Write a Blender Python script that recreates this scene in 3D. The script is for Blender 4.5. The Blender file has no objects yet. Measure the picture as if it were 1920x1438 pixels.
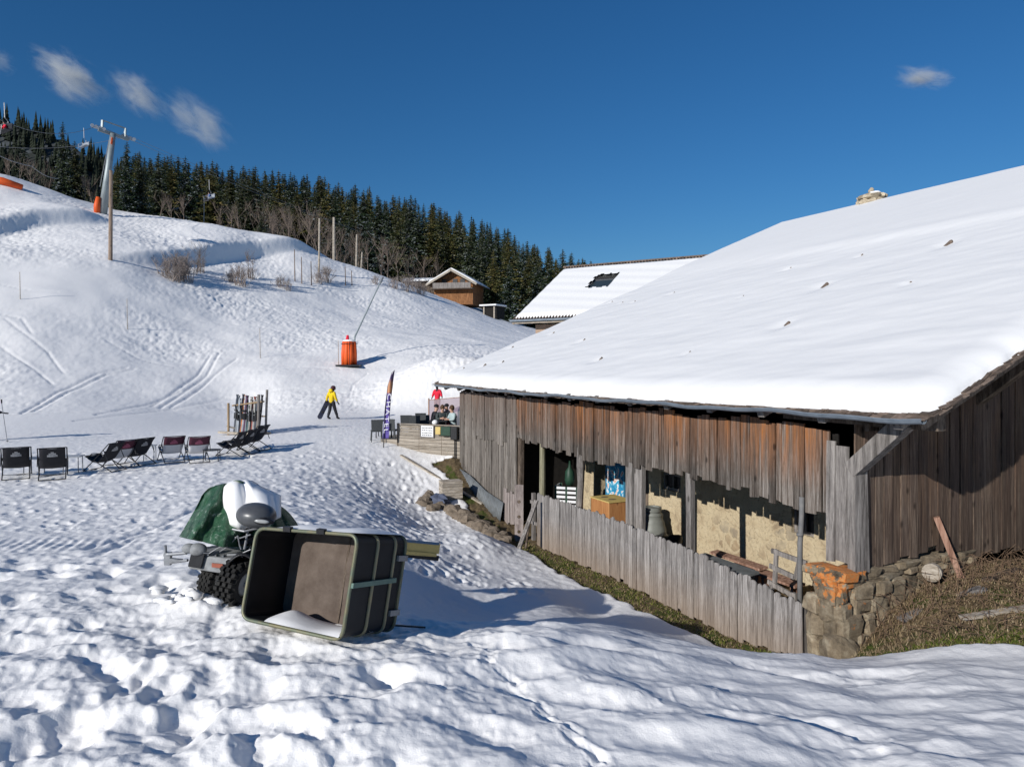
import bpy, math, random
import numpy as np
from mathutils import Vector, Matrix

R = math.radians
random.seed(11)
RNG = np.random.RandomState(5)
F, CX, CY = 1330.0, 960.0, 685.0          # focal length and horizon of the viewpoint, in photo pixels
C = bpy.context.scene.collection
MW = {}


def P(px, py, d):
    return Vector(((px - CX) / F * d, d, -(py - CY) / F * d))


def V(*a):
    return Vector(a)


I4 = Matrix.Identity(4)


def frame(loc, rz=0.0, s=1.0):
    return Matrix.Translation(Vector(loc)) @ Matrix.Rotation(rz, 4, 'Z') @ Matrix.Scale(s, 4)


# ------------------------------------------------------------------ mesh builder
class MB:
    def __init__(s, M=None):
        s.v, s.f, s.m = [], [], []
        s.M = M or I4
        s.cur = 0

    def add(s, vs, fs):
        n = len(s.v)
        s.v += [s.M @ Vector(v) for v in vs]
        for f in fs:
            s.f.append([i + n for i in f])
            s.m.append(s.cur)

    def box(s, c, size, rz=0.0, rx=0.0, ry=0.0, taper=1.0):
        hx, hy, hz = size[0] / 2, size[1] / 2, size[2] / 2
        Q = Matrix.Translation(Vector(c)) @ Matrix.Rotation(rz, 4, 'Z') @ Matrix.Rotation(rx, 4, 'X') @ Matrix.Rotation(ry, 4, 'Y')
        vs = []
        for z, k in ((-hz, 1), (hz, taper)):
            for x, y in ((-hx, -hy), (hx, -hy), (hx, hy), (-hx, hy)):
                vs.append(Q @ Vector((x * k, y * k, z)))
        s.add(vs, [(0, 3, 2, 1), (4, 5, 6, 7), (0, 1, 5, 4), (1, 2, 6, 5), (2, 3, 7, 6), (3, 0, 4, 7)])

    def hexa(s, vs):
        s.add(vs, [(0, 3, 2, 1), (4, 5, 6, 7), (0, 1, 5, 4), (1, 2, 6, 5), (2, 3, 7, 6), (3, 0, 4, 7)])

    def beam(s, a, b, w, h, up=(0, 0, 1), k=1.0):
        a, b = Vector(a), Vector(b)
        d = (b - a).normalized()
        up = Vector(up)
        if abs(d.dot(up)) > 0.98:
            up = Vector((0, 1, 0))
        x = d.cross(up).normalized()
        y = x.cross(d).normalized()
        vs = []
        for p, q in ((a, 1), (b, k)):
            for i, j in ((-1, -1), (1, -1), (1, 1), (-1, 1)):
                vs.append(p + x * (i * w / 2 * q) + y * (j * h / 2 * q))
        s.hexa(vs)

    def tube(s, pts, r, n=8, cap=True):
        pts = [Vector(p) for p in pts]
        if not isinstance(r, (list, tuple)):
            r = [r] * len(pts)
        rings = []
        prev = None
        for i, p in enumerate(pts):
            d = (pts[min(i + 1, len(pts) - 1)] - pts[max(i - 1, 0)])
            if d.length < 1e-9:
                d = Vector((0, 0, 1))
            d.normalize()
            if prev is None:
                up = Vector((0, 0, 1)) if abs(d.z) < 0.9 else Vector((1, 0, 0))
                x = d.cross(up).normalized()
            else:
                x = (prev - d * prev.dot(d))
                if x.length < 1e-6:
                    x = d.cross(Vector((0.3, 0.2, 1)))
                x.normalize()
            prev = x
            y = d.cross(x)
            rings.append([p + (x * math.cos(2 * math.pi * k / n) + y * math.sin(2 * math.pi * k / n)) * r[i] for k in range(n)])
        vs = [q for rg in rings for q in rg]
        fs = []
        for i in range(len(pts) - 1):
            for k in range(n):
                a = i * n + k
                b = i * n + (k + 1) % n
                fs.append((a, b, b + n, a + n))
        if cap:
            fs.append(tuple(range(n - 1, -1, -1)))
            fs.append(tuple((len(pts) - 1) * n + k for k in range(n)))
        s.add(vs, fs)

    def lathe(s, prof, c, n=20, sy=1.0):
        vs, fs = [], []
        for r, z in prof:
            for k in range(n):
                a = 2 * math.pi * k / n
                vs.append(Vector(c) + Vector((r * math.cos(a), r * math.sin(a) * sy, z)))
        for i in range(len(prof) - 1):
            for k in range(n):
                a = i * n + k
                b = i * n + (k + 1) % n
                fs.append((a, b, b + n, a + n))
        fs.append(tuple(range(n - 1, -1, -1)))
        fs.append(tuple((len(prof) - 1) * n + k for k in range(n)))
        s.add(vs, fs)

    def blob(s, c, r, seed=0, amp=0.15, n=10, m=7, flat=0.0, M=None):
        rnd = random.Random(seed)
        ph = [(rnd.uniform(-3, 3), rnd.uniform(-3, 3), rnd.uniform(-3, 3), rnd.uniform(0, 6)) for _ in range(5)]
        vs, fs = [], []
        c = Vector(c)
        for i in range(m + 1):
            th = math.pi * i / m
            for k in range(n):
                a = 2 * math.pi * k / n
                d = Vector((math.sin(th) * math.cos(a), math.sin(th) * math.sin(a), math.cos(th)))
                q = 1 + amp * sum(math.sin(d.dot(Vector(p[:3])) * 1.6 + p[3]) for p in ph) / 2.2
                w = Vector((d.x * r[0], d.y * r[1], d.z * r[2])) * q
                if flat and w.z < -flat * r[2]:
                    w.z = -flat * r[2]
                if M:
                    w = M @ w
                vs.append(c + w)
        for i in range(m):
            for k in range(n):
                a = i * n + k
                b = i * n + (k + 1) % n
                fs.append((a, a + n, b + n, b))
        s.add(vs, fs)

    def grid(s, fn, nu, nv, closed=False):
        vs = [fn(i / (nu - 1), j / (nv - 1)) for j in range(nv) for i in range(nu)]
        fs = [(j * nu + i, j * nu + i + 1, (j + 1) * nu + i + 1, (j + 1) * nu + i) for j in range(nv - 1) for i in range(nu - 1)]
        s.add(vs, fs)

    def solid(s, fn, nu, nv, off):
        """closed sheet: fn gives the top, off the vector to the underside"""
        off = Vector(off)
        top = [Vector(fn(i / (nu - 1), j / (nv - 1))) for j in range(nv) for i in range(nu)]
        n = len(top)
        vs = top + [p + off for p in top]
        fs = []
        for j in range(nv - 1):
            for i in range(nu - 1):
                a = j * nu + i
                fs.append((a, a + 1, a + nu + 1, a + nu))
                fs.append((n + a, n + a + nu, n + a + nu + 1, n + a + 1))
        for i in range(nu - 1):
            fs.append((i, n + i, n + i + 1, i + 1))
            a = (nv - 1) * nu + i
            fs.append((a, a + 1, n + a + 1, n + a))
        for j in range(nv - 1):
            a = j * nu
            fs.append((a, a + nu, n + a + nu, n + a))
            a = j * nu + nu - 1
            fs.append((a, n + a, n + a + nu, a + nu))
        s.add(vs, fs)

    def build(s, name, mats, parent=None, smooth=False, at=None, bevel=0.0, sub=0, solidify=0.0):
        me = bpy.data.meshes.new(name)
        if parent is not None:
            inv = MW[parent.name].inverted()
            base = MW[parent.name]
        else:
            if at is None:
                xs = [v.x for v in s.v]; ys = [v.y for v in s.v]
                at = ((min(xs) + max(xs)) / 2, (min(ys) + max(ys)) / 2, min(v.z for v in s.v))
            base = Matrix.Translation(Vector(at))
            inv = base.inverted()
        me.from_pydata([tuple(inv @ v) for v in s.v], [], s.f)
        if not isinstance(mats, (list, tuple)):
            mats = [mats]
        for m in mats:
            me.materials.append(m)
        if len(mats) > 1:
            me.polygons.foreach_set('material_index', s.m)
        if smooth:
            me.polygons.foreach_set('use_smooth', [True] * len(me.polygons))
        me.update()
        o = bpy.data.objects.new(name, me)
        C.objects.link(o)
        if parent is not None:
            o.parent = parent
        else:
            o.location = base.translation
        MW[o.name] = base
        if solidify:
            md = o.modifiers.new('thick', 'SOLIDIFY'); md.thickness = solidify; md.offset = 0
        if bevel:
            md = o.modifiers.new('bev', 'BEVEL'); md.width = bevel; md.segments = 2; md.limit_method = 'ANGLE'
        if sub:
            md = o.modifiers.new('sub', 'SUBSURF'); md.levels = sub; md.render_levels = sub
        return o


def tag(o, label=None, cat=None, group=None, kind=None):
    if label:
        o['label'] = label
    if cat:
        o['category'] = cat
    if group:
        o['group'] = group
    if kind:
        o['kind'] = kind
    return o


def thing(name, label, cat, M, group=None):
    o = bpy.data.objects.new(name, None)
    C.objects.link(o)
    o.matrix_world = M
    o.empty_display_size = 0.2
    MW[o.name] = M.copy()
    return tag(o, label, cat, group)


def kids(o):
    return [c for c in bpy.data.objects if c.parent == o]


def copy_tree(o, M, label=None, group=None, cat=None, swap=None):
    def rec(src, par):
        c = src.copy()
        C.objects.link(c)
        if par is not None:
            c.parent = par
        for ch in KIDS[src.name]:
            rec(ch, c)
        return c
    KIDS = {}

    def collect(x):
        KIDS[x.name] = [c for c in bpy.data.objects if c.parent == x]
        for c in KIDS[x.name]:
            collect(c)
    collect(o)
    r = rec(o, None)
    r.matrix_world = M
    MW[r.name] = M.copy()
    if label:
        r['label'] = label
    if group:
        r['group'] = group
    return r


# ------------------------------------------------------------------ noise (numpy gradient noise)
_perm = np.random.RandomState(3).permutation(4096)
_ang = np.random.RandomState(4).rand(4096) * 2 * np.pi
_gx, _gy = np.cos(_ang), np.sin(_ang)


def pn(x, y, seed=0):
    x = np.asarray(x, float) + seed * 17.31
    y = np.asarray(y, float) + seed * 9.77
    xi = np.floor(x).astype(np.int64); yi = np.floor(y).astype(np.int64)
    fx, fy = x - xi, y - yi
    u = fx * fx * fx * (fx * (fx * 6 - 15) + 10)
    v = fy * fy * fy * (fy * (fy * 6 - 15) + 10)

    def g(ix, iy, dx, dy):
        h = _perm[(_perm[(ix + seed * 131) & 4095] + iy) & 4095]
        return _gx[h] * dx + _gy[h] * dy
    a = g(xi, yi, fx, fy); b = g(xi + 1, yi, fx - 1, fy)
    c = g(xi, yi + 1, fx, fy - 1); d = g(xi + 1, yi + 1, fx - 1, fy - 1)
    return ((a * (1 - u) + b * u) * (1 - v) + (c * (1 - u) + d * u) * v) * 1.5


def fbm(x, y, seed=0, o=3, g=0.5):
    r, a = 0, 1.0
    for i in range(o):
        r = r + a * pn(x * 2 ** i, y * 2 ** i, seed + i * 7)
        a *= g
    return r


def ss(a, b, x):
    t = np.clip((np.asarray(x, float) - a) / (b - a), 0, 1)
    return t * t * (3 - 2 * t)


# ------------------------------------------------------------------ materials
def new_mat(name):
    m = bpy.data.materials.new(name)
    m.use_nodes = True
    nt = m.node_tree
    b = nt.nodes['Principled BSDF']
    return m, nt, b


class NT:
    def __init__(s, nt):
        s.nt = nt; s.N = nt.nodes; s.L = nt.links

    def n(s, t, **kw):
        x = s.N.new(t)
        for k, v in kw.items():
            setattr(x, k, v)
        return x

    def coord(s, scale=(1, 1, 1), out='Object', rot=(0, 0, 0)):
        c = s.n('ShaderNodeTexCoord'); m = s.n('ShaderNodeMapping')
        m.inputs['Scale'].default_value = scale
        m.inputs['Rotation'].default_value = rot
        s.L.new(c.outputs[out], m.inputs['Vector'])
        return m.outputs['Vector']

    def noise(s, vec, scale=5, detail=4, rough=0.6, w=None, dist=0.0):
        x = s.n('ShaderNodeTexNoise')
        x.inputs['Scale'].default_value = scale
        x.inputs['Detail'].default_value = detail
        x.inputs['Roughness'].default_value = rough
        x.inputs['Distortion'].default_value = dist
        if w is not None:
            x.noise_dimensions = '4D'
            s.L.new(w, x.inputs['W'])
        s.L.new(vec, x.inputs['Vector'])
        return x.outputs['Fac']

    def ramp(s, fac, stops):
        r = s.n('ShaderNodeValToRGB')
        e = r.color_ramp.elements
        while len(e) < len(stops):
            e.new(0.5)
        for k, (p, c) in enumerate(stops):
            e[k].position = p
            e[k].color = (c[0], c[1], c[2], 1) if not isinstance(c, (int, float)) else (c, c, c, 1)
        s.L.new(fac, r.inputs['Fac'])
        return r.outputs['Color']

    def mix(s, fac, a, b, mode='MIX'):
        x = s.n('ShaderNodeMix', data_type='RGBA', blend_type=mode)
        for sock, v in ((x.inputs[0], fac), (x.inputs[6], a), (x.inputs[7], b)):
            if isinstance(v, (int, float)):
                sock.default_value = v
            elif isinstance(v, (tuple, list)):
                sock.default_value = (v[0], v[1], v[2], 1)
            else:
                s.L.new(v, sock)
        return x.outputs[2]

    def math(s, op, a, b=0.0, c=None, clamp=False):
        x = s.n('ShaderNodeMath', operation=op, use_clamp=clamp)
        for i, v in enumerate((a, b) if c is None else (a, b, c)):
            if isinstance(v, (int, float)):
                x.inputs[i].default_value = v
            else:
                s.L.new(v, x.inputs[i])
        return x.outputs[0]

    def bump(s, h, strength=0.4, dist=0.02, prev=None):
        x = s.n('ShaderNodeBump')
        x.inputs['Strength'].default_value = strength
        x.inputs['Distance'].default_value = dist
        s.L.new(h, x.inputs['Height'])
        if prev is not None:
            s.L.new(prev, x.inputs['Normal'])
        return x.outputs['Normal']


def plain(name, c1, c2=None, rough=0.7, metal=0.0, scale=6, bump=0.15, spec=0.3, dist=0.01, island=0.0):
    m, nt, b = new_mat(name)
    T = NT(nt)
    co = T.coord()
    f = T.noise(co, scale, 5, 0.65)
    c2 = c2 or tuple(x * 0.6 for x in c1)
    col = T.ramp(f, [(0.3, c1), (0.7, c2)])
    if island:
        g = T.n('ShaderNodeNewGeometry')
        k = T.math('MULTIPLY_ADD', g.outputs['Random Per Island'], 2 * island, 1 - island)
        vv = T.n('ShaderNodeCombineColor')
        for i in range(3):
            T.L.new(k, vv.inputs[i])
        col = T.mix(1.0, col, vv.outputs[0], 'MULTIPLY')
    T.L.new(col, b.inputs['Base Color'])
    b.inputs['Roughness'].default_value = rough
    b.inputs['Metallic'].default_value = metal
    b.inputs['Specular IOR Level'].default_value = spec
    if bump:
        T.L.new(T.bump(T.noise(co, scale * 6, 4, 0.7), bump, dist), b.inputs['Normal'])
    return m


def wood(name, dark, mid, light, grain=(5, 16, 0.7), orange=None, low=None, knots=True, bump=0.6, spread=0.4):
    """weathered plank: grain along local z unless grain says otherwise; a random tone for each plank"""
    m, nt, b = new_mat(name)
    T = NT(nt)
    g = T.n('ShaderNodeNewGeometry')
    rnd = g.outputs['Random Per Island']
    w = T.math('MULTIPLY', rnd, 37.0)
    co = T.coord(grain)
    f1 = T.noise(co, 1.6, 6, 0.7, w=w, dist=0.6)
    fine = T.noise(T.coord(tuple(q * 5 for q in grain)), 2.0, 4, 0.8, w=w)
    f = T.math('ADD', T.math('MULTIPLY', f1, 0.65), T.math('MULTIPLY', fine, 0.35))
    col = T.ramp(f, [(0.38, dark), (0.5, mid), (0.63, light)])
    stk = T.ramp(T.noise(T.coord(tuple(q * 1.7 for q in grain)), 1.1, 3, 0.6, w=w, dist=0.4), [(0.60, 0.0), (0.70, 1.0)])
    col = T.mix(T.math('MULTIPLY', stk, 0.6), col, tuple(q * 0.5 for q in dark))
    k = T.math('MULTIPLY_ADD', rnd, spread * 2, 1 - spread)
    cc = T.n('ShaderNodeCombineColor')
    for i in range(3):
        T.L.new(k, cc.inputs[i])
    col = T.mix(1.0, col, cc.outputs[0], 'MULTIPLY')
    if orange:
        oc, z0, z1, amt = orange
        sx = T.n('ShaderNodeSeparateXYZ')
        T.L.new(T.coord(), sx.inputs[0])
        zz = T.n('ShaderNodeMapRange'); zz.clamp = True
        zz.inputs['From Min'].default_value = z0; zz.inputs['From Max'].default_value = z1
        T.L.new(sx.outputs['Z'], zz.inputs['Value'])
        r2 = T.n('ShaderNodeTexWhiteNoise', noise_dimensions='1D')
        T.L.new(w, r2.inputs['W'])
        big = T.noise(T.coord((1, 0.35, 0.15)), 1.5, 2, 0.5)
        msk = T.math('MULTIPLY', zz.outputs[0], T.math('MULTIPLY_ADD', r2.outputs['Value'], 0.75, 0.3))
        msk = T.math('MULTIPLY', msk, T.ramp(T.noise(T.coord((4, 9, 0.8)), 1.2, 3, 0.6, w=w), [(0.36, 0.0), (0.58, 1.0)]))
        msk = T.math('MULTIPLY', msk, T.ramp(big, [(0.36, 0.25), (0.6, 1.0)]))
        msk = T.math('MULTIPLY', msk, amt, clamp=True)
        up = T.math('MULTIPLY', zz.outputs[0], T.math('MULTIPLY_ADD', T.noise(T.coord((2, 6, 0.6)), 1.3, 3, 0.6, w=w), 1.6, -0.35), clamp=True)
        col = T.mix(T.math('MULTIPLY', up, 0.85), col, T.mix(f, (oc[0] * .10, oc[1] * .13, oc[2] * .25), (oc[0] * .5, oc[1] * .62, oc[2] * 1.2)))
        oc2 = T.mix(f, tuple(q * 0.3 for q in oc), oc)
        msk = T.math('MULTIPLY', msk, T.ramp(f1, [(0.35, 0.1), (0.6, 1.0)]), clamp=True)
        col = T.mix(msk, col, oc2)
    if low:
        lc, z0, z1 = low
        sx = T.n('ShaderNodeSeparateXYZ')
        T.L.new(T.coord(), sx.inputs[0])
        zz = T.n('ShaderNodeMapRange'); zz.clamp = True
        zz.inputs['From Min'].default_value = z1; zz.inputs['From Max'].default_value = z0
        T.L.new(sx.outputs['Z'], zz.inputs['Value'])
        col = T.mix(T.math('MULTIPLY', zz.outputs[0], T.math('MULTIPLY', f1, 1.1), clamp=True), col, lc)
    if knots:
        vo = T.n('ShaderNodeTexVoronoi')
        vo.inputs['Scale'].default_value = 1.0
        T.L.new(T.coord((3.0, 3.4, 1.7)), vo.inputs['Vector'])
        kk = T.ramp(vo.outputs['Distance'], [(0.07, 1.0), (0.15, 0.0)])
        col = T.mix(T.math('MULTIPLY', kk, 0.7), col, tuple(q * 0.35 for q in dark))
    T.L.new(col, b.inputs['Base Color'])
    b.inputs['Roughness'].default_value = 0.85
    b.inputs['Specular IOR Level'].default_value = 0.2
    n1 = T.bump(f1, bump, 0.02)
    n2 = T.bump(fine, bump, 0.008, n1)
    T.L.new(n2, b.inputs['Normal'])
    return m


def snow_mat(name, bare=False, col=(0.935, 0.91, 0.875), bs=0.35, b1=14, b2=70, dist=0.01):
    m, nt, b = new_mat(name)
    T = NT(nt)
    co = T.coord()
    geo = T.n('ShaderNodeNewGeometry')
    mp = T.n('ShaderNodeMapping')
    T.L.new(geo.outputs['Position'], mp.inputs['Vector'])
    pos = mp.outputs['Vector']
    n1 = T.noise(pos, b1, 4, 0.6)
    n2 = T.noise(pos, b2, 3, 0.7)
    sc = T.mix(T.noise(pos, 0.7, 3, 0.5), col, tuple(q * 0.965 for q in col))
    nrm = T.bump(n2, bs, dist * 0.4, T.bump(n1, bs, dist))
    b.inputs['Roughness'].default_value = 0.55
    b.inputs['Specular IOR Level'].default_value = 0.25
    if bare:
        at = T.n('ShaderNodeAttribute', attribute_name='bare')
        e = T.math('ADD', at.outputs['Fac'], T.math('MULTIPLY_ADD', T.noise(pos, 5, 5, 0.7), 0.7, -0.35))
        e = T.math('MULTIPLY_ADD', e, 5.0, -2.0, clamp=True)
        soil = T.ramp(T.noise(pos, 9, 6, 0.75), [(0.3, (0.045, 0.032, 0.018)), (0.5, (0.12, 0.085, 0.045)), (0.7, (0.23, 0.17, 0.09))])
        moss = T.ramp(T.noise(pos, 30, 4, 0.7), [(0.35, (0.02, 0.035, 0.006)), (0.7, (0.10, 0.115, 0.02))])
        mk = T.ramp(T.noise(pos, 1.6, 4, 0.65), [(0.46, 0.0), (0.56, 1.0)])
        floor = T.n('ShaderNodeAttribute', attribute_name='moss')
        soil = T.mix(T.math('MULTIPLY', mk, floor.outputs['Fac']), soil, moss)
        c = T.mix(e, sc, soil)
        T.L.new(c, b.inputs['Base Color'])
        soilb = T.bump(T.noise(pos, 22, 6, 0.8), 0.5, 0.03, nrm)
        mixn = T.n('ShaderNodeMix', data_type='VECTOR')
        T.L.new(e, mixn.inputs[0])
        T.L.new(nrm, mixn.inputs[4]); T.L.new(soilb, mixn.inputs[5])
        T.L.new(mixn.outputs[1], b.inputs['Normal'])
        T.L.new(T.math('MULTIPLY_ADD', e, 0.4, 0.55), b.inputs['Roughness'])
    else:
        T.L.new(sc, b.inputs['Base Color'])
        T.L.new(nrm, b.inputs['Normal'])
    return m


M = {}
M['ground'] = snow_mat('snow_and_soil', True, b1=11, b2=75, dist=0.02, bs=0.5)
M['snow'] = snow_mat('snow_cover', False, col=(0.92, 0.905, 0.88), bs=0.25)
M['roofsnow'] = snow_mat('roof_snow', False, col=(0.82, 0.81, 0.79), bs=0.18, b1=3.0, b2=30, dist=0.03)
M['hang'] = wood('weathered_boards', (0.022, 0.017, 0.014), (0.108, 0.088, 0.072), (0.29, 0.262, 0.235), (4, 13, 0.45),
                 orange=((0.50, 0.185, 0.05), 2.8, 3.75, 1.2), spread=0.5)
M['hangleft'] = wood('grey_brown_boards', (0.04, 0.033, 0.028), (0.155, 0.135, 0.115), (0.31, 0.28, 0.25), (4, 13, 0.5),
                     orange=((0.34, 0.15, 0.06), 2.6, 4.2, 0.6), spread=0.3)
M['gable'] = wood('brown_gable_boards', (0.026, 0.019, 0.015), (0.100, 0.074, 0.055), (0.235, 0.185, 0.14), (12, 4, 0.5),
                  orange=((0.28, 0.14, 0.06), 0.2, 3.4, 0.5), spread=0.4)
M['fence'] = wood('grey_pickets', (0.085, 0.077, 0.07), (0.235, 0.215, 0.20), (0.43, 0.405, 0.38), (4, 15, 0.8),
                  low=((0.30, 0.20, 0.12), -0.3, 0.75), spread=0.25, knots=False)
M['greypost'] = wood('grey_timber', (0.07, 0.062, 0.055), (0.20, 0.18, 0.165), (0.36, 0.33, 0.30), (9, 9, 0.6), spread=0.2)
M['brownbeam'] = wood('brown_timber', (0.04, 0.03, 0.022), (0.12, 0.09, 0.068), (0.24, 0.19, 0.145), (6, 6, 1.2), spread=0.25)
M['paleplank'] = wood('pale_plank', (0.18, 0.15, 0.11), (0.36, 0.31, 0.25), (0.5, 0.45, 0.38), (2, 2, 9), spread=0.25, knots=False)
M['redpost'] = wood('reddish_post', (0.12, 0.06, 0.04), (0.30, 0.17, 0.12), (0.48, 0.32, 0.24), (9, 9, 0.6), spread=0.2)
M['orangewood'] = wood('orange_wood', (0.30, 0.12, 0.04), (0.42, 0.19, 0.07), (0.52, 0.27, 0.11), (10, 10, 0.8), spread=0.12, bump=0.2)
M['yellowwood'] = plain('yellow_board', (0.62, 0.47, 0.17), (0.5, 0.36, 0.12), 0.6, scale=4)
M['shingle'] = plain('wood_shingle', (0.20, 0.15, 0.115), (0.07, 0.05, 0.04), 0.9, scale=7, bump=0.5, island=0.55)
M['zinc'] = plain('zinc', (0.24, 0.28, 0.32), (0.16, 0.19, 0.22), 0.5, 0.3, scale=4)
M['tin'] = plain('old_tin', (0.19, 0.205, 0.21), (0.12, 0.125, 0.125), 0.55, 0.2, scale=5)
M['nbwood'] = wood('annex_boards', (.20, .13, .09), (.36, .26, .19), (.48, .37, .29), (1, 1, 12), spread=.1, knots=False)
M['rock'] = plain('brown_rock', (0.25, 0.20, 0.15), (0.09, 0.07, 0.05), 0.9, scale=6, bump=0.7, island=0.3, dist=0.02)
M['chimney'] = plain('chimney_stone', (0.52, 0.44, 0.32), (0.28, 0.23, 0.16), 0.9, scale=4, bump=0.7, island=0.3, dist=0.02)
M['shade_dark'] = plain('shade_dark_boards', (.018, .015, .013), (.008, .007, .006), .9, scale=6, bump=.4)  # near-black colour stands for barn interior shade, and is the shed's own dark
M['black'] = plain('black_plastic', (0.012, 0.012, 0.013), (0.02, 0.02, 0.022), 0.4, scale=8, bump=0.1)
M['rubber'] = plain('black_rubber', (0.01, 0.01, 0.01), (0.025, 0.024, 0.022), 0.85, scale=14, bump=0.4)
M['dark'] = plain('dark_cloth', (0.015, 0.016, 0.02), (0.03, 0.03, 0.035), 0.85, scale=10)
M['white'] = plain('white_paint', (0.8, 0.8, 0.8), (0.7, 0.7, 0.7), 0.5, scale=4)
M['steel'] = plain('dull_steel', (0.32, 0.33, 0.34), (0.2, 0.2, 0.21), 0.5, 0.5, scale=6)
M['greyplastic'] = plain('grey_plastic', (0.09, 0.095, 0.10), (0.06, 0.06, 0.065), 0.35, scale=5, bump=0.05, spec=0.5)
M['greypaint'] = plain('chipped_grey_paint', (0.30, 0.31, 0.315), (0.15, 0.15, 0.15), 0.55, scale=7)

# ------------------------------------------------------------------ camera, sun, sky
cam = bpy.data.cameras.new('camera')
camo = bpy.data.objects.new('camera', cam)
C.objects.link(camo)
camo.location = (0, 0, 0)
camo.rotation_euler = (R(90), 0, 0)
cam.sensor_width = 36
cam.lens = F / 1920 * 36
cam.shift_y = -(719 - CY) / 1920
cam.clip_start = 0.1
cam.clip_end = 12000
S = bpy.context.scene
S.camera = camo

SUN_DIR = Vector((0.643, 0.766, 0)).normalized()
SUN_EL = R(22.5)
travel = Vector((SUN_DIR.x * math.cos(SUN_EL), SUN_DIR.y * math.cos(SUN_EL), -math.sin(SUN_EL)))
sun = bpy.data.lights.new('sun', 'SUN')
sun.energy = 3.9
sun.angle = R(0.53)
sun.color = (1.0, 0.972, 0.93)
suno = bpy.data.objects.new('sun', sun)
C.objects.link(suno)
suno.rotation_euler = travel.to_track_quat('-Z', 'Y').to_euler()
suno.location = (-40, -40, 60)

w = bpy.data.worlds.new('World')
S.world = w
w.use_nodes = True
nt = w.node_tree
bg = nt.nodes['Background']
sky = nt.nodes.new('ShaderNodeTexSky')
sky.sky_type = 'NISHITA'
sky.sun_disc = False
sky.sun_elevation = SUN_EL
sky.sun_rotation = math.atan2(-SUN_DIR.x, -SUN_DIR.y)
sky.altitude = 1800
sky.air_density = 1.5
sky.dust_density = 0.0
sky.ozone_density = 9.0
hs = nt.nodes.new('ShaderNodeHueSaturation')
hs.inputs['Saturation'].default_value = 1.1
nt.links.new(sky.outputs[0], hs.inputs['Color'])
nt.links.new(hs.outputs[0], bg.inputs[0])
bg.inputs[1].default_value = 0.066
S.view_settings.view_transform = 'Standard'
S.view_settings.look = 'None'
S.view_settings.exposure = 0.2
S.view_settings.gamma = 1.0
S.cycles.max_bounces = 6
S.cycles.diffuse_bounces = 3
S.cycles.glossy_bounces = 2
S.cycles.transparent_max_bounces = 8
S.cycles.volume_bounces = 1
S.cycles.caustics_reflective = False
S.cycles.caustics_refractive = False
S.cycles.use_denoising = True

# ------------------------------------------------------------------ barn frame: x into the barn, y along its long wall (away), z as in the world
E0 = Vector((5.86, 10.0, 0))
NV = Vector((0.9008, 0.4342, 0))
UV = Vector((-0.4342, 0.9008, 0))
BF = Matrix(((NV.x, UV.x, 0, E0.x), (NV.y, UV.y, 0, E0.y), (0, 0, 1, 0), (0, 0, 0, 1)))
BASE = -5.0


def B(t, s, z):
    return BF @ Vector((t, s, z))


def s_at(px, t):
    q = (px - CX) / F
    return (5.86 + 0.9008 * t - q * (10 + 0.4342 * t)) / (0.4342 + 0.9008 * q)


def z_at(py, px, t):
    s = s_at(px, t)
    return -(py - CY) / F * (10 + 0.4342 * t + 0.9008 * s)


# ------------------------------------------------------------------ terrain
ctrl = []


def cp(px, py, d):
    ctrl.append(tuple(P(px, py, d)))


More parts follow.
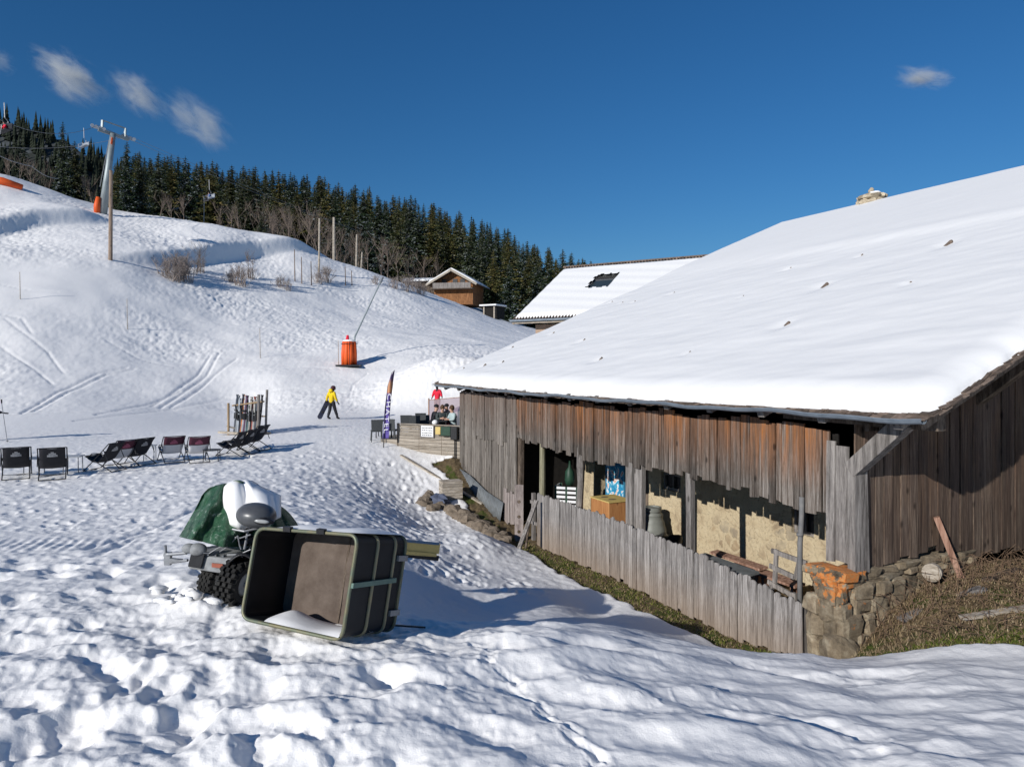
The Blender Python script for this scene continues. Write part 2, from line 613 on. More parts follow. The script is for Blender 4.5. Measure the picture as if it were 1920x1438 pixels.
for px in (-500, 0, 480, 960, 1500, 1920, 2500):
    z = -2.9 - (0.22 if px > 1000 else 0.08 if px > 900 else 0)
    d = -z * F / 753
    ctrl.append(((px - CX) / F * d, d, z))
    ctrl.append(((px - CX) / F * 2, 2, -2.9))
for a in ((0, 1240, 7), (0, 1110, 9.2), (200, 1120, 9.0), (400, 1112, 9.2), (600, 1210, 7.3), (760, 1190, 7.9), (1000, 1195, 7.9), (1250, 1208, 8.9),
          (1500, 1231, 9.5), (1700, 1220, 9.8), (1000, 1300, 6.6), (1500, 1320, 7.25), (760, 1148, 10.8), (900, 1140, 13.4), (900, 1085, 15.3),
          (1100, 1150, 14.2), (900, 1000, 19.3), (700, 950, 20.6), (760, 1040, 15.4), (560, 1000, 13.6), (640, 1080, 10.6), (0, 1000, 13.8), (250, 1005, 13.6), (-400, 1000, 13.8),
          (100, 896, 21), (-400, 895, 21), (300, 872, 23.4), (450, 860, 25), (0, 830, 28), (460, 812, 31.5), (622, 786, 37.5), (740, 838, 28.6), (850, 862, 27.2),
          (640, 870, 25.6), (100, 788, 34), (-500, 800, 32), (450, 775, 42), (700, 770, 43), (860, 770, 42),
          (0, 705, 39.5), (300, 705, 45), (520, 712, 47), (655, 689, 51.5), (800, 705, 50), (0, 640, 44), (300, 640, 51), (850, 655, 58), (700, 640, 59),
          (0, 560, 49.5), (-600, 560, 42), (400, 545, 66), (207, 499, 60.5), (655, 600, 69), (655, 550, 82), (0, 500, 55), (850, 610, 78), (960, 620, 90), (1060, 640, 90),
          (220, 492, 62), (400, 502, 73), (560, 507, 82), (700, 517, 92), (300, 472, 74), (480, 482, 83),
          (0, 470, 58), (0, 452, 63), (120, 447, 67), (210, 438, 74), (0, 378, 75), (150, 400, 79), (0, 328, 84), (-600, 250, 80), (190, 398, 84), (300, 412, 86), (400, 430, 87), (560, 476, 88),
          (-600, 200, 110), (0, 420, 120), (230, 480, 130), (400, 490, 150), (600, 497, 172), (600, 525, 118), (750, 502, 200), (900, 533, 232), (1120, 598, 272), (1400, 640, 300),
          (740, 526, 100), (800, 548, 112), (850, 567, 128), (960, 606, 118), (1050, 615, 160), (1500, 665, 100), (2500, 690, 100), (2500, 690, 300), (2500, 780, 40), (2500, 700, 12),
          (0, 400, 200), (300, 430, 260), (600, 470, 300), (900, 530, 350)):
    cp(*a)
for a in ((-1, 3, -4.93), (-1, 6, -5.0), (-1, 9, -5.08), (-.9, 12, -5.12), (-.8, 14.5, -5.02), (-.5, 17, -4.45), (-.2, 19, -3.8), (1.5, 20, -3.75), (-2.5, 17, -4.4), (-2.6, 13, -4.85),
          (-3, 9, -4.78), (-2.6, 6, -4.75), (-2.4, 4, -4.55), (1, 4, -5), (1, 8, -5.03), (1, 12, -5.1), (3, 6, -5), (3, 11, -5.05), (0, 1.9, -4.75), (-.25, .9, -4.35), (.5, .7, -4.0),
          (1.2, 1.1, -3.80), (2.6, 1.3, -3.55), (4.5, 1.3, -3.58), (8, 1.3, -3.5), (16, 1.5, -3.3), (.7, -.9, -3.4 - .32), (2.5, -.8, -3.55), (5, -1.2, -3.4), (5, 6, -4.6), (10, 10, -4.3), (20, 16, -3.6)):
    ctrl.append(tuple(B(*a)))
AZM = 0.86


def azv(x, y):
    az = np.arctan2(x, y)
    az = np.clip(az, -AZM, AZM)
    return az, np.log(np.maximum(np.hypot(x, y), 1.8))


cc = np.array(ctrl)
ca, cv = azv(cc[:, 0], cc[:, 1])
K = 1.7


def tps(r2):
    return 0.5 * r2 * np.log(r2 + 1e-12)


n = len(cc)
A = np.zeros((n + 3, n + 3))
U = (ca[:, None] - ca[None]) ** 2 * K * K + (cv[:, None] - cv[None]) ** 2
A[:n, :n] = tps(U) + np.eye(n) * 1e-5
A[:n, n] = 1; A[:n, n + 1] = ca * K; A[:n, n + 2] = cv
A[n:, :n] = A[:n, n:].T
rhs = np.zeros(n + 3)
# solve for z scaled by range so that far and near points are fitted alike in angle
rng_ = np.exp(cv)
rhs[:n] = cc[:, 2] / rng_
sol = np.linalg.solve(A, rhs)
GA = np.linspace(-AZM, AZM, 460)
GVv = np.linspace(math.log(1.8), math.log(420), 520)
ga, gv = np.meshgrid(GA, GVv)
zz = np.zeros(ga.shape)
for k in range(n):
    zz += sol[k] * tps((ga - ca[k]) ** 2 * K * K + (gv - cv[k]) ** 2)
zz += sol[n] + sol[n + 1] * ga * K + sol[n + 2] * gv
GZ = zz * np.exp(gv)
# foreground stays a snow field: no wild extrapolation close to or behind the viewpoint
near = 1 - ss(math.log(3.0), math.log(5.0), gv)
GZ = GZ * (1 - near) + (-2.9) * near


def gz_arr(x, y):
    az, v = azv(x, y)
    fi = (az + AZM) / (2 * AZM) * (len(GA) - 1)
    fj = (np.minimum(v, GVv[-1]) - GVv[0]) / (GVv[-1] - GVv[0]) * (len(GVv) - 1)
    i = np.clip(np.floor(fi).astype(int), 0, len(GA) - 2); j = np.clip(np.floor(fj).astype(int), 0, len(GVv) - 2)
    a = fi - i; b = fj - j
    z = (GZ[j, i] * (1 - a) + GZ[j, i + 1] * a) * (1 - b) + (GZ[j + 1, i] * (1 - a) + GZ[j + 1, i + 1] * a) * b
    # snow mound beside the cannon pads
    z = z + 2.0 * np.exp(-np.abs((x + 3.6) / 4.4) ** 2.6 - ((y - 47.5) / 4.2) ** 2)
    # cut banks beside the two benches of the slope
    for (x0, y0, x1, y1, hb, wb, fall) in ((-34.6, 62.5, -24.5, 98, 1.45, 1.7, 12.0), (-47.5, 60, -44.2, 80, 1.2, 2.0, 9.0)):
        dl = math.hypot(x1 - x0, y1 - y0)
        ux_, uy_ = (x1 - x0) / dl, (y1 - y0) / dl
        al = ((x - x0) * ux_ + (y - y0) * uy_) / dl
        lf_ = -(x - x0) * uy_ + (y - y0) * ux_
        lf_ = lf_ + 0.5 * np.sin(al * 9)
        tp_ = ss(-0.05, 0.22, al) * ss(1.05, 0.75, al)
        z = z + hb * tp_ * ss(0, wb, lf_) * (1 - ss(wb, wb + fall, lf_))
    back = np.clip(-(y + 2) / 30, 0, 1)
    return z * (1 - back) + (-2.9) * back


def gz(x, y):
    return float(gz_arr(np.array([x]), np.array([y]))[0])


def G(px, d, dz=0.0):
    x = (px - CX) / F * d
    return Vector((x, d, gz(x, d) + dz))


def hit(px, py, d0=3.0, d1=300.0):
    d = d0
    q = (py - CY) / F
    while d < d1:
        x = (px - CX) / F * d
        if gz(x, d) >= -q * d:
            return Vector((x, d, gz(x, d)))
        d *= 1.004
    return None


def bare_mask(X, Y):
    dx, dy = X - E0.x, Y - E0.y
    t = dx * NV.x + dy * NV.y
    s = dx * UV.x + dy * UV.y
    wd = np.interp(s, [-2, 1.2, 1.9, 3, 9, 12, 14, 17.5, 18.6, 19.3], [0, .42, .42, .78, 1.0, .7, .62, .5, .2, -.3])
    nz = 0.16 * pn(s * 1.3, t * 1.3, 5) + 0.08 * pn(s * 4, t * 4, 6)
    a = ss(-0.10, 0.10, t + wd + nz) * ss(-.05, .25, s)
    edge = np.interp(t, [-.9, -.4, .1, .7, 2.5, 6], [.9, .15, -.35, -.95, -1.35, -1.7])
    bm = ss(-0.12, 0.12, s - edge + nz * 1.3) * ss(-.55, -.35, t + nz)
    m = np.maximum(a, bm)
    m = m * (s < 19.6) * (t < 30)
    return m, t, s


# polar ground sheet: fine where the slope is close, coarse far away and behind
def warp_az():
    fine = np.linspace(R(-41), R(41), 1050)
    l = np.linspace(R(-180), R(-41), 130)[:-1]
    r = np.linspace(R(41), R(180), 130)[1:]
    return np.concatenate([l, fine, r])


AZ = warp_az()
rr = [1.0]
while rr[-1] < 1400:
    r_ = rr[-1]
    k = 1.05 if r_ < 4.2 else (1.0030 if r_ < 13 else (1.0042 if r_ < 32 else (1.0034 if r_ < 110 else 1.03)))
    rr.append(r_ * k)
RR = np.array(rr)
aa, r2 = np.meshgrid(AZ, RR)
X = r2 * np.sin(aa); Y = r2 * np.cos(aa)
Z = gz_arr(X, Y)
PX = CX + F * X / np.maximum(Y, 0.3)
bm, tt, sv = bare_mask(X, Y)

# relief of the snow
fgm = 1 - ss(9.2, 12.5, r2 + 0.8 * pn(X * .7, Y * .7, 9) - 2.2 * ss(900, 500, PX) * 0)
left = 1 - ss(-1.5, 1.2, X)
rough = fgm
big = fbm(X * 0.75, Y * 1.35, 21, 2)
lump = fbm(X * 1.7 + 3, Y * 2.3, 22, 3, .5)
Z = Z + rough * (0.075 * big + (0.018 + 0.016 * left) * lump) + rough * 0.022 * np.clip(pn(X * 11, Y * 11, 27) - .32, 0, 1) * ss(0, .35, pn(X * .9, Y * .9, 28))
Z = Z + rough * 0.011 * fbm(X * 7, Y * 7, 25, 2) * (0.35 + left)
# trodden middle ground
mid = ss(9.5, 13, r2) * (1 - ss(34, 44, r2))
path = ss(-10.5, -5.0, X + 0.1 * Y) * (1 - ss(25, 30, r2))
tn = fbm(X * 2.3, Y * 2.3, 31, 3, .6)
pits = np.clip(pn(X * 3.1, Y * 2.5, 33) - 0.12, 0, 1) * (0.35 + 0.65 * path)
mid = mid * (1 - .65 * ss(600, 760, PX) * (1 - ss(15, 19, r2)))
Z = Z + mid * (0.014 * tn * (0.6 + path) - 0.03 * pits * (0.3 + path) + 0.010 * pn(X * 7, Y * 6, 35))
# hill: chopped snow in patches, smooth piste elsewhere
hl = ss(40, 47, r2) * (1 - ss(115, 130, r2))
patch = ss(-0.15, 0.35, fbm(X * .07 + 2, Y * .09, 41, 2)) * 0.8 + 0.2
elevpy = CY - F * Z / np.maximum(Y, 1)
upper = ss(600, 520, elevpy) * ss(380, 420, elevpy)
patch = np.clip(patch * (0.6 + 0.9 * upper) + .12, 0, 1)
patch = patch * (1 - 0.9 * ss(300, 180, PX) * ss(600, 560, elevpy) * ss(480, 520, elevpy))
Z = Z + hl * patch * (0.055 * fbm(X * 2.2, Y * 1.5, 43, 3, .75) - 0.09 * np.clip(pn(X * 2.8, Y * 2.0, 45) - .15, 0, 1))
Z = Z + hl * 0.10 * fbm(X * .25, Y * .25, 47, 2)
Z = Z - 0.10 * bm + bm * 0.035 * fbm(X * 5, Y * 5, 51, 3)
# trees' hillside roughness
Z = Z + ss(115, 140, r2) * 0.8 * fbm(X * .08, Y * .08, 55, 2)


def window(cx, cy, rad):
    r0 = math.hypot(cx, cy)
    a0 = math.atan2(cx, cy)
    j0 = np.searchsorted(RR, r0 - rad); j1 = np.searchsorted(RR, r0 + rad)
    da = rad / max(r0, 0.5)
    i0 = np.searchsorted(AZ, a0 - da); i1 = np.searchsorted(AZ, a0 + da)
    return slice(max(j0, 0), j1), slice(max(i0, 0), i1)


def dent(cx, cy, a, b, ang, depth, rim=0.25, soft=2.4):
    rad = max(a, b) * 2.4
    W = window(cx, cy, rad)
    x = X[W] - cx; y = Y[W] - cy
    if x.size == 0:
        return
    u = (x * math.cos(ang) + y * math.sin(ang)) / a
    v = (-x * math.sin(ang) + y * math.cos(ang)) / b
    q = np.sqrt(u * u + v * v + 1e-9)
    q = q * (1 + 0.22 * pn(x * 3 / a * .3 + cx, y * 3 / a * .3 + cy, 61))
    f = -depth / (1 + np.exp((q - 1) * soft * 3.2)) + depth * rim * np.exp(-((q - 1.55) / .38) ** 2)
    Z[W] += f


rnd = random.Random(4)
# deep old footprints of the near bank, thick on the left
for k in range(170):
    y = rnd.uniform(4.6, 11.5)
    px = rnd.uniform(-60, 820)
    if rnd.random() < max(0, (px - 560) / 320) * .9:
        continue
    if y > 9.6 and px > 520:
        continue
    x = (px - CX) / F * y
    sc = rnd.uniform(0.8, 1.25)
    dent(x, y, 0.13 * sc, 0.21 * sc, rnd.uniform(-.9, .9) + .5, rnd.uniform(.025, .075) * sc, .08, 1.4)
for k in range(46):
    y = rnd.uniform(4.8, 8.6)
    px = rnd.uniform(800, 1900)
    x = (px - CX) / F * y
    dent(x, y, 0.16, 0.34, rnd.uniform(.9, 1.9), rnd.uniform(.02, .055), .2, 1.0)
# the trail of an animal crossing the bank
for t_ in np.linspace(0, 1, 40):
    px = 890 + 330 * t_ + 14 * math.sin(t_ * 40)
    y = 7.7 - 2.9 * t_ ** .8
    dent((px - CX) / F * y, y, 0.045, 0.09, .6, rnd.uniform(.008, .022), .25, 1.6)
# the stream of shoe prints down to the barn and across the terrace
for k in range(420):
    d = rnd.uniform(14.5, 27)
    c0 = np.interp(d, [12.5, 15, 18, 21, 24, 27], [900, 850, 790, 740, 715, 720])
    px = rnd.gauss(c0, 75)
    x = (px - CX) / F * d
    dent(x, d, 0.09, 0.15, rnd.uniform(-.6, .9), rnd.uniform(.012, .038), .3, 1.6)
for k in range(500):
    d = rnd.uniform(14, 26)
    px = rnd.uniform(-20, 620)
    dent((px - CX) / F * d, d, 0.10, 0.14, rnd.uniform(0, 3), rnd.uniform(.012, .035), .3, 1.6)


def groove(pts, width, depth, rim=0.35):
    """ski or sledge track through photo positions"""
    prev = None
    Q = []
    for px, py in pts:
        h = hit(px, py, 8)
        if h is None:
            return
        Q.append(h)
    fine = []
    for a, b in zip(Q[:-1], Q[1:]):
        m_ = max(2, int((b - a).length / (width * .9)))
        for i in range(m_):
            fine.append(a.lerp(b, i / m_))
    for i, p in enumerate(fine):
        W = window(p.x, p.y, width * 3)
        x = X[W] - p.x; y = Y[W] - p.y
        if x.size == 0:
            continue
        q2 = (x * x + y * y) / (width * width)
        GR[W] = np.maximum(GR[W], depth * np.exp(-q2 * 1.6))


GR = np.zeros_like(Z)
tracks = [[(40, 775), (110, 735), (185, 702), (240, 690)], [(62, 772), (130, 735), (200, 704), (255, 694)],
          [(285, 760), (330, 735), (370, 705), (395, 668)], [(300, 765), (350, 735), (388, 704), (412, 662)],
          [(320, 765), (370, 735), (402, 705), (445, 672)], [(140, 790), (300, 770), (420, 745), (560, 728)],
          [(180, 778), (280, 757), (340, 735)], [(640, 738), (690, 728), (740, 712)], [(650, 752), (700, 742), (735, 735)],
          [(655, 745), (662, 722), (690, 700)], [(560, 735), (640, 722), (700, 700)], [(0, 535), (60, 548), (110, 550)],
          [(0, 590), (40, 600), (60, 628)], [(430, 560), (560, 590), (700, 610)], [(300, 590), (480, 612), (600, 640)],
          [(0, 650), (60, 690), (100, 720)], [(480, 700), (560, 690), (640, 694)], [(10, 600), (90, 660), (120, 700)],
          [(200, 640), (260, 672), (330, 690)], [(245, 540), (420, 566), (620, 596)], [(0, 780), (200, 772), (420, 764)],
          [(60, 830), (300, 815), (520, 800)], [(150, 1030), (300, 985), (420, 930)], [(180, 1040), (250, 1010), (330, 985)]]
for k_, tr in enumerate(tracks):
    groove(tr, *((0.11, 0.075) if k_ < 7 else (0.10, 0.055)))
Z -= GR
# groomed ribs near the sledge
W = window(-8.3, 12.8, 3.5)
u = X[W] * .35 + Y[W]
msk = np.exp(-((X[W] + 8.3) / 1.7) ** 2 - ((Y[W] - 12.8) / .6) ** 2)
Z[W] += msk * 0.012 * np.sin((X[W] * 0.9 + Y[W] * .3) * 2 * np.pi / .17)

nr, na = X.shape
me = bpy.data.meshes.new('snow_ground')
vs = np.stack([X.ravel(), Y.ravel(), Z.ravel()], 1)
vs = np.vstack([vs, [[0, 0, -2.9]]])
me.vertices.add(len(vs))
me.vertices.foreach_set('co', vs.astype(np.float32).ravel())
j, i = np.meshgrid(np.arange(nr - 1), np.arange(na - 1), indexing='ij')
a = j * na + i
q = np.stack([a, a + na, a + na + 1, a + 1], -1).reshape(-1, 4)
ii = np.arange(na - 1)
tri = np.stack([np.full(na - 1, len(vs) - 1), ii, ii + 1], 1)
nl = q.size + tri.size
me.loops.add(nl)
me.loops.foreach_set('vertex_index', np.concatenate([q.ravel(), tri.ravel()]).astype(np.int32))
me.polygons.add(len(q) + len(tri))
ls = np.concatenate([np.arange(len(q)) * 4, q.size + np.arange(len(tri)) * 3])
me.polygons.foreach_set('loop_start', ls.astype(np.int32))
me.polygons.foreach_set('loop_total', np.concatenate([np.full(len(q), 4), np.full(len(tri), 3)]).astype(np.int32))
me.polygons.foreach_set('use_smooth', np.ones(len(q) + len(tri), bool))
at = me.attributes.new('bare', 'FLOAT', 'POINT')
at.data.foreach_set('value', np.append(bm.ravel(), 0).astype(np.float32))
at = me.attributes.new('moss', 'FLOAT', 'POINT')
moss = (tt < -0.05) | (sv < 1.2)
at.data.foreach_set('value', np.append((moss * 1.0).ravel(), 0).astype(np.float32))
me.update()
me.materials.append(M['ground'])
ground = bpy.data.objects.new('snow_ground', me)
C.objects.link(ground)
tag(ground, kind='structure')
from mathutils.bvhtree import BVHTree


def zt(x, y):
    """height of the finished snow surface"""
    az = math.atan2(x, y); r_ = math.hypot(x, y)
    i = min(max(int(np.searchsorted(AZ, az)), 1), na - 1); j = min(max(int(np.searchsorted(RR, r_)), 1), nr - 1)
    return float(Z[j, i])


def on(px, d, dz=0.0):
    x = (px - CX) / F * d
    return Vector((x, d, zt(x, d) + dz))

# ================================================================== THE BARN
barn = thing('barn', 'long old timber barn with thick snow on its low roof and a fenced porch', 'barn',
             Matrix.Translation(Vector((0, 0, BASE))) @ BF)
SLOPE = 0.412
RT = 18.3          # ridge distance from the eave
RL = 20.4          # roof length
WT, WS0, WS1 = 0.35, 1.5, 18.8
EZ = -0.70


def roofz(t, s=8.0):
    t2 = t if t <= RT else 2 * RT - t
    sag = 0.10 * math.sin(math.pi * min(max(s / RL, 0), 1)) * 1.0
    kink = 0.16 * (1 / (1 + math.exp(-(t2 - 11.0) * 2.2)))
    return EZ + SLOPE * t2 - sag * (1 - min(t2 / 9, 1)) + kink * 0.6


rnd = random.Random(21)


def plank_wall(mb, along, a0, a1, wid, ztop, zbot, t0, thick=0.03, gap=0.012, jt=0.05, jb=0.08, lean=0.012, axis='s'):
    """vertical planks: along the s or the t axis of the barn"""
    a = a0
    while a < a1 - 0.04:
        wv = wid * rnd.uniform(0.6, 1.35)
        b = min(a + wv - gap * rnd.choice((.6, 1, 1, 1.8, 2.6)), a1)
        zt_, zb_ = ztop((a + b) / 2) + rnd.uniform(-jt, jt * .3), zbot((a + b) / 2) + rnd.uniform(-jb, jb)
        off = t0 + rnd.uniform(-0.014, 0.014)
        th = thick * rnd.uniform(.8, 1.25)
        la, lb = rnd.uniform(-lean, lean), rnd.uniform(-lean, lean)
        sl = rnd.uniform(-.03, .03)
        wob = rnd.uniform(-.012, .012)
        pts = []
        zm = (zt_ + zb_) / 2
        lev = [(zb_, 0, 0), (zm, wob, wob * .6), (zt_, la, lb)]
        vs, fs = [], []
        for (z, l0, l1) in lev:
            dz = sl if z == zb_ else 0
            for (q, p, e) in ((a + l0, 0, 0), (b + l1, 0, dz), (b + l1, th, dz), (a + l0, th, 0)):
                if axis == 's':
                    vs.append((off + p, q, z + e))
                else:
                    vs.append((q, off + p, z + e))
        flip = axis != 's'
        quads = [(0, 1, 2, 3), (8, 11, 10, 9)]
        for l in (0, 4):
            for k in range(4):
                k2 = (k + 1) % 4
                quads.append((l + k, l + 4 + k, l + 4 + k2, l + k2))
        mb.add(vs, [tuple(reversed(f)) if flip else f for f in quads])
        a += wv
    return mb


# -- planks of the long side
mb = MB(BF)
sO = 13.9
plank_wall(mb, 's', 1.95, sO, 0.21, lambda s: -1.02 + .05 * math.sin(s * 2.1) + .04 * math.sin(s * 5.3), lambda s: -2.42 - 0.06 * math.sin(s * .8), WT, gap=.016)
plank_wall(mb, 's', 2.0, sO, 0.23, lambda s: -1.1, lambda s: -2.15 + .12 * math.sin(s * 9), WT + 0.05)
mb.build('hanging_boards', M['hang'], barn)
mb = MB(BF)
gb = lambda s: np.interp(s, [13.9, 15.2, 16.5, 17.8, 18.8], [-4.75, -4.85, -4.55, -4.0, -3.75])
plank_wall(mb, 's', sO, WS1, 0.19, lambda s: -0.98, lambda s: gb(s) , WT - .01, jb=.12)
plank_wall(mb, 's', 14.6, 17.2, 0.24, lambda s: -0.98, lambda s: -2.6, WT - .045)
plank_wall(mb, 's', sO, WS1, 0.25, lambda s: -1.1, lambda s: gb(s), WT + .05)
mb.build('side_boards', M['hangleft'], barn)
# -- near corner planks and post
mb = MB(BF)
plank_wall(mb, 's', 1.56, 2.0, 0.22, lambda s: -1.18 - .3 * (1.95 - s), lambda s: -3.30, WT - .03, jt=.1, lean=.03)
mb.build('corner_boards', M['greypost'], barn)
mb = MB(BF)
mb.hexa([(WT - .07, 1.40, -3.33), (WT + .26, 1.38, -3.36), (WT + .26, 1.50, -3.36), (WT - .05, 1.56, -3.33),
         (WT - .07, 1.40, -1.62), (WT + .20, 1.38, -1.60), (WT + .20, 1.50, -1.60), (WT - .05, 1.56, -1.62)])
mb.build('corner_post', M['greypost'], barn, bevel=.008)
# -- gable planks
mb = MB(BF)
gzb = lambda t: np.interp(t, [.3, 1.2, 2.2, 3.0, 3.7, 5, 9, 19], [-3.32, -3.30, -3.16, -3.28, -3.42, -3.50, -3.45, -3.3])
top = lambda t: roofz(t) - 0.12
plank_wall(mb, 't', .58, RT, 0.24, lambda t: top(t) + .05, gzb, WS0 - .05, thick=.035, jt=0.02, jb=.06, lean=.02, axis='t')
plank_wall(mb, 't', .42, RT, 0.30, lambda t: top(t) + .04, lambda t: gzb(t) + .05, WS0 + .01, thick=.03, jt=0.02, axis='t')
mb.build('gable_boards', M['gable'], barn)
mb = MB(BF)
mb.add([(RT, WS0, -3.4), (36.0, WS0, -3.4), (36.0, WS0, roofz(36) - .1), (RT, WS0, roofz(RT) - .1)], [(0, 1, 2, 3)])
mb.add([(.4, WS1, -3.8), (.4, WS1, -1), (RT, WS1, roofz(RT) - .1), (36, WS1, roofz(36) - .1), (36, WS1, -3.8)], [(0, 1, 2, 3, 4)])
mb.add([(36, WS0, -3.6), (36, WS1, -3.6), (36, WS1, roofz(36) - .1), (36, WS0, roofz(36) - .1)], [(0, 1, 2, 3)])
mb.build('rear_walls', M['brownbeam'], barn, solidify=.06)
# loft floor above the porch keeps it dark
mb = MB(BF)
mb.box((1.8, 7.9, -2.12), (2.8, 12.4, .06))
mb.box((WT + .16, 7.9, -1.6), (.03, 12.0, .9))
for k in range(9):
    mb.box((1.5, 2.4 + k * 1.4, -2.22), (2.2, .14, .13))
mb.build('loft_floor', M['shade_dark'], barn)
# -- inner plastered rubble wall
m, nt_, b_ = new_mat('rubble_plaster')
T = NT(nt_)
co = T.coord()
wrp = T.n('ShaderNodeVectorMath', operation='ADD')
nz_ = T.n('ShaderNodeTexNoise'); nz_.inputs['Scale'].default_value = 3.0; nz_.inputs['Detail'].default_value = 4
T.L.new(co, nz_.inputs['Vector'])
sc_ = T.n('ShaderNodeVectorMath', operation='SCALE'); sc_.inputs['Scale'].default_value = .28
T.L.new(nz_.outputs['Color'], sc_.inputs[0])
T.L.new(co, wrp.inputs[0]); T.L.new(sc_.outputs[0], wrp.inputs[1])
vo = T.n('ShaderNodeTexVoronoi'); vo.inputs['Scale'].default_value = 3.3
T.L.new(wrp.outputs[0], vo.inputs['Vector'])
sep = T.n('ShaderNodeSeparateColor'); T.L.new(vo.outputs['Color'], sep.inputs[0])
pick = T.ramp(sep.outputs[0], [(0.40, 0.0), (0.44, 1.0)])
ve = T.n('ShaderNodeTexVoronoi', feature='DISTANCE_TO_EDGE'); ve.inputs['Scale'].default_value = 3.3
T.L.new(wrp.outputs[0], ve.inputs['Vector'])
edge = T.ramp(T.math('ADD', ve.outputs['Distance'], T.math('MULTIPLY_ADD', T.noise(co, 9, 4, .7), .16, -.08)), [(0.07, 0.0), (0.12, 1.0)])
lowz = T.n('ShaderNodeSeparateXYZ'); T.L.new(co, lowz.inputs[0])
lm = T.n('ShaderNodeMapRange'); lm.inputs['From Min'].default_value = 2.2; lm.inputs['From Max'].default_value = .9
lm.inputs['To Min'].default_value = 0.25
T.L.new(lowz.outputs['Z'], lm.inputs['Value'])
mask = T.math('MULTIPLY', T.math('MULTIPLY', pick, edge), T.math('MULTIPLY', lm.outputs[0], T.ramp(T.noise(co, 1.1, 3, .6), [(.44, .0), (.60, .75)])), clamp=True)
pl = T.ramp(T.noise(co, 2.2, 5, .7), [(.3, (.60, .50, .33)), (.55, (.52, .42, .27)), (.75, (.36, .27, .17))])
pl = T.mix(T.ramp(T.noise(co, 14, 4, .75), [(.56, 0.0), (.68, .75)]), pl, (.27, .21, .13))
st = T.ramp(sep.outputs[1], [(.2, (.26, .19, .12)), (.6, (.36, .24, .13)), (.9, (.22, .19, .15))])
T.L.new(T.mix(mask, pl, st), b_.inputs['Base Color'])
b_.inputs['Roughness'].default_value = .95
T.L.new(T.bump(T.noise(co, 9, 6, .8), .9, .04, T.bump(edge, .4, .03)), b_.inputs['Normal'])
M['plaster'] = m
TI = 3.05
mb = MB(BF)


def wallbox(s0, s1, z0, z1, t0=TI, t1=TI + .45):
    mb.box(((t0 + t1) / 2, (s0 + s1) / 2, (z0 + z1) / 2), (t1 - t0, s1 - s0, z1 - z0))


w1 = (s_at(1276, TI), s_at(1240, TI), z_at(920, 1258, TI), z_at(888, 1258, TI))
w2 = (s_at(1526, TI), s_at(1484, TI), z_at(1003, 1505, TI), z_at(940, 1505, TI))
d1 = (s_at(1216, TI), s_at(1196, TI))
d2 = (s_at(1168, TI), s_at(1115, TI))
d3 = s_at(1076, TI)
ZT, ZB = -2.1, -5.4
for (s0, s1) in ((1.6, w2[0]), (w2[1], w1[0]), (w1[1], d1[0]), (d2[1], d3)):
    wallbox(s0, s1, ZB, ZT)
for wq in (w1, w2):
    wallbox(wq[0], wq[1], ZB, wq[2]); wallbox(wq[0], wq[1], wq[3], ZT)
wallbox(d1[1], d2[0], ZB, ZT)
wallbox(d1[0], d1[1], -2.9, ZT)
wallbox(d2[0], d2[1], -2.6, ZT)
mb.build('rubble_wall', M['plaster'], barn)
for wq in (w1, w2):
    mb = MB(BF)
    s0, s1, z0, z1 = wq
    for (a, b, c, d) in ((s0, s1, z0, z0 + .07), (s0, s1, z1 - .07, z1), (s0, s0 + .07, z0 + .07, z1 - .07), (s1 - .07, s1, z0 + .07, z1 - .07), ((s0 + s1) / 2 - .025, (s0 + s1) / 2 + .025, z0 + .07, z1 - .07)):
        mb.box((TI + .12, (a + b) / 2, (c + d) / 2), (.07, b - a, d - c))
    wnd = mb.build('window', M['greypost'], barn)
    mb = MB(BF)
    mb.box((TI + .16, (s0 + s1) / 2, (z0 + z1) / 2), (.02, s1 - s0 - .1, z1 - z0 - .1))
    mb.build('pane', M['black'], wnd)
mb = MB(BF)
plank_wall(mb, 's', d1[0] + .02, d1[1] - .02, .15, lambda s: -2.92, lambda s: -5.1, TI + .1, jt=.0, jb=0)
mb.build('door', M['brownbeam'], barn)
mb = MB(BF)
mb.box((TI + .6, 12, -3.9), (.05, 5.0, 3.4)); mb.box((6.0, 9.5, -3.0), (.05, 17.0, 5.5)); mb.box((3.3, 14.4, -3.6), (5.4, .06, 4.2))  # added walls against light leaking in; their near-black imitates interior shade
mb.build('shade_partition', M['shade_dark'], barn)
# -- porch posts
posts = [(1017, .09, 'round'), (1088, .10, 'rough'), (1190, .2, 'wide'), (1295, .11, 'sq')]
M['greenpost'] = wood('greenish_pole', (.13, .12, .07), (.25, .23, .15), (.36, .34, .24), (9, 9, .6), spread=.1)
for px, r_, kind in posts:
    s_ = s_at(px, WT + .1)
    mb = MB(BF)
    if kind == 'round':
        mb.tube([(WT + .1, s_, -5.3), (WT + .1, s_, -3.5), (WT + .1, s_ - .01, -2.1)], [.10, .095, .085], 10)
    elif kind == 'rough':
        mb.tube([(WT + .1, s_, -5.2), (WT + .08, s_ + .03, -4), (WT + .13, s_ + .02, -3.2), (WT + .09, s_ - .04, -2.75), (WT + .1, s_, -2.1)], [.12, .10, .095, .12, .09], 8)
    elif kind == 'wide':
        mb.box((WT + .10, s_ + .14, -3.7), (.16, .26, 3.0)); mb.box((WT + .13, s_ - .16, -3.75), (.13, .30, 2.9), rx=.01)
    else:
        mb.box((WT + .1, s_, -3.7), (.13, .16, 3.1), rx=-.01)
    mb.build('porch_post', M['greenpost'] if kind == 'round' else M['greypost'], barn, bevel=.01)
mb = MB(BF)
mb.box((WT + .12, sO - .07, -3.55), (.14, .2, 2.7), rx=.02)
mb.build('porch_post', M['brownbeam'], barn, bevel=.01)
mb = MB(BF)
s_ = s_at(1500, .30)
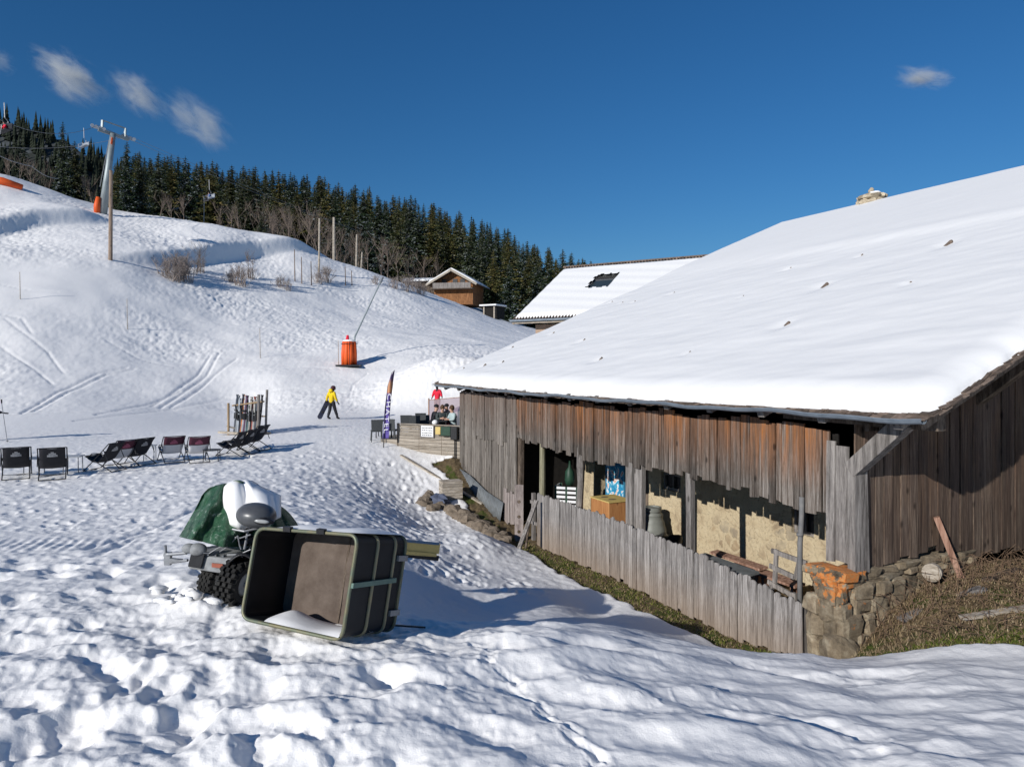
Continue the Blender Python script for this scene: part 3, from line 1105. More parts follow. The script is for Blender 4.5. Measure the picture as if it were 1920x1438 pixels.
mb.tube([(.30, s_, -4.6), (.30, s_, -3.1), (.31, s_ - .01, -2.9), (.33, s_ - .01, -2.6), (.33, s_ - .01, -2.3)], .045, 10)
mb.tube([(.30, s_, -2.98), (.30, s_, -2.93)], .06, 10)
mb.build('drain_pipe', plain('old_lead', (.13, .13, .13), (.20, .19, .18), .7), barn, smooth=True)
# -- roof structure
mb = MB(BF)
NTt, NS = 40, 30
mb.solid(lambda u, v: (0.0 + u * RT, v * RL, roofz(u * RT, v * RL)), NTt, NS, (0, 0, -.09))
mb.solid(lambda u, v: (RT + u * RT, v * RL, roofz(RT + u * RT, v * RL)), 20, 10, (0, 0, -.09))
roof = mb.build('roof', M['brownbeam'], barn)
mb = MB(BF)
for row in range(3):
    s = -.06
    while s < RL + .05:
        wd = rnd.uniform(.07, .17)
        t = -.13 + row * .115 + rnd.uniform(-.035, .02)
        z = roofz(max(t, 0), s) + SLOPE * min(t, 0) + .015 + row * .004 + rnd.uniform(0, .02)
        mb.box((t + .10, s + wd / 2, z), (.26, wd - .008, rnd.uniform(.008, .018)), ry=-math.atan(SLOPE) + rnd.uniform(-.05, .09), rz=rnd.uniform(-.06, .06))
        s += wd
for end in (0, 1):
    t = .0
    while t < RT:
        for row in range(2):
            wd = rnd.uniform(.09, .2)
            s = (-.07 + row * .05 + rnd.uniform(-.03, .02)) if end == 0 else (RL + .05 - row * .1 + rnd.uniform(-.03, .03))
            z = roofz(t, s) + .012 + row * .012 + rnd.uniform(0, .025)
            mb.box((t + wd / 2, s + .05, z), (wd - .008 + .1, .2, rnd.uniform(.012, .028)), ry=-math.atan(SLOPE) + rnd.uniform(-.12, .12), rz=rnd.uniform(-.08, .08))
        t += rnd.uniform(.09, .15)
mb.build('shingles', M['shingle'], roof)
# gutter
mb = MB(BF)


def gut(s):
    return EZ - .06 - .05 * math.sin(math.pi * s / RL) - .018 * math.sin(s * 1.7) - .012 * math.sin(s * 4.1)


ns, nk = 90, 8
vs, fs = [], []
for i in range(ns):
    s = -.05 + (RL - .25) * i / (ns - 1)
    z = gut(s)
    for k in range(nk):
        a = math.pi * (1 + k / (nk - 1))
        vs.append((-.16 + .065 * math.cos(a), s, z + .065 * math.sin(a)))
for i in range(ns - 1):
    for k in range(nk - 1):
        a = i * nk + k
        fs.append((a, a + 1, a + nk + 1, a + nk))
mb.add(vs, fs)
mb.tube([(-.225, -.05 + (RL - .25) * i / 60, gut(-.05 + (RL - .25) * i / 60)) for i in range(61)], .012, 6)
mb.build('gutter', M['zinc'], barn, solidify=.006)
# rafters with cut ends under the eave, purlin ends under the verge
for k in range(15):
    s = .45 + k * 1.36 + rnd.uniform(-.06, .06)
    mb = MB(BF)
    hgt = rnd.uniform(.15, .19)
    mb.beam((-.02, s, EZ - .17), (2.6, s, EZ - .17 + 2.62 * SLOPE), .15, hgt)
    mb.build('rafter', M['greypost'], roof, bevel=.008)
for t in (.5, 3.7, 7.2, 11, 14.6):
    mb = MB(BF)
    mb.beam((t, .12, roofz(t) - .26), (t, 3.0, roofz(t) - .26), .2, .24)
    mb.build('purlin', M['brownbeam'], roof, bevel=.01)
mb = MB(BF)
mb.beam((.02, .1, EZ - .14), (RT, .1, roofz(RT) - .18), .06, .16)
mb.build('verge_board', M['brownbeam'], roof)
# braces carrying the overhang
for (t0, t1, zb_, zt_) in ((.44, .44, -1.70, -.84), (3.68, 3.70, -.62, .42), (7.2, 7.2, .8, 1.9)):
    mb = MB(BF)
    mb.beam((t0 - .06, WS0 + .02, zb_), (t1 - .04, .6 if t0 < 1 else .28, zt_), .22, .26)
    mb.build('brace', M['greypost'] if t0 < 1 else M['brownbeam'], barn, bevel=.01)
# a few grey boards behind the brace under the eave
mb = MB(BF)
for k in range(3):
    mb.box((.55 + .1 * k, 1.2 - .1 * k, -.98 - .03 * k), (.5, .07, .12), rz=.3 * k)
mb.build('eave_blocking', M['brownbeam'], barn)
# -- snow blanket on the roof
rn = RNG
NU, NV_ = 330, 330
uu = np.linspace(0, 1, NU) ** 1.25
tl = .0 + uu * RT
sl_ = np.concatenate([np.linspace(-.07, 2.2, 90), np.linspace(2.2, RL - 1.5, 190)[1:-1], np.linspace(RL - 1.5, RL - .06, 52)])
TT, SS_ = np.meshgrid(tl, sl_, indexing='ij')
thk = .30
e0 = np.clip((TT - .02 - .06 * (pn(SS_ * 1.6, TT * 0, 71) + .3) * .5) / .5, 0, 1)
e1 = np.clip((SS_ + .06 - .05 * (pn(TT * 2, SS_ * 0, 72) + .3)) / .55, 0, 1)
e2 = np.clip((RL - .06 - SS_) / .4, 0, 1)
rd = lambda e: np.sqrt(np.clip(1 - (1 - e) ** 2, 0, 1))
rz_ = np.vectorize(roofz)(TT, SS_)
rip = .013 * fbm(TT * 1.1 + SS_ * .25, SS_ * .45 - TT * .1, 73, 3, .55) + .02 * fbm(TT * .3, SS_ * .25, 74, 2)
thk_ = thk * (1 + .06 * ss(10, 12, TT)) + rip * (1.2 - .85 * ss(10.2, 11.4, TT)) + .05 * np.exp(-((TT - 10.9) / .5) ** 2) * ss(17, 10, SS_)
ZS = rz_ + .02 + (np.maximum(thk_, .1) * rd(e0) * rd(e1) * rd(e2)) - .02
guards = [(1776, 455, 1.5), (1544, 534, 1.4), (1472, 607, 1.3), (1704, 530, .7), (1614, 478, .7), (1480, 503, .8), (1262, 549, .8), (1392, 555, .5), (1124, 672, 1.0), (1291, 660, .6),
          (1146, 566, .8), (1166, 567, .6), (1189, 565, .6), (1093, 637, .9), (1036, 624, .9), (995, 622, .9), (959, 651, 1), (941, 678, .9), (907, 684, 1), (868, 690, .7)]
gp = []
for px, py, sz in guards:
    best = None
    for k in range(4000):
        d = 10 + k * .008
        p = P(px, py, d) - E0
        t = p.dot(NV); s = p.dot(UV)
        if 0 < t < RT and 0 < s < RL and p.z <= roofz(t, s) + .30:
            best = (t, s)
            break
    if best:
        gp.append((best, sz))
        ZS -= .05 * sz * np.exp(-((TT - best[0] + .12) / (.25 * sz)) ** 2 - ((SS_ - best[1]) / (.2 * sz)) ** 2)
mb = MB(BF)
nu, nv = TT.shape
flat = np.stack([TT.ravel(), SS_.ravel(), ZS.ravel()], 1)
back = [(2 * RT - t, s, roofz(t, s) + .25) for t in (RT, RT - 6, RT - 17.5) for s in (0.1, RL - .1)]
idx = lambda i, j: i * nv + j
fs = [(idx(i, j), idx(i + 1, j), idx(i + 1, j + 1), idx(i, j + 1)) for i in range(nu - 1) for j in range(nv - 1)]
mb.add([tuple(p) for p in flat], fs)
mb.add(back, [(0, 2, 3, 1), (2, 4, 5, 3)])
rs = mb.build('roof_snow', M['roofsnow'], roof, smooth=True)
for i, ((t, s), sz) in enumerate(gp):
    mb = MB(BF)
    z = roofz(t, s) + .30
    q = .048 * sz
    mb.beam((t - .8 * q, s, z - .12), (t + q * 1.6, s - q * .6, z + .3 * q + .02 * sz), q * 1.5, q * 1.1, k=.7)
    mb.beam((t, s + q, z - .12), (t + q, s - q * 1.2, z + .02), q * 1.1, q * .8)
    mb.build('snow_guard', M['shingle'], roof)
# -- chimney
chs, cht = 15.1, RT + .35
chim = MB(BF)
zc = roofz(RT) + .26
for lay in range(5):
    for k in range(9):
        a = 2 * math.pi * k / 9 + lay * .3
        rr_ = .42 - .05 * (lay > 3)
        chim.blob((cht + rr_ * math.cos(a), chs + rr_ * 1.1 * math.sin(a), zc - .6 + lay * .22), (.24, .27, .14), seed=lay * 20 + k, amp=.2, n=7, m=5)
chim.blob((cht, chs + .1, zc + .38), (.4, .5, .12), seed=3, amp=.2)
chim.blob((cht, chs + .05, zc + .58), (.14, .12, .16), seed=4, amp=.25)
chim.build('chimney', M['chimney'], roof)
mb = MB(BF)
mb.blob((cht - .05, chs - .22, zc + .46), (.28, .22, .07), seed=5, amp=.15)
mb.build('chimney_snow', M['snow'], roof, smooth=True)

# -- stone footing at the near corner, patches of orange lichen on it
m, nt_, b_ = new_mat('lichen_stone')
T = NT(nt_); co = T.coord()
g = T.n('ShaderNodeNewGeometry')
base = T.ramp(T.noise(co, 5, 6, .7), [(.3, (.085, .065, .042)), (.5, (.20, .155, .10)), (.72, (.34, .29, .205))])
k_ = T.math('MULTIPLY_ADD', g.outputs['Random Per Island'], .7, .65)
cc_ = T.n('ShaderNodeCombineColor')
for i in range(3):
    T.L.new(k_, cc_.inputs[i])
base = T.mix(1.0, base, cc_.outputs[0], 'MULTIPLY')
sx = T.n('ShaderNodeSeparateXYZ'); T.L.new(co, sx.inputs[0])
# lichen grows round the outer corner: strongest at x 0..0.5, y 1.3..2.1, height 1.0..1.75
dx_ = T.math('ABSOLUTE', T.math('SUBTRACT', sx.outputs['X'], .12))
dz_ = T.math('ABSOLUTE', T.math('SUBTRACT', sx.outputs['Z'], 1.62))
m1 = T.math('SUBTRACT', 1.0, T.math('ADD', T.math('MULTIPLY', dx_, 1.5), T.math('MULTIPLY', dz_, .95)))
lf = T.math('MULTIPLY_ADD', T.noise(co, 4.0, 5, .7), 2.3, -1.26)
lf = T.math('ADD', lf, T.math('MULTIPLY', m1, .9))
lich = T.ramp(lf, [(.33, 0.0), (.43, 1.0)])
oc = T.ramp(T.noise(co, 22, 3, .7), [(.35, (.62, .17, .02)), (.65, (.50, .24, .08))])
T.L.new(T.mix(T.math('MULTIPLY', lich, .9), base, oc), b_.inputs['Base Color'])
b_.inputs['Roughness'].default_value = .95
T.L.new(T.bump(T.noise(co, 12, 6, .8), .8, .03), b_.inputs['Normal'])
M['lichen'] = m
mb = MB(BF)
rs_ = random.Random(8)


def stone(c, r, rz=0):
    """an angular slab: a rounded box with chipped corners"""
    n_, m_ = 14, 9
    ph = [rs_.uniform(0, 6.28) for _ in range(6)]
    vs, fs = [], []
    Q = Matrix.Rotation(rz, 4, 'Z') @ Matrix.Rotation(rs_.uniform(-.08, .08), 4, 'Y')
    for i in range(m_ + 1):
        th = math.pi * i / m_
        for k in range(n_):
            a = 2 * math.pi * k / n_
            d = Vector((math.sin(th) * math.cos(a), math.sin(th) * math.sin(a), math.cos(th)))
            e = rs_.uniform(.34, .6)
            w_ = Vector([math.copysign(abs(x) ** e, x) for x in d])
            w_ *= 1 + .10 * math.sin(3 * d.x + ph[0]) + .07 * math.sin(4 * d.y + ph[1]) + .06 * math.sin(5 * d.z + ph[2] + 2 * d.x) - .10 * max(0, math.sin(2 * a + ph[3]))
            w_ *= 1 + rs_.uniform(-.035, .035)
            vs.append(Vector(c) + Q @ Vector((w_.x * r[0], w_.y * r[1], w_.z * r[2])) * .95)
    for i in range(m_):
        for k in range(n_):
            a = i * n_ + k
            b = i * n_ + (k + 1) % n_
            fs.append((a, a + n_, b + n_, b))
    mb.add(vs, fs)


# courses of flattish stones along the gable and round the corner
for (zlo, zhi, t1) in ((-4.85, -4.38, .9), (-4.42, -4.02, 1.4), (-4.06, -3.76, 2.3), (-3.80, -3.52, 2.9), (-3.55, -3.42, 3.3), (-3.44, -3.30, 3.3)):
    t = -.12
    h = (zhi - zlo) / 2
    while t < t1:
        w_ = rs_.uniform(.22, .72)
        stone((t + w_ / 2, WS0 + .12 + .05 * (zlo + 3.3) + rs_.uniform(-.03, .03), (zlo + zhi) / 2 + rs_.uniform(-.02, .02)), (w_ / 2 * 1.10, .24, h * 1.12), rs_.uniform(-.14, .14))
        if rs_.random() < .5:
            stone((t + w_ * .9, WS0 + .06, zlo + rs_.uniform(-.03, .03)), (.07, .12, .05), rs_.uniform(-.5, .5))
        t += w_ * .93
    s = 1.45
    while s < 1.8:
        w_ = rs_.uniform(.2, .4)
        stone((.12 - .0 * (zlo), s + w_ / 2, (zlo + zhi) / 2), (.30, w_ / 2 * 1.15, h * 1.2))
        s += w_
# big upright slabs of the corner
mb.box((.07, 1.92, -4.4), (.10, .26, .7), rx=.1, rz=.3)
mb.blob((-.02, 1.42, -4.55), (.25, .3, .32), seed=77, amp=.15)
stone((.10, 1.62, -3.36), (.26, .30, .09))
mb.build('stone_footing', M['lichen'], barn)
mb = MB(BF)
mb.box((1.7, WS0 + .16, -4.1), (3.0, .2, 1.3)); mb.box((.30, 1.8, -4.2), (.2, .4, 1.5))
mb.build('footing_mortar', M['rock'], barn)
# long wall base where the side boards end: corrugated sheet leaning on it
sheet = MB(BF)


def sh(u, v):
    s = 18.9 - u * 4.3
    zb_ = np.interp(s, [14.6, 16, 17.5, 18.9], [-5.2, -5.05, -4.6, -4.2])
    zt_ = np.interp(s, [14.6, 16, 17.5, 18.9], [-4.5, -4.35, -4.0, -3.85])
    return (WT - .12 - .14 * (1 - v) + .014 * math.sin(s * 2 * math.pi / .12), s, zb_ + v * (zt_ - zb_))


sheet.grid(sh, 170, 3)
tag(sheet.build('corrugated_sheet', M['tin'], solidify=.004, smooth=True), 'dull grey corrugated metal sheet leaning along the foot of the barn wall', 'metal sheet')

# ================================================================== FENCE, PORCH THINGS, BANK
rnd = random.Random(33)
fence = thing('picket_fence', 'grey weathered picket fence of close rounded planks along the barn porch', 'fence', Matrix.Translation(Vector((0, 0, BASE))) @ BF)
mb = MB(BF)
s = s_at(1503, -.02)
s_end = s_at(1008, -.02)
FT = lambda s: np.interp(s, [2.2, 3.3, 5.2, 8, 12.4], [-4.02, -3.90, -3.74, -3.68, -3.70])
while s < s_end:
    wd = rnd.uniform(.11, .19)
    zt_ = FT(s) + rnd.uniform(-.04, .03)
    x = -.02 + rnd.uniform(-.015, .015)
    p0 = B(x, s, 0)
    zb_ = zt(p0.x, p0.y) + rnd.uniform(.0, .07)
    l = rnd.uniform(-.015, .015)
    n_ = 5
    prof = [(s, zb_), (s + l * .5, (zb_ + zt_) / 2)] + [(s + l + wd / 2 - wd / 2 * math.cos(math.pi * k / n_), zt_ - .05 + rnd.uniform(.04, .07) * math.sin(math.pi * k / n_)) for k in range(n_ + 1)] + [(s + wd + l * .5, (zb_ + zt_) / 2), (s + wd, zb_ + rnd.uniform(-.02, .02))]
    np_ = len(prof)
    vs = [(x, a_, b_2) for a_, b_2 in prof] + [(x + .026, a_, b_2) for a_, b_2 in prof]
    fs = [tuple(range(np_)), tuple(range(2 * np_ - 1, np_ - 1, -1))] + [(k, np_ + k, np_ + (k + 1) % np_, (k + 1) % np_) for k in range(np_)]
    mb.add(vs, fs)
    s += wd + rnd.uniform(-.004, .012)
mb.build('pickets', M['fence'], fence)
mb = MB(BF)
for dz in (-.35, -.95):
    for k in range(3):
        s0 = 2.3 + k * 3.35
        mb.beam((.06, s0, FT(s0) + dz), (.06, s0 + 3.33, FT(s0 + 3.33) + dz), .05, .09)
mb.build('rail', M['greypost'], fence)
for s0 in (2.28, 5.5, 8.8, 12.3):
    mb = MB(BF)
    mb.box((.14, s0, (FT(s0) - .1 - 5.2) / 2), (.1, .1, FT(s0) - .1 + 5.2))
    mb.build('fence_post', M['greypost'], fence)

# gate board with three holes and the sticks beside it
M['holeboard'] = wood('pinkish_grey_board', (.16, .13, .12), (.28, .235, .215), (.40, .35, .32), (4, 12, .8), spread=.1, knots=False)
s1 = s_at(966, WT - .08)
c0_, c1_ = P(965, 908, 21.4), P(980, 1006, 20.9)
c1_.z = zt(c1_.x, c1_.y) - .03
wdir = V(.97, -.24, 0)
HB = Matrix(((wdir.x, .24, 0, c0_.x), (wdir.y, .97, 0, c0_.y), (0, 0, 1, c1_.z), (0, 0, 0, 1)))
hb = MB(HB)
Wh, Hh = .27, c0_.z - c1_.z
ncol = 24
holes = [.18, .44, .70]
for x, flip in ((0, False), (.03, True)):
    for k, cv in enumerate(holes):
        z0 = (0 if k == 0 else (holes[k - 1] + cv) / 2) * Hh
        z1 = (1 if k == 2 else (holes[k + 1] + cv) / 2) * Hh
        c = (Wh / 2, cv * Hh)
        ring, outer = [], []
        for q in range(ncol):
            a = 2 * math.pi * q / ncol
            dx_, dz_ = math.cos(a), math.sin(a)
            ring.append((c[0] + .052 * dx_, x, c[1] + .052 * dz_))
            sc_ = min((Wh / 2) / max(abs(dx_), 1e-6), ((z1 - c[1]) if dz_ > 0 else (c[1] - z0)) / max(abs(dz_), 1e-6))
            outer.append((c[0] + dx_ * sc_, x, c[1] + dz_ * sc_))
        hb.add(ring + outer, [((q, (q + 1) % ncol, ncol + (q + 1) % ncol, ncol + q) if not flip else (ncol + q, ncol + (q + 1) % ncol, (q + 1) % ncol, q)) for q in range(ncol)])
        if not flip:
            hb.add(ring + [(p[0], .03, p[2]) for p in ring], [(q, ncol + q, ncol + (q + 1) % ncol, (q + 1) % ncol) for q in range(ncol)])
hb.add([(0, 0, 0), (0, .03, 0), (0, .03, Hh), (0, 0, Hh), (Wh, 0, 0), (Wh, .03, 0), (Wh, .03, Hh), (Wh, 0, Hh)], [(0, 1, 2, 3), (7, 6, 5, 4), (3, 2, 6, 7)])
tag(hb.build('holed_board', M['holeboard']), 'upright grey board with three round holes beside the dark barn opening', 'board')
mb = MB(BF)
plank_wall(mb, 's', s_at(963, WT - .1), s_at(941, WT - .1), .16, lambda s: -4.05, lambda s: -5.15, WT - .07, jt=.12)
tag(mb.build('board_panel', M['holeboard']), 'short panel of upright grey boards left of the board with three holes', 'board panel')
for k, (a_, b_, lab) in enumerate((((972, 1010, 19.6), (1006, 938, 20.2), 'grey plank leaning steeply against the left end of the picket fence'),
                                   ((985, 1003, 20.4), (993, 975, 20.8), 'short brown stick standing behind the leaning plank'))):
    p, q = P(*a_), P(*b_)
    p.z = zt(p.x, p.y) - .05
    mb = MB(); mb.beam(p, q, .12 if k == 0 else .05, .05)
    tag(mb.build('leaning_plank' if k == 0 else 'stick', M['greypost'] if k == 0 else M['brownbeam']), lab, 'plank' if k == 0 else 'stick')

FL = -5.05


def inporch(px, t):
    s = s_at(px, t)
    p = B(t, s, 0)
    return s, p, zt(p.x, p.y)


# slatted crate (white slats, green posts)
s, p, zf = inporch(1067, 1.5)
top_ = z_at(909, 1067, 1.5)
Mx = Matrix.Translation(Vector((p.x, p.y, zf))) @ Matrix.Rotation(R(-18), 4, 'Z')
M['green'] = plain('dark_green_paint', (.02, .06, .035), (.015, .04, .025), .5)
h = top_ - zf
cr = thing('slatted_crate', 'white slatted crate with dark green corner posts behind the fence', 'crate', Mx)
mb = MB(Mx)
for x_, y_ in ((-.33, -.33), (.33, -.33), (.33, .33), (-.33, .33), (0, -.34)):
    mb.box((x_, y_, h / 2), (.07, .07, h))
mb.build('corner_posts', M['green'], cr)
mb = MB(Mx)
z = h - .04
for k in range(6):
    for (c_, sz) in (((-.165, -.37, z), (.27, .02, .075)), ((.165, -.37, z), (.27, .02, .075)), ((-.37, 0, z), (.02, .6, .075)), ((.37, 0, z), (.02, .6, .075))):
        mb.box(c_, sz)
    z -= .135
mb.build('slats', M['white'], cr)
mb = MB(Mx)
mb.lathe([(.12, h + .0), (.16, h + .15), (.14, h + .42), (.05, h + .55), (.02, h + .75)], (0.02, 0, 0), 10)
tag(mb.build('folded_parasol', M['green'], smooth=True), 'dark green bundled parasol standing on the white slatted crate', 'parasol')

# wooden box with holes in its yellow lid
s, p, zf = inporch(1142, .95)
top_ = z_at(936, 1142, .95)
Mx = BF @ Matrix.Translation(Vector((1.02, s, 0)))
bx = thing('wooden_bin', 'orange brown wooden bin with a yellow lid and two hand holes behind the fence', 'bin', Matrix.Translation(Vector((0, 0, zf))) @ Mx)
mb = MB(Mx); mb.box((0, 0, (zf + top_) / 2), (.72, .88, top_ - zf)); mb.build('body', M['orangewood'], bx, bevel=.01)
mb = MB(Mx); mb.box((0, 0, top_ + .015), (.76, .92, .03)); mb.build('lid', M['yellowwood'], bx)
for dy in (-.17, .2):
    mb = MB(Mx); mb.lathe([(.12, top_ + .031), (.12, top_ + .034)], (-.08, dy, 0), 16, .55); mb.build('hand_hole', M['brownbeam'], bx)
mb = MB(Mx); mb.tube([(-.375, .10, top_ - .62), (-.40, .07, top_ - .5), (-.40, .0, top_ - .47), (-.40, -.07, top_ - .5), (-.375, -.10, top_ - .62)], .012, 6); mb.build('handle', M['black'], bx)

# poster on the wall
s, _, _ = inporch(1152, TI)
m, nt_, b_ = new_mat('ski_poster')
T = NT(nt_); co = T.coord()
f = T.noise(co, 3.2, 3, .6, dist=1.5)
col = T.ramp(f, [(.36, (.03, .25, .45)), (.44, (.10, .42, .60)), (.5, (.85, .85, .85)), (.56, (.70, .25, .12)), (.62, (.75, .74, .70)), (.7, (.02, .10, .22))])
T.L.new(col, b_.inputs['Base Color']); b_.inputs['Roughness'].default_value = .4
for n__ in T.N:
    if n__.type == 'VALTORGB':
        n__.color_ramp.interpolation = 'CONSTANT'
ps = thing('poster_board', 'tall colourful poster board in blue white and red by the porch doorway', 'poster', BF @ Matrix.Translation(Vector((TI - .1, s, -4.0))))
mb = MB(BF)
sA, sB = s_at(1170, TI - .12), s_at(1138, TI - .12)
zA, zB = z_at(931, 1152, TI - .12), z_at(872, 1152, TI - .12)
mb.box((TI - .12, (sA + sB) / 2, (zA + zB) / 2), (.03, sB - sA, zB - zA)); mb.build('print', m, ps)
mb = MB(BF)
M['bluepaint'] = plain('blue_paint', (.05, .22, .36), (.04, .17, .28), .5)
for (a_, b_, c_, d_) in ((sA, sB, zB, zB + .09), (sA, sB, zA - .05, zA), (sA - .05, sA, zA - .05, zB + .09), (sB, sB + .05, zA - .05, zB + .09)):
    mb.box((TI - .12, (a_ + b_) / 2, (c_ + d_) / 2), (.05, b_ - a_, d_ - c_))
mb.build('frame', M['bluepaint'], ps)

# barrel
s, p, zf = inporch(1224, 2.45)
top_ = z_at(950, 1224, 2.45)
h = top_ - zf
M['barrel'] = plain('grey_green_plastic', (.20, .21, .19), (.15, .155, .14), .5, scale=5, bump=.05)
Mx = Matrix.Translation(Vector((p.x, p.y, zf)))
br = thing('rain_barrel', 'round grey plastic barrel with ribs and a screw lid behind the fence', 'barrel', Mx)
mb = MB(Mx)
prof = [(.26, 0)]
for k in range(25):
    q = k / 24
    prof.append((.27 + .11 * math.sin(math.pi * min(q * 1.1, 1) * .9 + .25) + (.012 if k % 5 == 0 else 0), q * (h - .22)))
prof += [(.29, h - .2), (.21, h - .14), (.2, h - .12)]
mb.lathe(prof, (0, 0, 0), 28); mb.build('body', M['barrel'], br, smooth=True)
mb = MB(Mx); mb.lathe([(.21, h - .12), (.24, h - .11), (.24, h), (.18, h + .005), (.17, h - .03)], (0, 0, 0), 28); mb.build('lid', M['barrel'], br, smooth=False)
# black bags
for k, (px, tt_, r_, lab) in enumerate(((1243, 2.1, (.26, .38, .2), 'shiny black rubbish bag slumped right beside the grey barrel'), (1264, 2.2, (.2, .2, .2), 'smaller dark bundle lying to the right of the black bag'))):
    s, p, zf = inporch(px, tt_)
    mb = MB()
    zz_ = z_at(1012, px, tt_)
    mb.box((p.x, p.y, (zf + zz_ - .25) / 2), (.5, .6, zz_ - .25 - zf), rz=.4)
    tag(mb.build('pallet_stack', M['brownbeam']), 'brown timber block under the ' + ('shiny black bag' if k == 0 else 'smaller dark bundle'), 'timber block')
    mb = MB(); mb.blob((p.x, p.y, zz_ - .06), r_, seed=40 + k, amp=.28, n=18, m=12)
    mb.build
    tag(mb.build('rubbish_bag', M['black'], smooth=True), lab, 'bag')
# snow-dusted table top and benches along the wall
for k, (pa, pb, t_, w_, z_, mat_, lab) in enumerate(((1300, 1400, 1.0, .7, 1062, 'tin', 'pale grey table top lying behind the right half of the picket fence'),
                                                      (1338, 1432, 1.9, .25, 1050, 'redpost', 'long reddish brown bench board at the foot of the rubble wall'),
                                                      (1425, 1500, 1.9, .3, 1085, 'redpost', 'short reddish brown board leaning under the drain pipe'))):
    sA, sB = s_at(pb, t_), s_at(pa, t_)
    zz_ = z_at(z_, (pa + pb) / 2, t_)
    mb = MB(BF); mb.box((t_, (sA + sB) / 2, zz_), (w_, sB - sA, .05), ry=-.08)
    for q in (sA + .15, sB - .15):
        mb.box((t_, q, (zz_ - 5.15) / 2), (w_ * .5, .08, zz_ + 5.1))
    tag(mb.build('plank_table' if k == 0 else 'bench', M[mat_]), lab, 'table' if k == 0 else 'bench')
# broken slatted frame near the corner
mb = MB(BF)
for (a_, b_) in (((1447, 1032), (1512, 1056)), ((1443, 1060), (1490, 1082)), ((1440, 1090), (1492, 1120)), ((1456, 1030), (1452, 1092)), ((1500, 1048), (1492, 1085))):
    t_ = .9
    A_ = (t_, s_at(a_[0], t_), z_at(a_[1], a_[0], t_)); B_ = (t_ + .01 * a_[0] % .03, s_at(b_[0], t_), z_at(b_[1], b_[0], t_))
    mb.beam(A_, B_, .04, .09)
mb.box((.9, s_at(1490, .9), -4.7), (.06, .08, .9)); mb.box((.9, s_at(1447, .9), -4.7), (.06, .08, .9))
tag(mb.build('broken_trestle', M['greypost']), 'broken grey slatted frame behind the fence just left of the stone corner', 'frame')

# leaning reddish post, planks and log on the bank
def bank(t, s, dz=0):
    p = B(t, s, 0)
    return Vector((p.x, p.y, zt(p.x, p.y) + dz))


a_ = bank(2.55, 1.08, -.1)
mb = MB(); mb.beam(a_, B(2.32, 1.40, -2.62), .13, .10, k=.95)
tag(mb.build('leaning_post', M['redpost']), 'reddish squared post leaning against the brown gable planks', 'post')
for (t0, s0, t1, s1_, w_, lab, mt) in ((.75, .95, 2.2, .55, .16, 'grey plank half buried in dead grass below the gable', 'greypost'), (1.0, .15, 2.5, -.35, .12, 'pale weathered plank lying near the snow edge below the gable', 'paleplank'),
                                       (2.6, .75, 3.9, .95, .12, 'brown board lying in the dead grass right of the leaning post', 'brownbeam')):
    mb = MB(); mb.beam(bank(t0, s0, .05), bank(t1, s1_, .06), w_, .05)
    tag(mb.build('plank', M[mt]), lab, 'plank')
c = bank(1.95, 1.22, 0)
c.z = -3.47
mb = MB(); ax = (Vector((-.62, -.77, .05))).normalized()
mb.tube([c, c + ax * .12, c + ax * .13], [.15, .15, .13], 16)
tag(mb.build('log_end', M['paleplank']), 'round pale log end sticking out of the stones under the gable', 'log')

# rocks along the barn foot
spots = [(795, 902, 23.8, .26), (812, 915, 23.4, .2), (803, 890, 24.4, .18), (824, 906, 23.7, .2), (852, 922, 23.3, .28), (866, 932, 23.0, .24), (880, 938, 22.6, .28), (893, 944, 22.3, .2), (870, 945, 22.7, .2),
         (906, 955, 21.9, .3), (918, 965, 21.6, .22), (925, 975, 21.2, .26), (900, 965, 21.8, .2), (938, 985, 20.9, .22), (886, 952, 22.2, .17), (948, 992, 20.6, .18), (842, 912, 23.6, .18), (856, 938, 23.0, .15), (912, 978, 21.3, .15)]
labs = ['brown rock heap piece in the snow left of the barn corner', 'brown rock in the row along the corrugated sheet']
for k, (px, py, d, r_) in enumerate(spots):
    x = (px - CX) / F * d
    p = Vector((x, d, zt(x, d) + r_ * .25))
    mb = MB(); mb.blob(p, (r_ * rnd.uniform(.9, 1.3), r_ * rnd.uniform(.8, 1.1), r_ * rnd.uniform(.7, 1.0)), seed=200 + k, amp=.22, n=11, m=8)
    o = mb.build('rock', M['rock'])
    tag(o, labs[0] if k < 4 else labs[1], 'rock', 'rocks in the snow by the barn corner' if k < 4 else 'rocks lying along the corrugated sheet')
c = on(845, 24.6)
mb = MB(); 
for k in range(6):
    mb.box((c.x, c.y, c.z + .05 + k * .1), (.72, .5, .09), rz=.35 + rnd.uniform(-.03, .03))
tag(mb.build('log_crib', M['paleplank']), 'small weathered wooden crib box at the far foot of the barn', 'box')
c = on(822, 24.0)
mb = MB(); mb.blob(c + V(0, 0, .08), (.36, .3, .2), seed=91, amp=.3, n=12, m=8)
tag(mb.build('blue_tarpaulin', plain('dull_blue_tarp', (.07, .09, .14), (.12, .13, .18), .6)), 'crumpled dull blue tarpaulin among the rocks by the barn corner', 'tarpaulin')

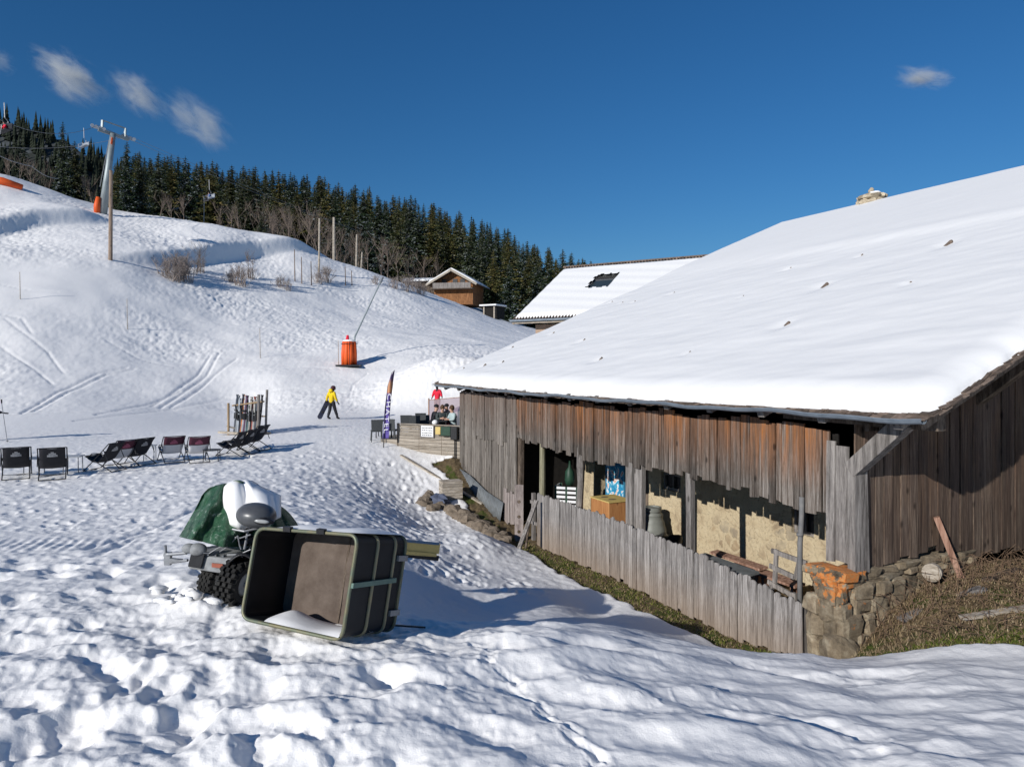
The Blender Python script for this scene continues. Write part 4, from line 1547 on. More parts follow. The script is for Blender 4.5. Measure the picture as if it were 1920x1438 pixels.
# grass
def grass(name, n, region, cols, hmin, hmax, lab, wide=.006):
    m, nt_, b_ = new_mat(name)
    T = NT(nt_)
    g = T.n('ShaderNodeNewGeometry')
    T.L.new(T.ramp(g.outputs['Random Per Island'], cols), b_.inputs['Base Color'])
    b_.inputs['Roughness'].default_value = .9
    b_.inputs['Specular IOR Level'].default_value = .1
    mb = MB()
    r_ = random.Random(len(name))
    k = 0
    while k < n:
        t, s = region(r_)
        p = B(t, s, 0)
        mm, _, _ = bare_mask(np.array([p.x]), np.array([p.y]))
        k += 1
        if mm[0] < .45:
            continue
        z = zt(p.x, p.y) - .01
        for q in range(r_.randint(2, 4)):
            h = r_.uniform(hmin, hmax)
            a = r_.uniform(0, 6.28); l = r_.uniform(.3, 2.2) * h
            bx_, by_ = p.x + r_.uniform(-.03, .03), p.y + r_.uniform(-.03, .03)
            e = Vector((bx_ + math.cos(a) * l, by_ + math.sin(a) * l, z + h))
            m1_ = Vector((bx_ + math.cos(a) * l * .35, by_ + math.sin(a) * l * .35, z + h * .7))
            w_ = Vector((-math.sin(a), math.cos(a), 0)) * wide
            mb.add([Vector((bx_, by_, z)) - w_, Vector((bx_, by_, z)) + w_, m1_ + w_ * .7, e, m1_ - w_ * .7], [(0, 1, 2, 4), (4, 2, 3)])
    tag(mb.build(name, m, at=(0, 0, 0)), lab, 'grass', kind='stuff')


dry = [(.0, (.20, .14, .08)), (.4, (.34, .26, .15)), (.75, (.14, .09, .05)), (1.0, (.45, .36, .23))]
grn = [(.0, (.05, .08, .012)), (.5, (.10, .13, .02)), (1.0, (.16, .15, .04))]
grass('dry_grass', 5200, lambda r: (r.uniform(-.3, 4.8), r.uniform(-1.4, 1.45)), dry, .015, .075, 'matted dead brown grass on the bank below the gable')
grass('moss_grass', 3600, lambda r: (r.uniform(-1.15, -.02), r.uniform(1.8, 13)), dry[:2] + grn[1:], .015, .06, 'low green and brown grass strip in front of the picket fence', .008)
grass('green_grass', 1500, lambda r: (lambda t: (t, np.interp(t, [-.4, .1, .7, 2.5, 6], [.3, -.15, -.75, -1.15, -1.5]) + r.uniform(-.2, .35)))(r.uniform(-.4, 5)), grn, .02, .08, 'green grass showing at the edge of the snow below the gable', .008)
# dead stalks and brambles
mb = MB()
for k in range(420):
    t, s = rnd.uniform(.3, 4.2), rnd.uniform(-.7, 1.4)
    if s < np.interp(t, [.1, .7, 2.5, 6], [-.1, -.5, -1.0, -1.3]):
        continue
    p = bank(t, s)
    h = rnd.uniform(.12, .42) * (1.0 if s > .5 else .6)
    a = rnd.uniform(0, 6.28); l = rnd.uniform(.1, .5)
    pts = [p, p + Vector((math.cos(a) * l * .3, math.sin(a) * l * .3, h * .7)), p + Vector((math.cos(a) * l, math.sin(a) * l, h)), p + Vector((math.cos(a) * l * 1.5, math.sin(a) * l * 1.5, h * .75))]
    mb.tube(pts, [.006, .005, .004, .002], 4, False)
M['stalk'] = plain('dead_stalk', (.20, .13, .08), (.11, .07, .045), .9)
tag(mb.build('brambles', M['stalk'], at=(0, 0, 0)), 'tangled dead stalks and brambles at the foot of the gable wall', 'brambles', kind='stuff')

# ================================================================== TIPPED CARGO BOX (trailer) AND THE VEHICLE
TR, BR_, TL, BL = P(670, 1005, 7.3), P(640, 1198, 7.22), P(485, 992, 7.9), P(456, 1157, 7.72)
DV = Vector((.37, .76, -.20))
tb = thing('cargo_trailer', 'black open cargo trailer tipped on its side in the snow with greenish tube ribs', 'trailer', Matrix.Translation(Vector(((TR.x + BL.x) / 2, 7.8, -2.95))))
M['boxblack'] = plain('black_panel', (.006, .0075, .010), (.013, .015, .018), .5, scale=3, bump=.05, spec=.25)
M['boxbrown'] = plain('brown_lining', (.085, .062, .048), (.145, .112, .09), .85, scale=5.0, bump=.6)
M['tubegreen'] = plain('worn_green_tube', (.11, .145, .11), (.22, .19, .11), .45, .3, scale=7, bump=.1)
M['rustgold'] = plain('yellowed_tube', (.33, .27, .15), (.20, .21, .15), .5, .2, scale=6)


def rim(k, r=0.10, n=5):
    """rounded rectangle through the box section at depth k"""
    cs = [TL + DV * k, TR + DV * k, BR_ + DV * k, BL + DV * k]
    out = []
    for i in range(4):
        p, a, b = cs[i], cs[(i - 1) % 4], cs[(i + 1) % 4]
        ua, ub = (a - p).normalized(), (b - p).normalized()
        for j in range(n + 1):
            q = j / n
            out.append(p + ua * r * (1 - q) ** 2 + ub * r * q ** 2)
    return out


mb = MB()
rings = [rim(k) for k in (0, .25, .5, .75, 1.0)]
n_ = len(rings[0])
ctr = sum(rings[0], Vector()) / n_
vs = [p for rg in rings for p in rg]
fs = [(i * n_ + k, i * n_ + (k + 1) % n_, (i + 1) * n_ + (k + 1) % n_, (i + 1) * n_ + k) for i in range(4) for k in range(n_)]
mb.add(vs, fs)
mb.add(rings[-1], [tuple(range(n_))])
mb.build('shell', M['boxblack'], tb, solidify=.02)
# brown lining of the box floor
inn = rim(.66)
c2 = sum(inn, Vector()) / len(inn)
mb = MB()
lin = [c2 + (p - c2) * .975 for p in inn]
u_ = (TR - TL).normalized()
lin = [p for p in lin]
mb.add(lin, [tuple(range(len(lin)))])
lo_ = mb.build('lining', M['boxbrown'], tb, solidify=.006)
mb = MB(); pa_ = TL.lerp(TR, .62) + DV * .645; pb_ = BL.lerp(BR_, .62) + DV * .645
mb.beam(pa_.lerp(pb_, .04), pa_.lerp(pb_, .97), .02, .006)
mb.build('seam', M['brownbeam'], lo_)


def hoop(k, r, mat, name='rib'):
    pts = rim(k, .12, 6)
    c_ = sum(pts, Vector()) / len(pts)
    pts = [p + (p - c_).normalized() * .018 for p in pts]
    mb = MB(); mb.tube(pts + [pts[0]], r, 8, False)
    return mb.build(name, mat, tb, smooth=True)


hoop(-.01, .020, M['tubegreen'], 'rim')
hoop(.42, .020, M['rustgold'])
hoop(.80, .020, M['rustgold'])
hoop(1.03, .020, M['tubegreen'])
mid_ = lambda q, k, o=.045: (TR + (BR_ - TR) * q) + DV * k + u_ * o
mb = MB(); mb.beam(mid_(.48, -.02), mid_(.45, .86), .03, .05); mb.build('cross_bar', plain('pale_green_bar', (.16, .24, .19), (.11, .17, .14), .45), tb)
for q in (.22, .8):
    mb = MB(); mb.beam(mid_(q, .84), mid_(q, 1.05), .03, .06); mb.build('bracket', M['steel'], tb)
mb = MB()
for q in (.32, .66):
    c_ = TL.lerp(TR, q) + Vector((0, -.02, .03)); mb.box(c_, (.10, .05, .05), rz=-.45)
    mb.build('latch', M['black'], tb); mb = MB()
mb = MB()
e0_, e1_ = TR + DV * 1.0 + V(-.05, 0, -.05), P(822, 1030, 8.7)
mb.beam(e0_ + V(-.1, 0, .03), e1_ + V(0, 0, .07), .03, .03); mb.build('drawbar_edge', plain('blue_paint_chipped', (.05, .15, .28), (.12, .15, .18), .5), tb)
mb = MB()
mb.beam(e0_ + V(-.1, .03, -.05), e1_ + V(0, .03, 0), .03, .12)
mb.beam(e0_ + V(-.1, -.03, -.10), e1_ + V(-.03, -.03, -.06), .03, .04); mb.build('drawbar', M['yellowwood'], tb)
mb = MB(); mb.beam(e0_ + V(-.1, .02, -.13), e1_ + V(-.02, .02, -.11), .06, .06); mb.build('drawbar_runner', M['boxblack'], tb)
mb = MB(); mb.tube([P(740, 1172, 8.3), P(797, 1176, 8.6)], .012, 6); mb.build('tow_rod', M['black'], tb)
# snow on and in the box
mb = MB()
mb.grid(lambda u, v: (TL + (TR - TL) * (.15 + u * .85)) + DV * (.06 + v * .95) + V(0, 0, .03 + .055 * math.sin(math.pi * u) ** .5 * math.sin(math.pi * v) ** .5 * (1 + .4 * math.sin(u * 9))), 24, 10)
mb.build('snow_cap', M['snow'], tb, smooth=True)
mb = MB()


def inside(u, v):
    p = (BL + (BR_ - BL) * (.26 + u * .74)) + DV * (-.06 + v * .70)
    return p + V(0, 0, .02 + (.05 + .02 * math.sin(u * 8)) * math.sin(math.pi * min(1, v * 1.1)) ** .6 + .05 * math.exp(-((u - .10) / .12) ** 2 - ((v - .6) / .3) ** 2))


mb.grid(inside, 30, 12)
mb.build('snow_fill', M['snow'], tb, smooth=True)

# the vehicle behind it: old quad with a tarpaulin
vq = thing('quad_bike', 'old grey quad bike half under a green tarpaulin behind the tipped trailer', 'quad bike', Matrix.Translation(P(420, 1110, 9.2)))
D = 9.1


def Q(px, py, dd=0.0):
    return P(px, py, D + dd)


def wheel(c, r, w_, ax, name='wheel'):
    ax = Vector(ax).normalized()
    up = Vector((0, 0, 1)); x_ = ax.cross(up).normalized(); up = x_.cross(ax)
    mb = MB(); N_ = 30
    prof = [(-.5, .62), (-.5, .86), (-.34, .98), (.34, .98), (.5, .86), (.5, .62)]
    vs, fs = [], []
    for k in range(N_):
        a = 2 * math.pi * k / N_
        e = x_ * math.cos(a) + up * math.sin(a)
        for (w0, r0) in prof:
            vs.append(c + ax * (w0 * w_) + e * (r0 * r))
    m_ = len(prof)
    for k in range(N_):
        for j_ in range(m_ - 1):
            a = k * m_ + j_; b = ((k + 1) % N_) * m_ + j_
            fs.append((a, b, b + 1, a + 1))
    mb.add(vs, fs)
    for k in range(N_):
        a = 2 * math.pi * k / N_
        e = x_ * math.cos(a) + up * math.sin(a)
        for sgn in (-1, 0, 1):
            o_ = (k % 2) * .5
            c_ = c + ax * (sgn * w_ * .33 + (o_ - .25) * w_ * .25) + e * (r * 1.02)
            tdir = ax.cross(e)
            mb.beam(c_ - e * .03, c_ + e * .035, .05, .045, up=tdir)
    wh = mb.build(name, M['rubber'], vq)
    mb = MB(); mb.tube([c - ax * w_ * .42, c - ax * w_ * .30, c + ax * w_ * .30, c + ax * w_ * .42], [r * .5, r * .62, r * .62, r * .5], 20)
    mb.tube([c - ax * w_ * .5, c + ax * w_ * .5], r * .16, 10)
    mb.build('rim', M['greypaint'], wh)
    return wh


axl = (.9, -.3, -.1)
wheel(Q(447, 1092, -.30), .255, .26, axl)
wheel(Q(402, 1086, .25), .17, .2, axl)
wheel(Q(470, 1060, .5), .26, .2, axl)
mb = MB()
mb.hexa([Q(352, 1066, -.05), Q(432, 1078, -.35), Q(472, 1050, .45), Q(388, 1046, .7), Q(360, 1040, -.05), Q(440, 1048, -.35), Q(478, 1022, .45), Q(396, 1022, .7)])
mb.build('chassis', M['greypaint'], vq, bevel=.02)
mb = MB()
mb.hexa([Q(352, 1062, -.12), Q(376, 1066, -.2), Q(376, 1064, .05), Q(354, 1060, .05), Q(360, 1030, -.12), Q(385, 1034, -.2), Q(385, 1032, .05), Q(362, 1030, .05)])
mb.build('grille', M['black'], vq, bevel=.01)
for (x_, y_, r_) in ((354, 1024, .075), (371, 1026, .095)):
    mb = MB(); mb.blob(Q(x_, y_ + 4, -.16), (r_ * 1.2, r_ * .8, r_ * .85), seed=3, amp=.03, n=18, m=12)
    mb.build('headlight', M['greypaint'], vq, smooth=True)
mb = MB()
mb.grid(lambda u, v: Q(428 + 52 * u, 1056 - 16 * math.sin(math.pi * u) - 6 * v, -.5 + v * .5), 12, 5)
mb.build('mudguard', M['black'], vq, smooth=True, solidify=.02)
mb = MB()
mb.tube([Q(310, 1022, .1), Q(312, 1056, .1), Q(352, 1050, 0)], .018, 8)
mb.tube([Q(308, 1040, .1), Q(350, 1036, 0)], .022, 8)
mb.box(Q(315, 1047, .1), (.08, .06, .16)); mb.box(Q(330, 1050, .05), (.16, .05, .04), ry=.1)
mb.build('bumper', M['steel'], vq)
mb = MB()
mb.tube([Q(425, 1022, -.2), Q(438, 985, -.1), Q(450, 978, 0)], .014, 8)
mb.tube([Q(458, 1030, -.2), Q(464, 998, -.1), Q(470, 985, 0)], .014, 8)
mb.tube([Q(436, 992, -.2), Q(458, 996, -.25), Q(484, 990, -.2)], .014, 8)
mb.tube([Q(412, 1012, .1), Q(428, 985, .2)], .012, 8)
mb.tube([Q(440, 1020, .1), Q(452, 1000, .2), Q(470, 1020, .1)], .02, 8)
mb.build('handlebar_frame', M['steel'], vq)
mb = MB()
mb.blob(Q(462, 1012, .0), (.16, .12, .07), seed=9, amp=.15); mb.blob(Q(478, 1035, .1), (.14, .14, .10), seed=10, amp=.2)
mb.blob(Q(470, 988, .0), (.09, .08, .06), seed=12, amp=.15, n=12)
mb.box(Q(400, 1042, .3), (.5, .5, .14), rz=.3)
mb.build('engine', M['black'], vq)
mb = MB()
for (a_, b_) in (((404, 1030, -.15), (432, 1006, -.2)), ((412, 1034, -.15), (446, 1004, -.25)), ((432, 1006, -.2), (470, 1002, -.3)), ((446, 1004, -.25), (452, 1030, -.3)), ((380, 1036, -.2), (404, 1030, -.15)), ((426, 1040, -.25), (470, 1030, -.25))):
    mb.tube([Q(*a_), Q(*a_).lerp(Q(*b_), .5) + V(0, 0, -.03), Q(*b_)], .008, 6)
for k in range(5):
    mb.tube([Q(362 + k * 14, 1038 + k * 1.2, -.12 - .03 * k), Q(372 + k * 14, 1030 + k * 1.2, .35)], .009, 6)
mb.build('rack_and_cables', M['steel'], vq)
mb = MB(); mb.box(Q(408, 1060, -.30), (.16, .02, .05), rz=-.3); mb.build('reflector', plain('faded_red', (.35, .10, .06), (.25, .08, .05), .5), vq)
mb = MB()
mb.blob(Q(481, 966, -.38), (.245, .22, .155), seed=6, amp=.02, n=26, m=16, M=Matrix.Rotation(R(8), 4, 'Y'))
pod = mb.build('instrument_pod', M['greyplastic'], vq, smooth=True)
mb = MB(); mb.blob(Q(487, 975, -.535), (.18, .06, .05), seed=7, amp=.02, n=18, m=10, M=Matrix.Rotation(R(10), 4, 'Y')); mb.build('recess', M['black'], pod, smooth=True)
mb = MB(); mb.blob(Q(490, 977, -.575), (.10, .03, .025), seed=7, amp=.02, n=14, m=10, M=Matrix.Rotation(R(8), 4, 'Y')); mb.build('lens', plain('lens_grey', (.42, .43, .42), (.3, .3, .3), .2, bump=0), pod, smooth=True)
# tarpaulin: folds hanging from a ridge
m, nt_, b_ = new_mat('green_tarp')
T = NT(nt_); co = T.coord()
c_ = T.ramp(T.noise(co, 4, 4, .6), [(.35, (.008, .05, .022)), (.65, (.025, .105, .045))])
c_ = T.mix(T.ramp(T.noise(co, 16, 5, .75), [(.57, 0.0), (.66, .6)]), c_, (.50, .54, .48))
T.L.new(c_, b_.inputs['Base Color']); b_.inputs['Roughness'].default_value = .42
T.L.new(T.bump(T.noise(co, 9, 6, .7, dist=1.0), 1.0, .05), b_.inputs['Normal'])
M['tarp'] = m


def tarp(u, v):
    # u runs left to right along the hem, v from the ridge down
    top = [(378, 930, .35), (404, 910, .32), (440, 903, .2), (472, 918, .3), (505, 950, .3)]
    hem = [(336, 1006, .1), (352, 1010, -.1), (382, 1016, -.3), (418, 1026, -.32), (460, 1024, -.1), (486, 1016, .25)]
    def ip(L, q):
        x = q * (len(L) - 1); i = min(int(x), len(L) - 2); f = x - i
        return [L[i][k] * (1 - f) + L[i + 1][k] * f for k in range(3)]
    a, b = ip(top, u), ip(hem, u)
    f = v
    px = a[0] + (b[0] - a[0]) * f
    py = a[1] + (b[1] - a[1]) * (f ** .9)
    dd = a[2] + (b[2] - a[2]) * math.sin(f * math.pi / 2)
    fold = (.03 + .08 * v) * math.sin(u * 17 + 1.5 * v) + .035 * math.sin(u * 31 + 3 * v) + .012 * math.sin(u * 53 - 9 * v) + .015 * math.sin(u * 11 + v * 21)
    # hollow where the snow lies
    dd += fold + .10 * math.exp(-((u - .55) / .14) ** 2) * math.sin(math.pi * v)
    return Q(px, py, dd)


mb = MB(); mb.grid(tarp, 60, 26)
# far side of the sheet
mb.grid(lambda u, v: tarp(u, 0) + V((.35 * (u - .3)) * v, 1.0 * v, -.75 * v * v - .1 * v + .03 * math.sin(u * 14)), 40, 12)
tag(mb.build('tarpaulin', M['tarp'], smooth=True, solidify=.006), 'dark green tarpaulin hanging in folds over the quad bike', 'tarpaulin')
mb = MB()


def tsnow(c, r, sd):
    mb.blob(c, r, seed=sd, amp=.12, n=20, m=12)


def lobes(u, v):
    # two snow rolls with a crease between
    px = 412 + 102 * u + 14 * v * (1 - u)
    ty = 912 - 14 * math.sin(min(1, u * 1.6) * math.pi * .8) + 48 * max(0, u - .45) ** 1.2
    by = 968 + 28 * (1 - abs(u - .3) * 1.2)
    by = min(by, 995 - 40 * max(0, u - .35))
    py = ty + (by - ty) * v
    crease = .075 * math.exp(-((u - (.42 - .0 + .18 * v)) / .07) ** 2)
    dd = .24 - .40 * math.sin(min(v * 1.05, 1) * math.pi / 2) + crease - .10 * math.sin(math.pi * min(max((u - .42) / .58, 0), 1)) - .08 * math.sin(math.pi * min(u / .42, 1))
    edge_ = min(u, 1 - u, v, 1 - v) * 8
    dd += .12 * (1 - min(1, edge_)) ** 2
    return Q(px, py, dd)


mb.solid(lobes, 40, 30, (.02, .22, -.05))
tag(mb.build('snow_on_tarpaulin', M['snow'], smooth=True), 'thick smooth snow lying in two rolls on the green tarpaulin', 'snow')
# snow clods by the vehicle
for k in range(26):
    px, d = rnd.uniform(295, 480), rnd.uniform(8.3, 9.6)
    p = on(px, d)
    mb = MB(); r_ = rnd.uniform(.03, .09)
    mb.blob(p + V(0, 0, r_ * .3), (r_ * 1.3, r_, r_ * .8), seed=300 + k, amp=.25, n=9, m=6)
    tag(mb.build('snow_clod', M['snow'], smooth=True), 'small clod of broken snow on the ground around the quad bike', 'snow clod', 'snow clods around the quad bike')

# ================================================================== PEOPLE
def skin(pts, edges, rad, sub=1, root=0):
    me = bpy.data.meshes.new('skel')
    me.from_pydata([tuple(p) for p in pts], edges, [])
    o = bpy.data.objects.new('skel', me)
    C.objects.link(o)
    md = o.modifiers.new('s', 'SKIN'); md.branch_smoothing = .3; md.use_smooth_shade = True
    sv = me.skin_vertices[0].data if me.skin_vertices else None
    if sv is None:
        bpy.context.view_layer.objects.active = o
        bpy.ops.mesh.customdata_skin_add()
        sv = me.skin_vertices[0].data
    for i, r_ in enumerate(rad):
        sv[i].radius = r_ if isinstance(r_, tuple) else (r_, r_)
        sv[i].use_root = (i == root)
    if sub:
        m2 = o.modifiers.new('u', 'SUBSURF'); m2.levels = sub; m2.render_levels = sub
    dg = bpy.context.evaluated_depsgraph_get()
    ev = o.evaluated_get(dg)
    mm = ev.to_mesh()
    vs = [v.co.copy() for v in mm.vertices]
    fs = [tuple(p.vertices) for p in mm.polygons]
    ev.to_mesh_clear()
    bpy.data.objects.remove(o); bpy.data.meshes.remove(me)
    return vs, fs


M['skin'] = plain('skin', (.55, .34, .25), (.48, .28, .2), .6, bump=0)
M['hair'] = plain('brown_hair', (.12, .07, .04), (.06, .035, .02), .8, scale=20)


def person(label, Mx, J, jacket, trousers, boots, hat=None, hatmat=None, hood=False, group=None, gloves=None, hair=None):
    """J: joints in the figure's own frame (x right, y forward, z up)"""
    root = thing('person', label, 'person', Mx, group)
    pts, rad, ed, ix = [], [], [], {}

    def a(n, p, r_, par=None):
        ix[n] = len(pts); pts.append(Vector(p)); rad.append(r_)
        if par:
            ed.append((ix[par], ix[n]))
    a('pelvis', J['pelvis'], (.13, .10))
    a('waist', J['waist'], (.125, .095), 'pelvis')
    a('chest', J['chest'], (.15, .11), 'waist')
    a('neck', J['neck'], .055, 'chest')
    hd = J['head']
    a('jaw', Vector(J['neck']).lerp(Vector(hd), .55), .068, 'neck')
    a('head', hd, (.080, .095), 'jaw')
    a('crown', Vector(hd) + V(0, 0, .07), .065, 'head')
    f = Vector(J.get('face', (0, 1, 0)))
    a('nose', Vector(hd) + f * .105 + V(0, 0, -.02), .014, 'jaw')
    for sd in ('L', 'R'):
        sg = -1 if sd == 'L' else 1
        a('sh' + sd, J['sh' + sd], .06, 'chest'); a('el' + sd, J['el' + sd], .045, 'sh' + sd); a('wr' + sd, J['wr' + sd], .030, 'el' + sd)
        w_, e_ = Vector(J['wr' + sd]), Vector(J['el' + sd])
        d_ = (w_ - e_).normalized()
        palm = w_ + d_ * .07
        a('palm' + sd, palm, (.042, .02), 'wr' + sd)
        sidev = d_.cross(V(0, 1, 0.01)).normalized()
        for k in range(4):
            o_ = sidev * (k - 1.5) * .021
            L = (.062, .072, .068, .054)[k]
            a('f%s%d' % (sd, k), palm + d_ * .03 + o_, .010, 'palm' + sd)
            a('g%s%d' % (sd, k), palm + d_ * (.03 + L * .6) + o_ + V(0, .012, 0), .009, 'f%s%d' % (sd, k))
            a('h%s%d' % (sd, k), palm + d_ * (.02 + L) + o_ + V(0, .035, 0), .008, 'g%s%d' % (sd, k))
        a('t' + sd, w_ + d_ * .04 + sidev * .042 + V(0, .02, 0), .011, 'palm' + sd)
        a('u' + sd, w_ + d_ * .085 + sidev * .055 + V(0, .035, 0), .009, 't' + sd)
        a('hip' + sd, J['hip' + sd], .085, 'pelvis'); a('kn' + sd, J['kn' + sd], .058, 'hip' + sd)
        a('ank' + sd, J['ank' + sd], .042, 'kn' + sd)
        t_ = Vector(J['ank' + sd]) + Vector(J.get('toe' + sd, (0, .17, -.05)))
        a('toe' + sd, t_, .035, 'ank' + sd)
    vs, fs = skin(pts, ed, rad, 1)
    mb = MB(Mx); mb.add(vs, fs); body = mb.build('body', gloves or M['skin'], root, smooth=True)

    def cloth(names, edges, radii, name, mat, par=None):
        vs, fs = skin([J[n] if isinstance(n, str) else n for n in names], edges, radii, 1)
        mb = MB(Mx); mb.add(vs, fs)
        return mb.build(name, mat, par or root, smooth=True)
    lo = Vector(J['pelvis']) + V(0, 0, -.10)
    hemL = Vector(J['elL']).lerp(Vector(J['wrL']), .93); hemR = Vector(J['elR']).lerp(Vector(J['wrR']), .93)
    cloth(['waist', lo, 'chest', Vector(J['neck']) + V(0, 0, -.02), 'shL', 'elL', hemL, 'shR', 'elR', hemR],
          [(0, 1), (0, 2), (2, 3), (2, 4), (4, 5), (5, 6), (2, 7), (7, 8), (8, 9)],
          [(.175, .15), (.185, .16), (.19, .155), .085, .095, .075, .055, .095, .075, .055], 'jacket', jacket)
    for sd in ('L', 'R'):
        an = Vector(J['ank' + sd]) + V(0, 0, .09)
        cloth([Vector(J['hip' + sd]) + V(0, 0, .05), 'hip' + sd, 'kn' + sd, an], [(0, 1), (1, 2), (2, 3)], [.10, .115, .088, .075], 'trouser_leg', trousers)
        an = Vector(J['ank' + sd]); t_ = an + Vector(J.get('toe' + sd, (0, .17, -.05)))
        cloth([an + V(0, 0, .14), an, an.lerp(t_, .5) + V(0, 0, -.02), t_ + V(0, 0, .0)], [(0, 1), (1, 2), (2, 3)], [.065, .07, .06, .045], 'boot', boots)
    hv = Vector(hd)
    if hat == 'helmet':
        mb = MB(Mx)
        mb.blob(hv + V(0, -.01, .045), (.128, .145, .12), seed=2, amp=.01, n=20, m=12, flat=.55); hm = mb.build('helmet', hatmat, root, smooth=True)
        mb = MB(Mx); g_ = hv + f * .09 + V(0, 0, .02); mb.blob(g_, (.08, .045, .035), seed=2, amp=.01, n=14, m=8); mb.build('goggles', M['black'], hm, smooth=True)
    elif hat:
        mb = MB(Mx); mb.blob(hv + V(0, -.01, .05), (.10, .115, .10), seed=2, amp=.02, n=18, m=10, flat=.2); mb.build('hat', hatmat, root, smooth=True)
    else:
        mb = MB(Mx); mb.blob(hv - f * .025 + V(0, 0, .025), (.098, .112, .13), seed=4, amp=.04, n=18, m=12); mb.build('hair', hair or M['hair'], root, smooth=True)
    mb = MB(Mx)
    for sg in (-1, 1):
        e_ = hv + f * .092 + Vector((f.y, -f.x, 0)) * (.032 * sg) + V(0, 0, .012)
        mb.blob(e_, (.012, .012, .009), n=8, m=6, amp=0)
    mb.build('eyes', M['black'], root, smooth=True)
    if hood:
        mb = MB(Mx); mb.blob(Vector(J['neck']) + V(0, -.08, .02), (.13, .10, .10), seed=8, amp=.06, n=16, m=10); mb.build('hood', jacket, root, smooth=True)
    return root


def stand(**k):
    J = dict(pelvis=(0, 0, .95), waist=(0, .0, 1.12), chest=(0, .01, 1.32), neck=(0, .01, 1.50), head=(0, .03, 1.64),
             shL=(-.19, 0, 1.43), elL=(-.25, -.03, 1.15), wrL=(-.27, .05, .90), shR=(.19, 0, 1.43), elR=(.25, -.03, 1.15), wrR=(.27, .05, .90),
             hipL=(-.10, 0, .92), knL=(-.11, .03, .50), ankL=(-.12, 0, .09), hipR=(.10, 0, .92), knR=(.11, .03, .50), ankR=(.12, 0, .09))
    J.update(k)
    return J


def cl(name, c, r_=.75):
    return plain(name, c, tuple(x * .75 for x in c), r_, scale=5, bump=.3, dist=.02)


M['yellow'] = cl('yellow_jacket', (.80, .56, .01)); M['red'] = cl('red_jacket', (.72, .02, .05)); M['beige'] = cl('beige_trousers', (.35, .22, .15))
M['blackcloth'] = cl('black_cloth', (.02, .02, .025)); M['greyteal'] = cl('grey_green_cloth', (.06, .075, .075)); M['maroon'] = cl('maroon_cloth', (.16, .015, .03))
M['helmet'] = plain('maroon_helmet', (.09, .03, .04), (.05, .02, .025), .35, bump=0)

# snowboarder, walking away to the right, board hanging from the left hand
p = on(622, 37.5)
face_ = R(-35)
Mx = Matrix.Translation(p) @ Matrix.Rotation(face_, 4, 'Z')
J = stand(elL=(-.33, -.02, 1.17), wrL=(-.40, -.02, .93), elR=(.30, -.02, 1.16), wrR=(.36, .08, .93), knL=(-.12, -.02, .50), ankL=(-.14, -.12, .10), knR=(.13, .12, .50), ankR=(.15, .24, .09),
          head=(.03, .08, 1.62), face=(.3, .9, -.3))
person('person in yellow jacket and dark trousers walking on the snow carrying a snowboard', Mx, J, M['yellow'], M['blackcloth'], M['blackcloth'], 'helmet', M['helmet'], hood=True, gloves=M['blackcloth'])
hand = Mx @ V(-.42, -.01, .84)
mb = MB()
a_, b_ = hand + V(.06, -.02, .06), P(598, 783, 37.3)
b_.z = zt(b_.x, b_.y) + .06
a_ = b_ + (a_ - b_) * 1.12
M['board'] = plain('dark_blue_board', (.05, .055, .09), (.02, .02, .03), .4, scale=2)
dirv = (b_ - a_).normalized(); side = dirv.cross(V(.35, -.9, 0)).normalized()
nrm_ = dirv.cross(side).normalized()
outl = []
for k in range(25):
    q = k / 24
    w_ = .135 * (1 - .12 * math.sin(math.pi * q)) * min(1, math.sqrt(max(0, 1 - (1 - min(q / .12, 1)) ** 2))) * min(1, math.sqrt(max(0, 1 - (1 - min((1 - q) / .12, 1)) ** 2)))
    outl.append((q, w_))
L_ = (b_ - a_).length
vs, fs = [], []
for (q, w_) in outl:
    c_ = a_ + dirv * (L_ * q) + nrm_ * (.06 * (abs(q - .5) * 2) ** 6)
    for s_, t_ in ((-1, 0), (1, 0), (1, .015), (-1, .015)):
        vs.append(c_ + side * (w_ * s_ + .0001 * s_) + nrm_ * t_)
for k in range(24):
    for j_ in range(4):
        fs.append((k * 4 + j_, k * 4 + (j_ + 1) % 4, (k + 1) * 4 + (j_ + 1) % 4, (k + 1) * 4 + j_))
sb = thing('snowboard', 'dark blue snowboard carried low beside the person in yellow', 'snowboard', Matrix.Translation(b_))
mb.add(vs, fs); mb.build('deck', M['board'], sb)
for q in (.36, .64):
    mb = MB(); c_ = a_ + dirv * (L_ * q) - nrm_ * .03; mb.box(c_, (.10, .07, .08)); mb.build('binding', M['black'], sb)

# person in red behind the wind screen
p = on(820, 40.0)
Mx = Matrix.Translation(p) @ Matrix.Rotation(R(150), 4, 'Z')
J = stand(elR=(.26, .05, 1.18), wrR=(.2, .2, 1.05), elL=(-.32, .08, 1.2), wrL=(-.48, .22, 1.1))
person('person in bright red jacket standing behind the terrace screen', Mx, J, M['red'], M['beige'], M['blackcloth'], 'hat', M['blackcloth'], gloves=M['blackcloth'])


def sitting(lean=.05, arm=.25):
    return dict(pelvis=(0, 0, .52), waist=(0, lean * .5, .68), chest=(0, lean, .90), neck=(0, lean * 1.2 + .02, 1.07), head=(0, lean * 1.3 + .05, 1.22),
                shL=(-.18, lean, 1.0), elL=(-.25, lean + .08, .76), wrL=(-.12, lean + arm, .78), shR=(.18, lean, 1.0), elR=(.25, lean + .08, .76), wrR=(.12, lean + arm, .80),
                hipL=(-.10, .05, .50), knL=(-.12, .45, .50), ankL=(-.12, .45, .10), hipR=(.10, .05, .50), knR=(.12, .45, .50), ankR=(.12, .45, .10))


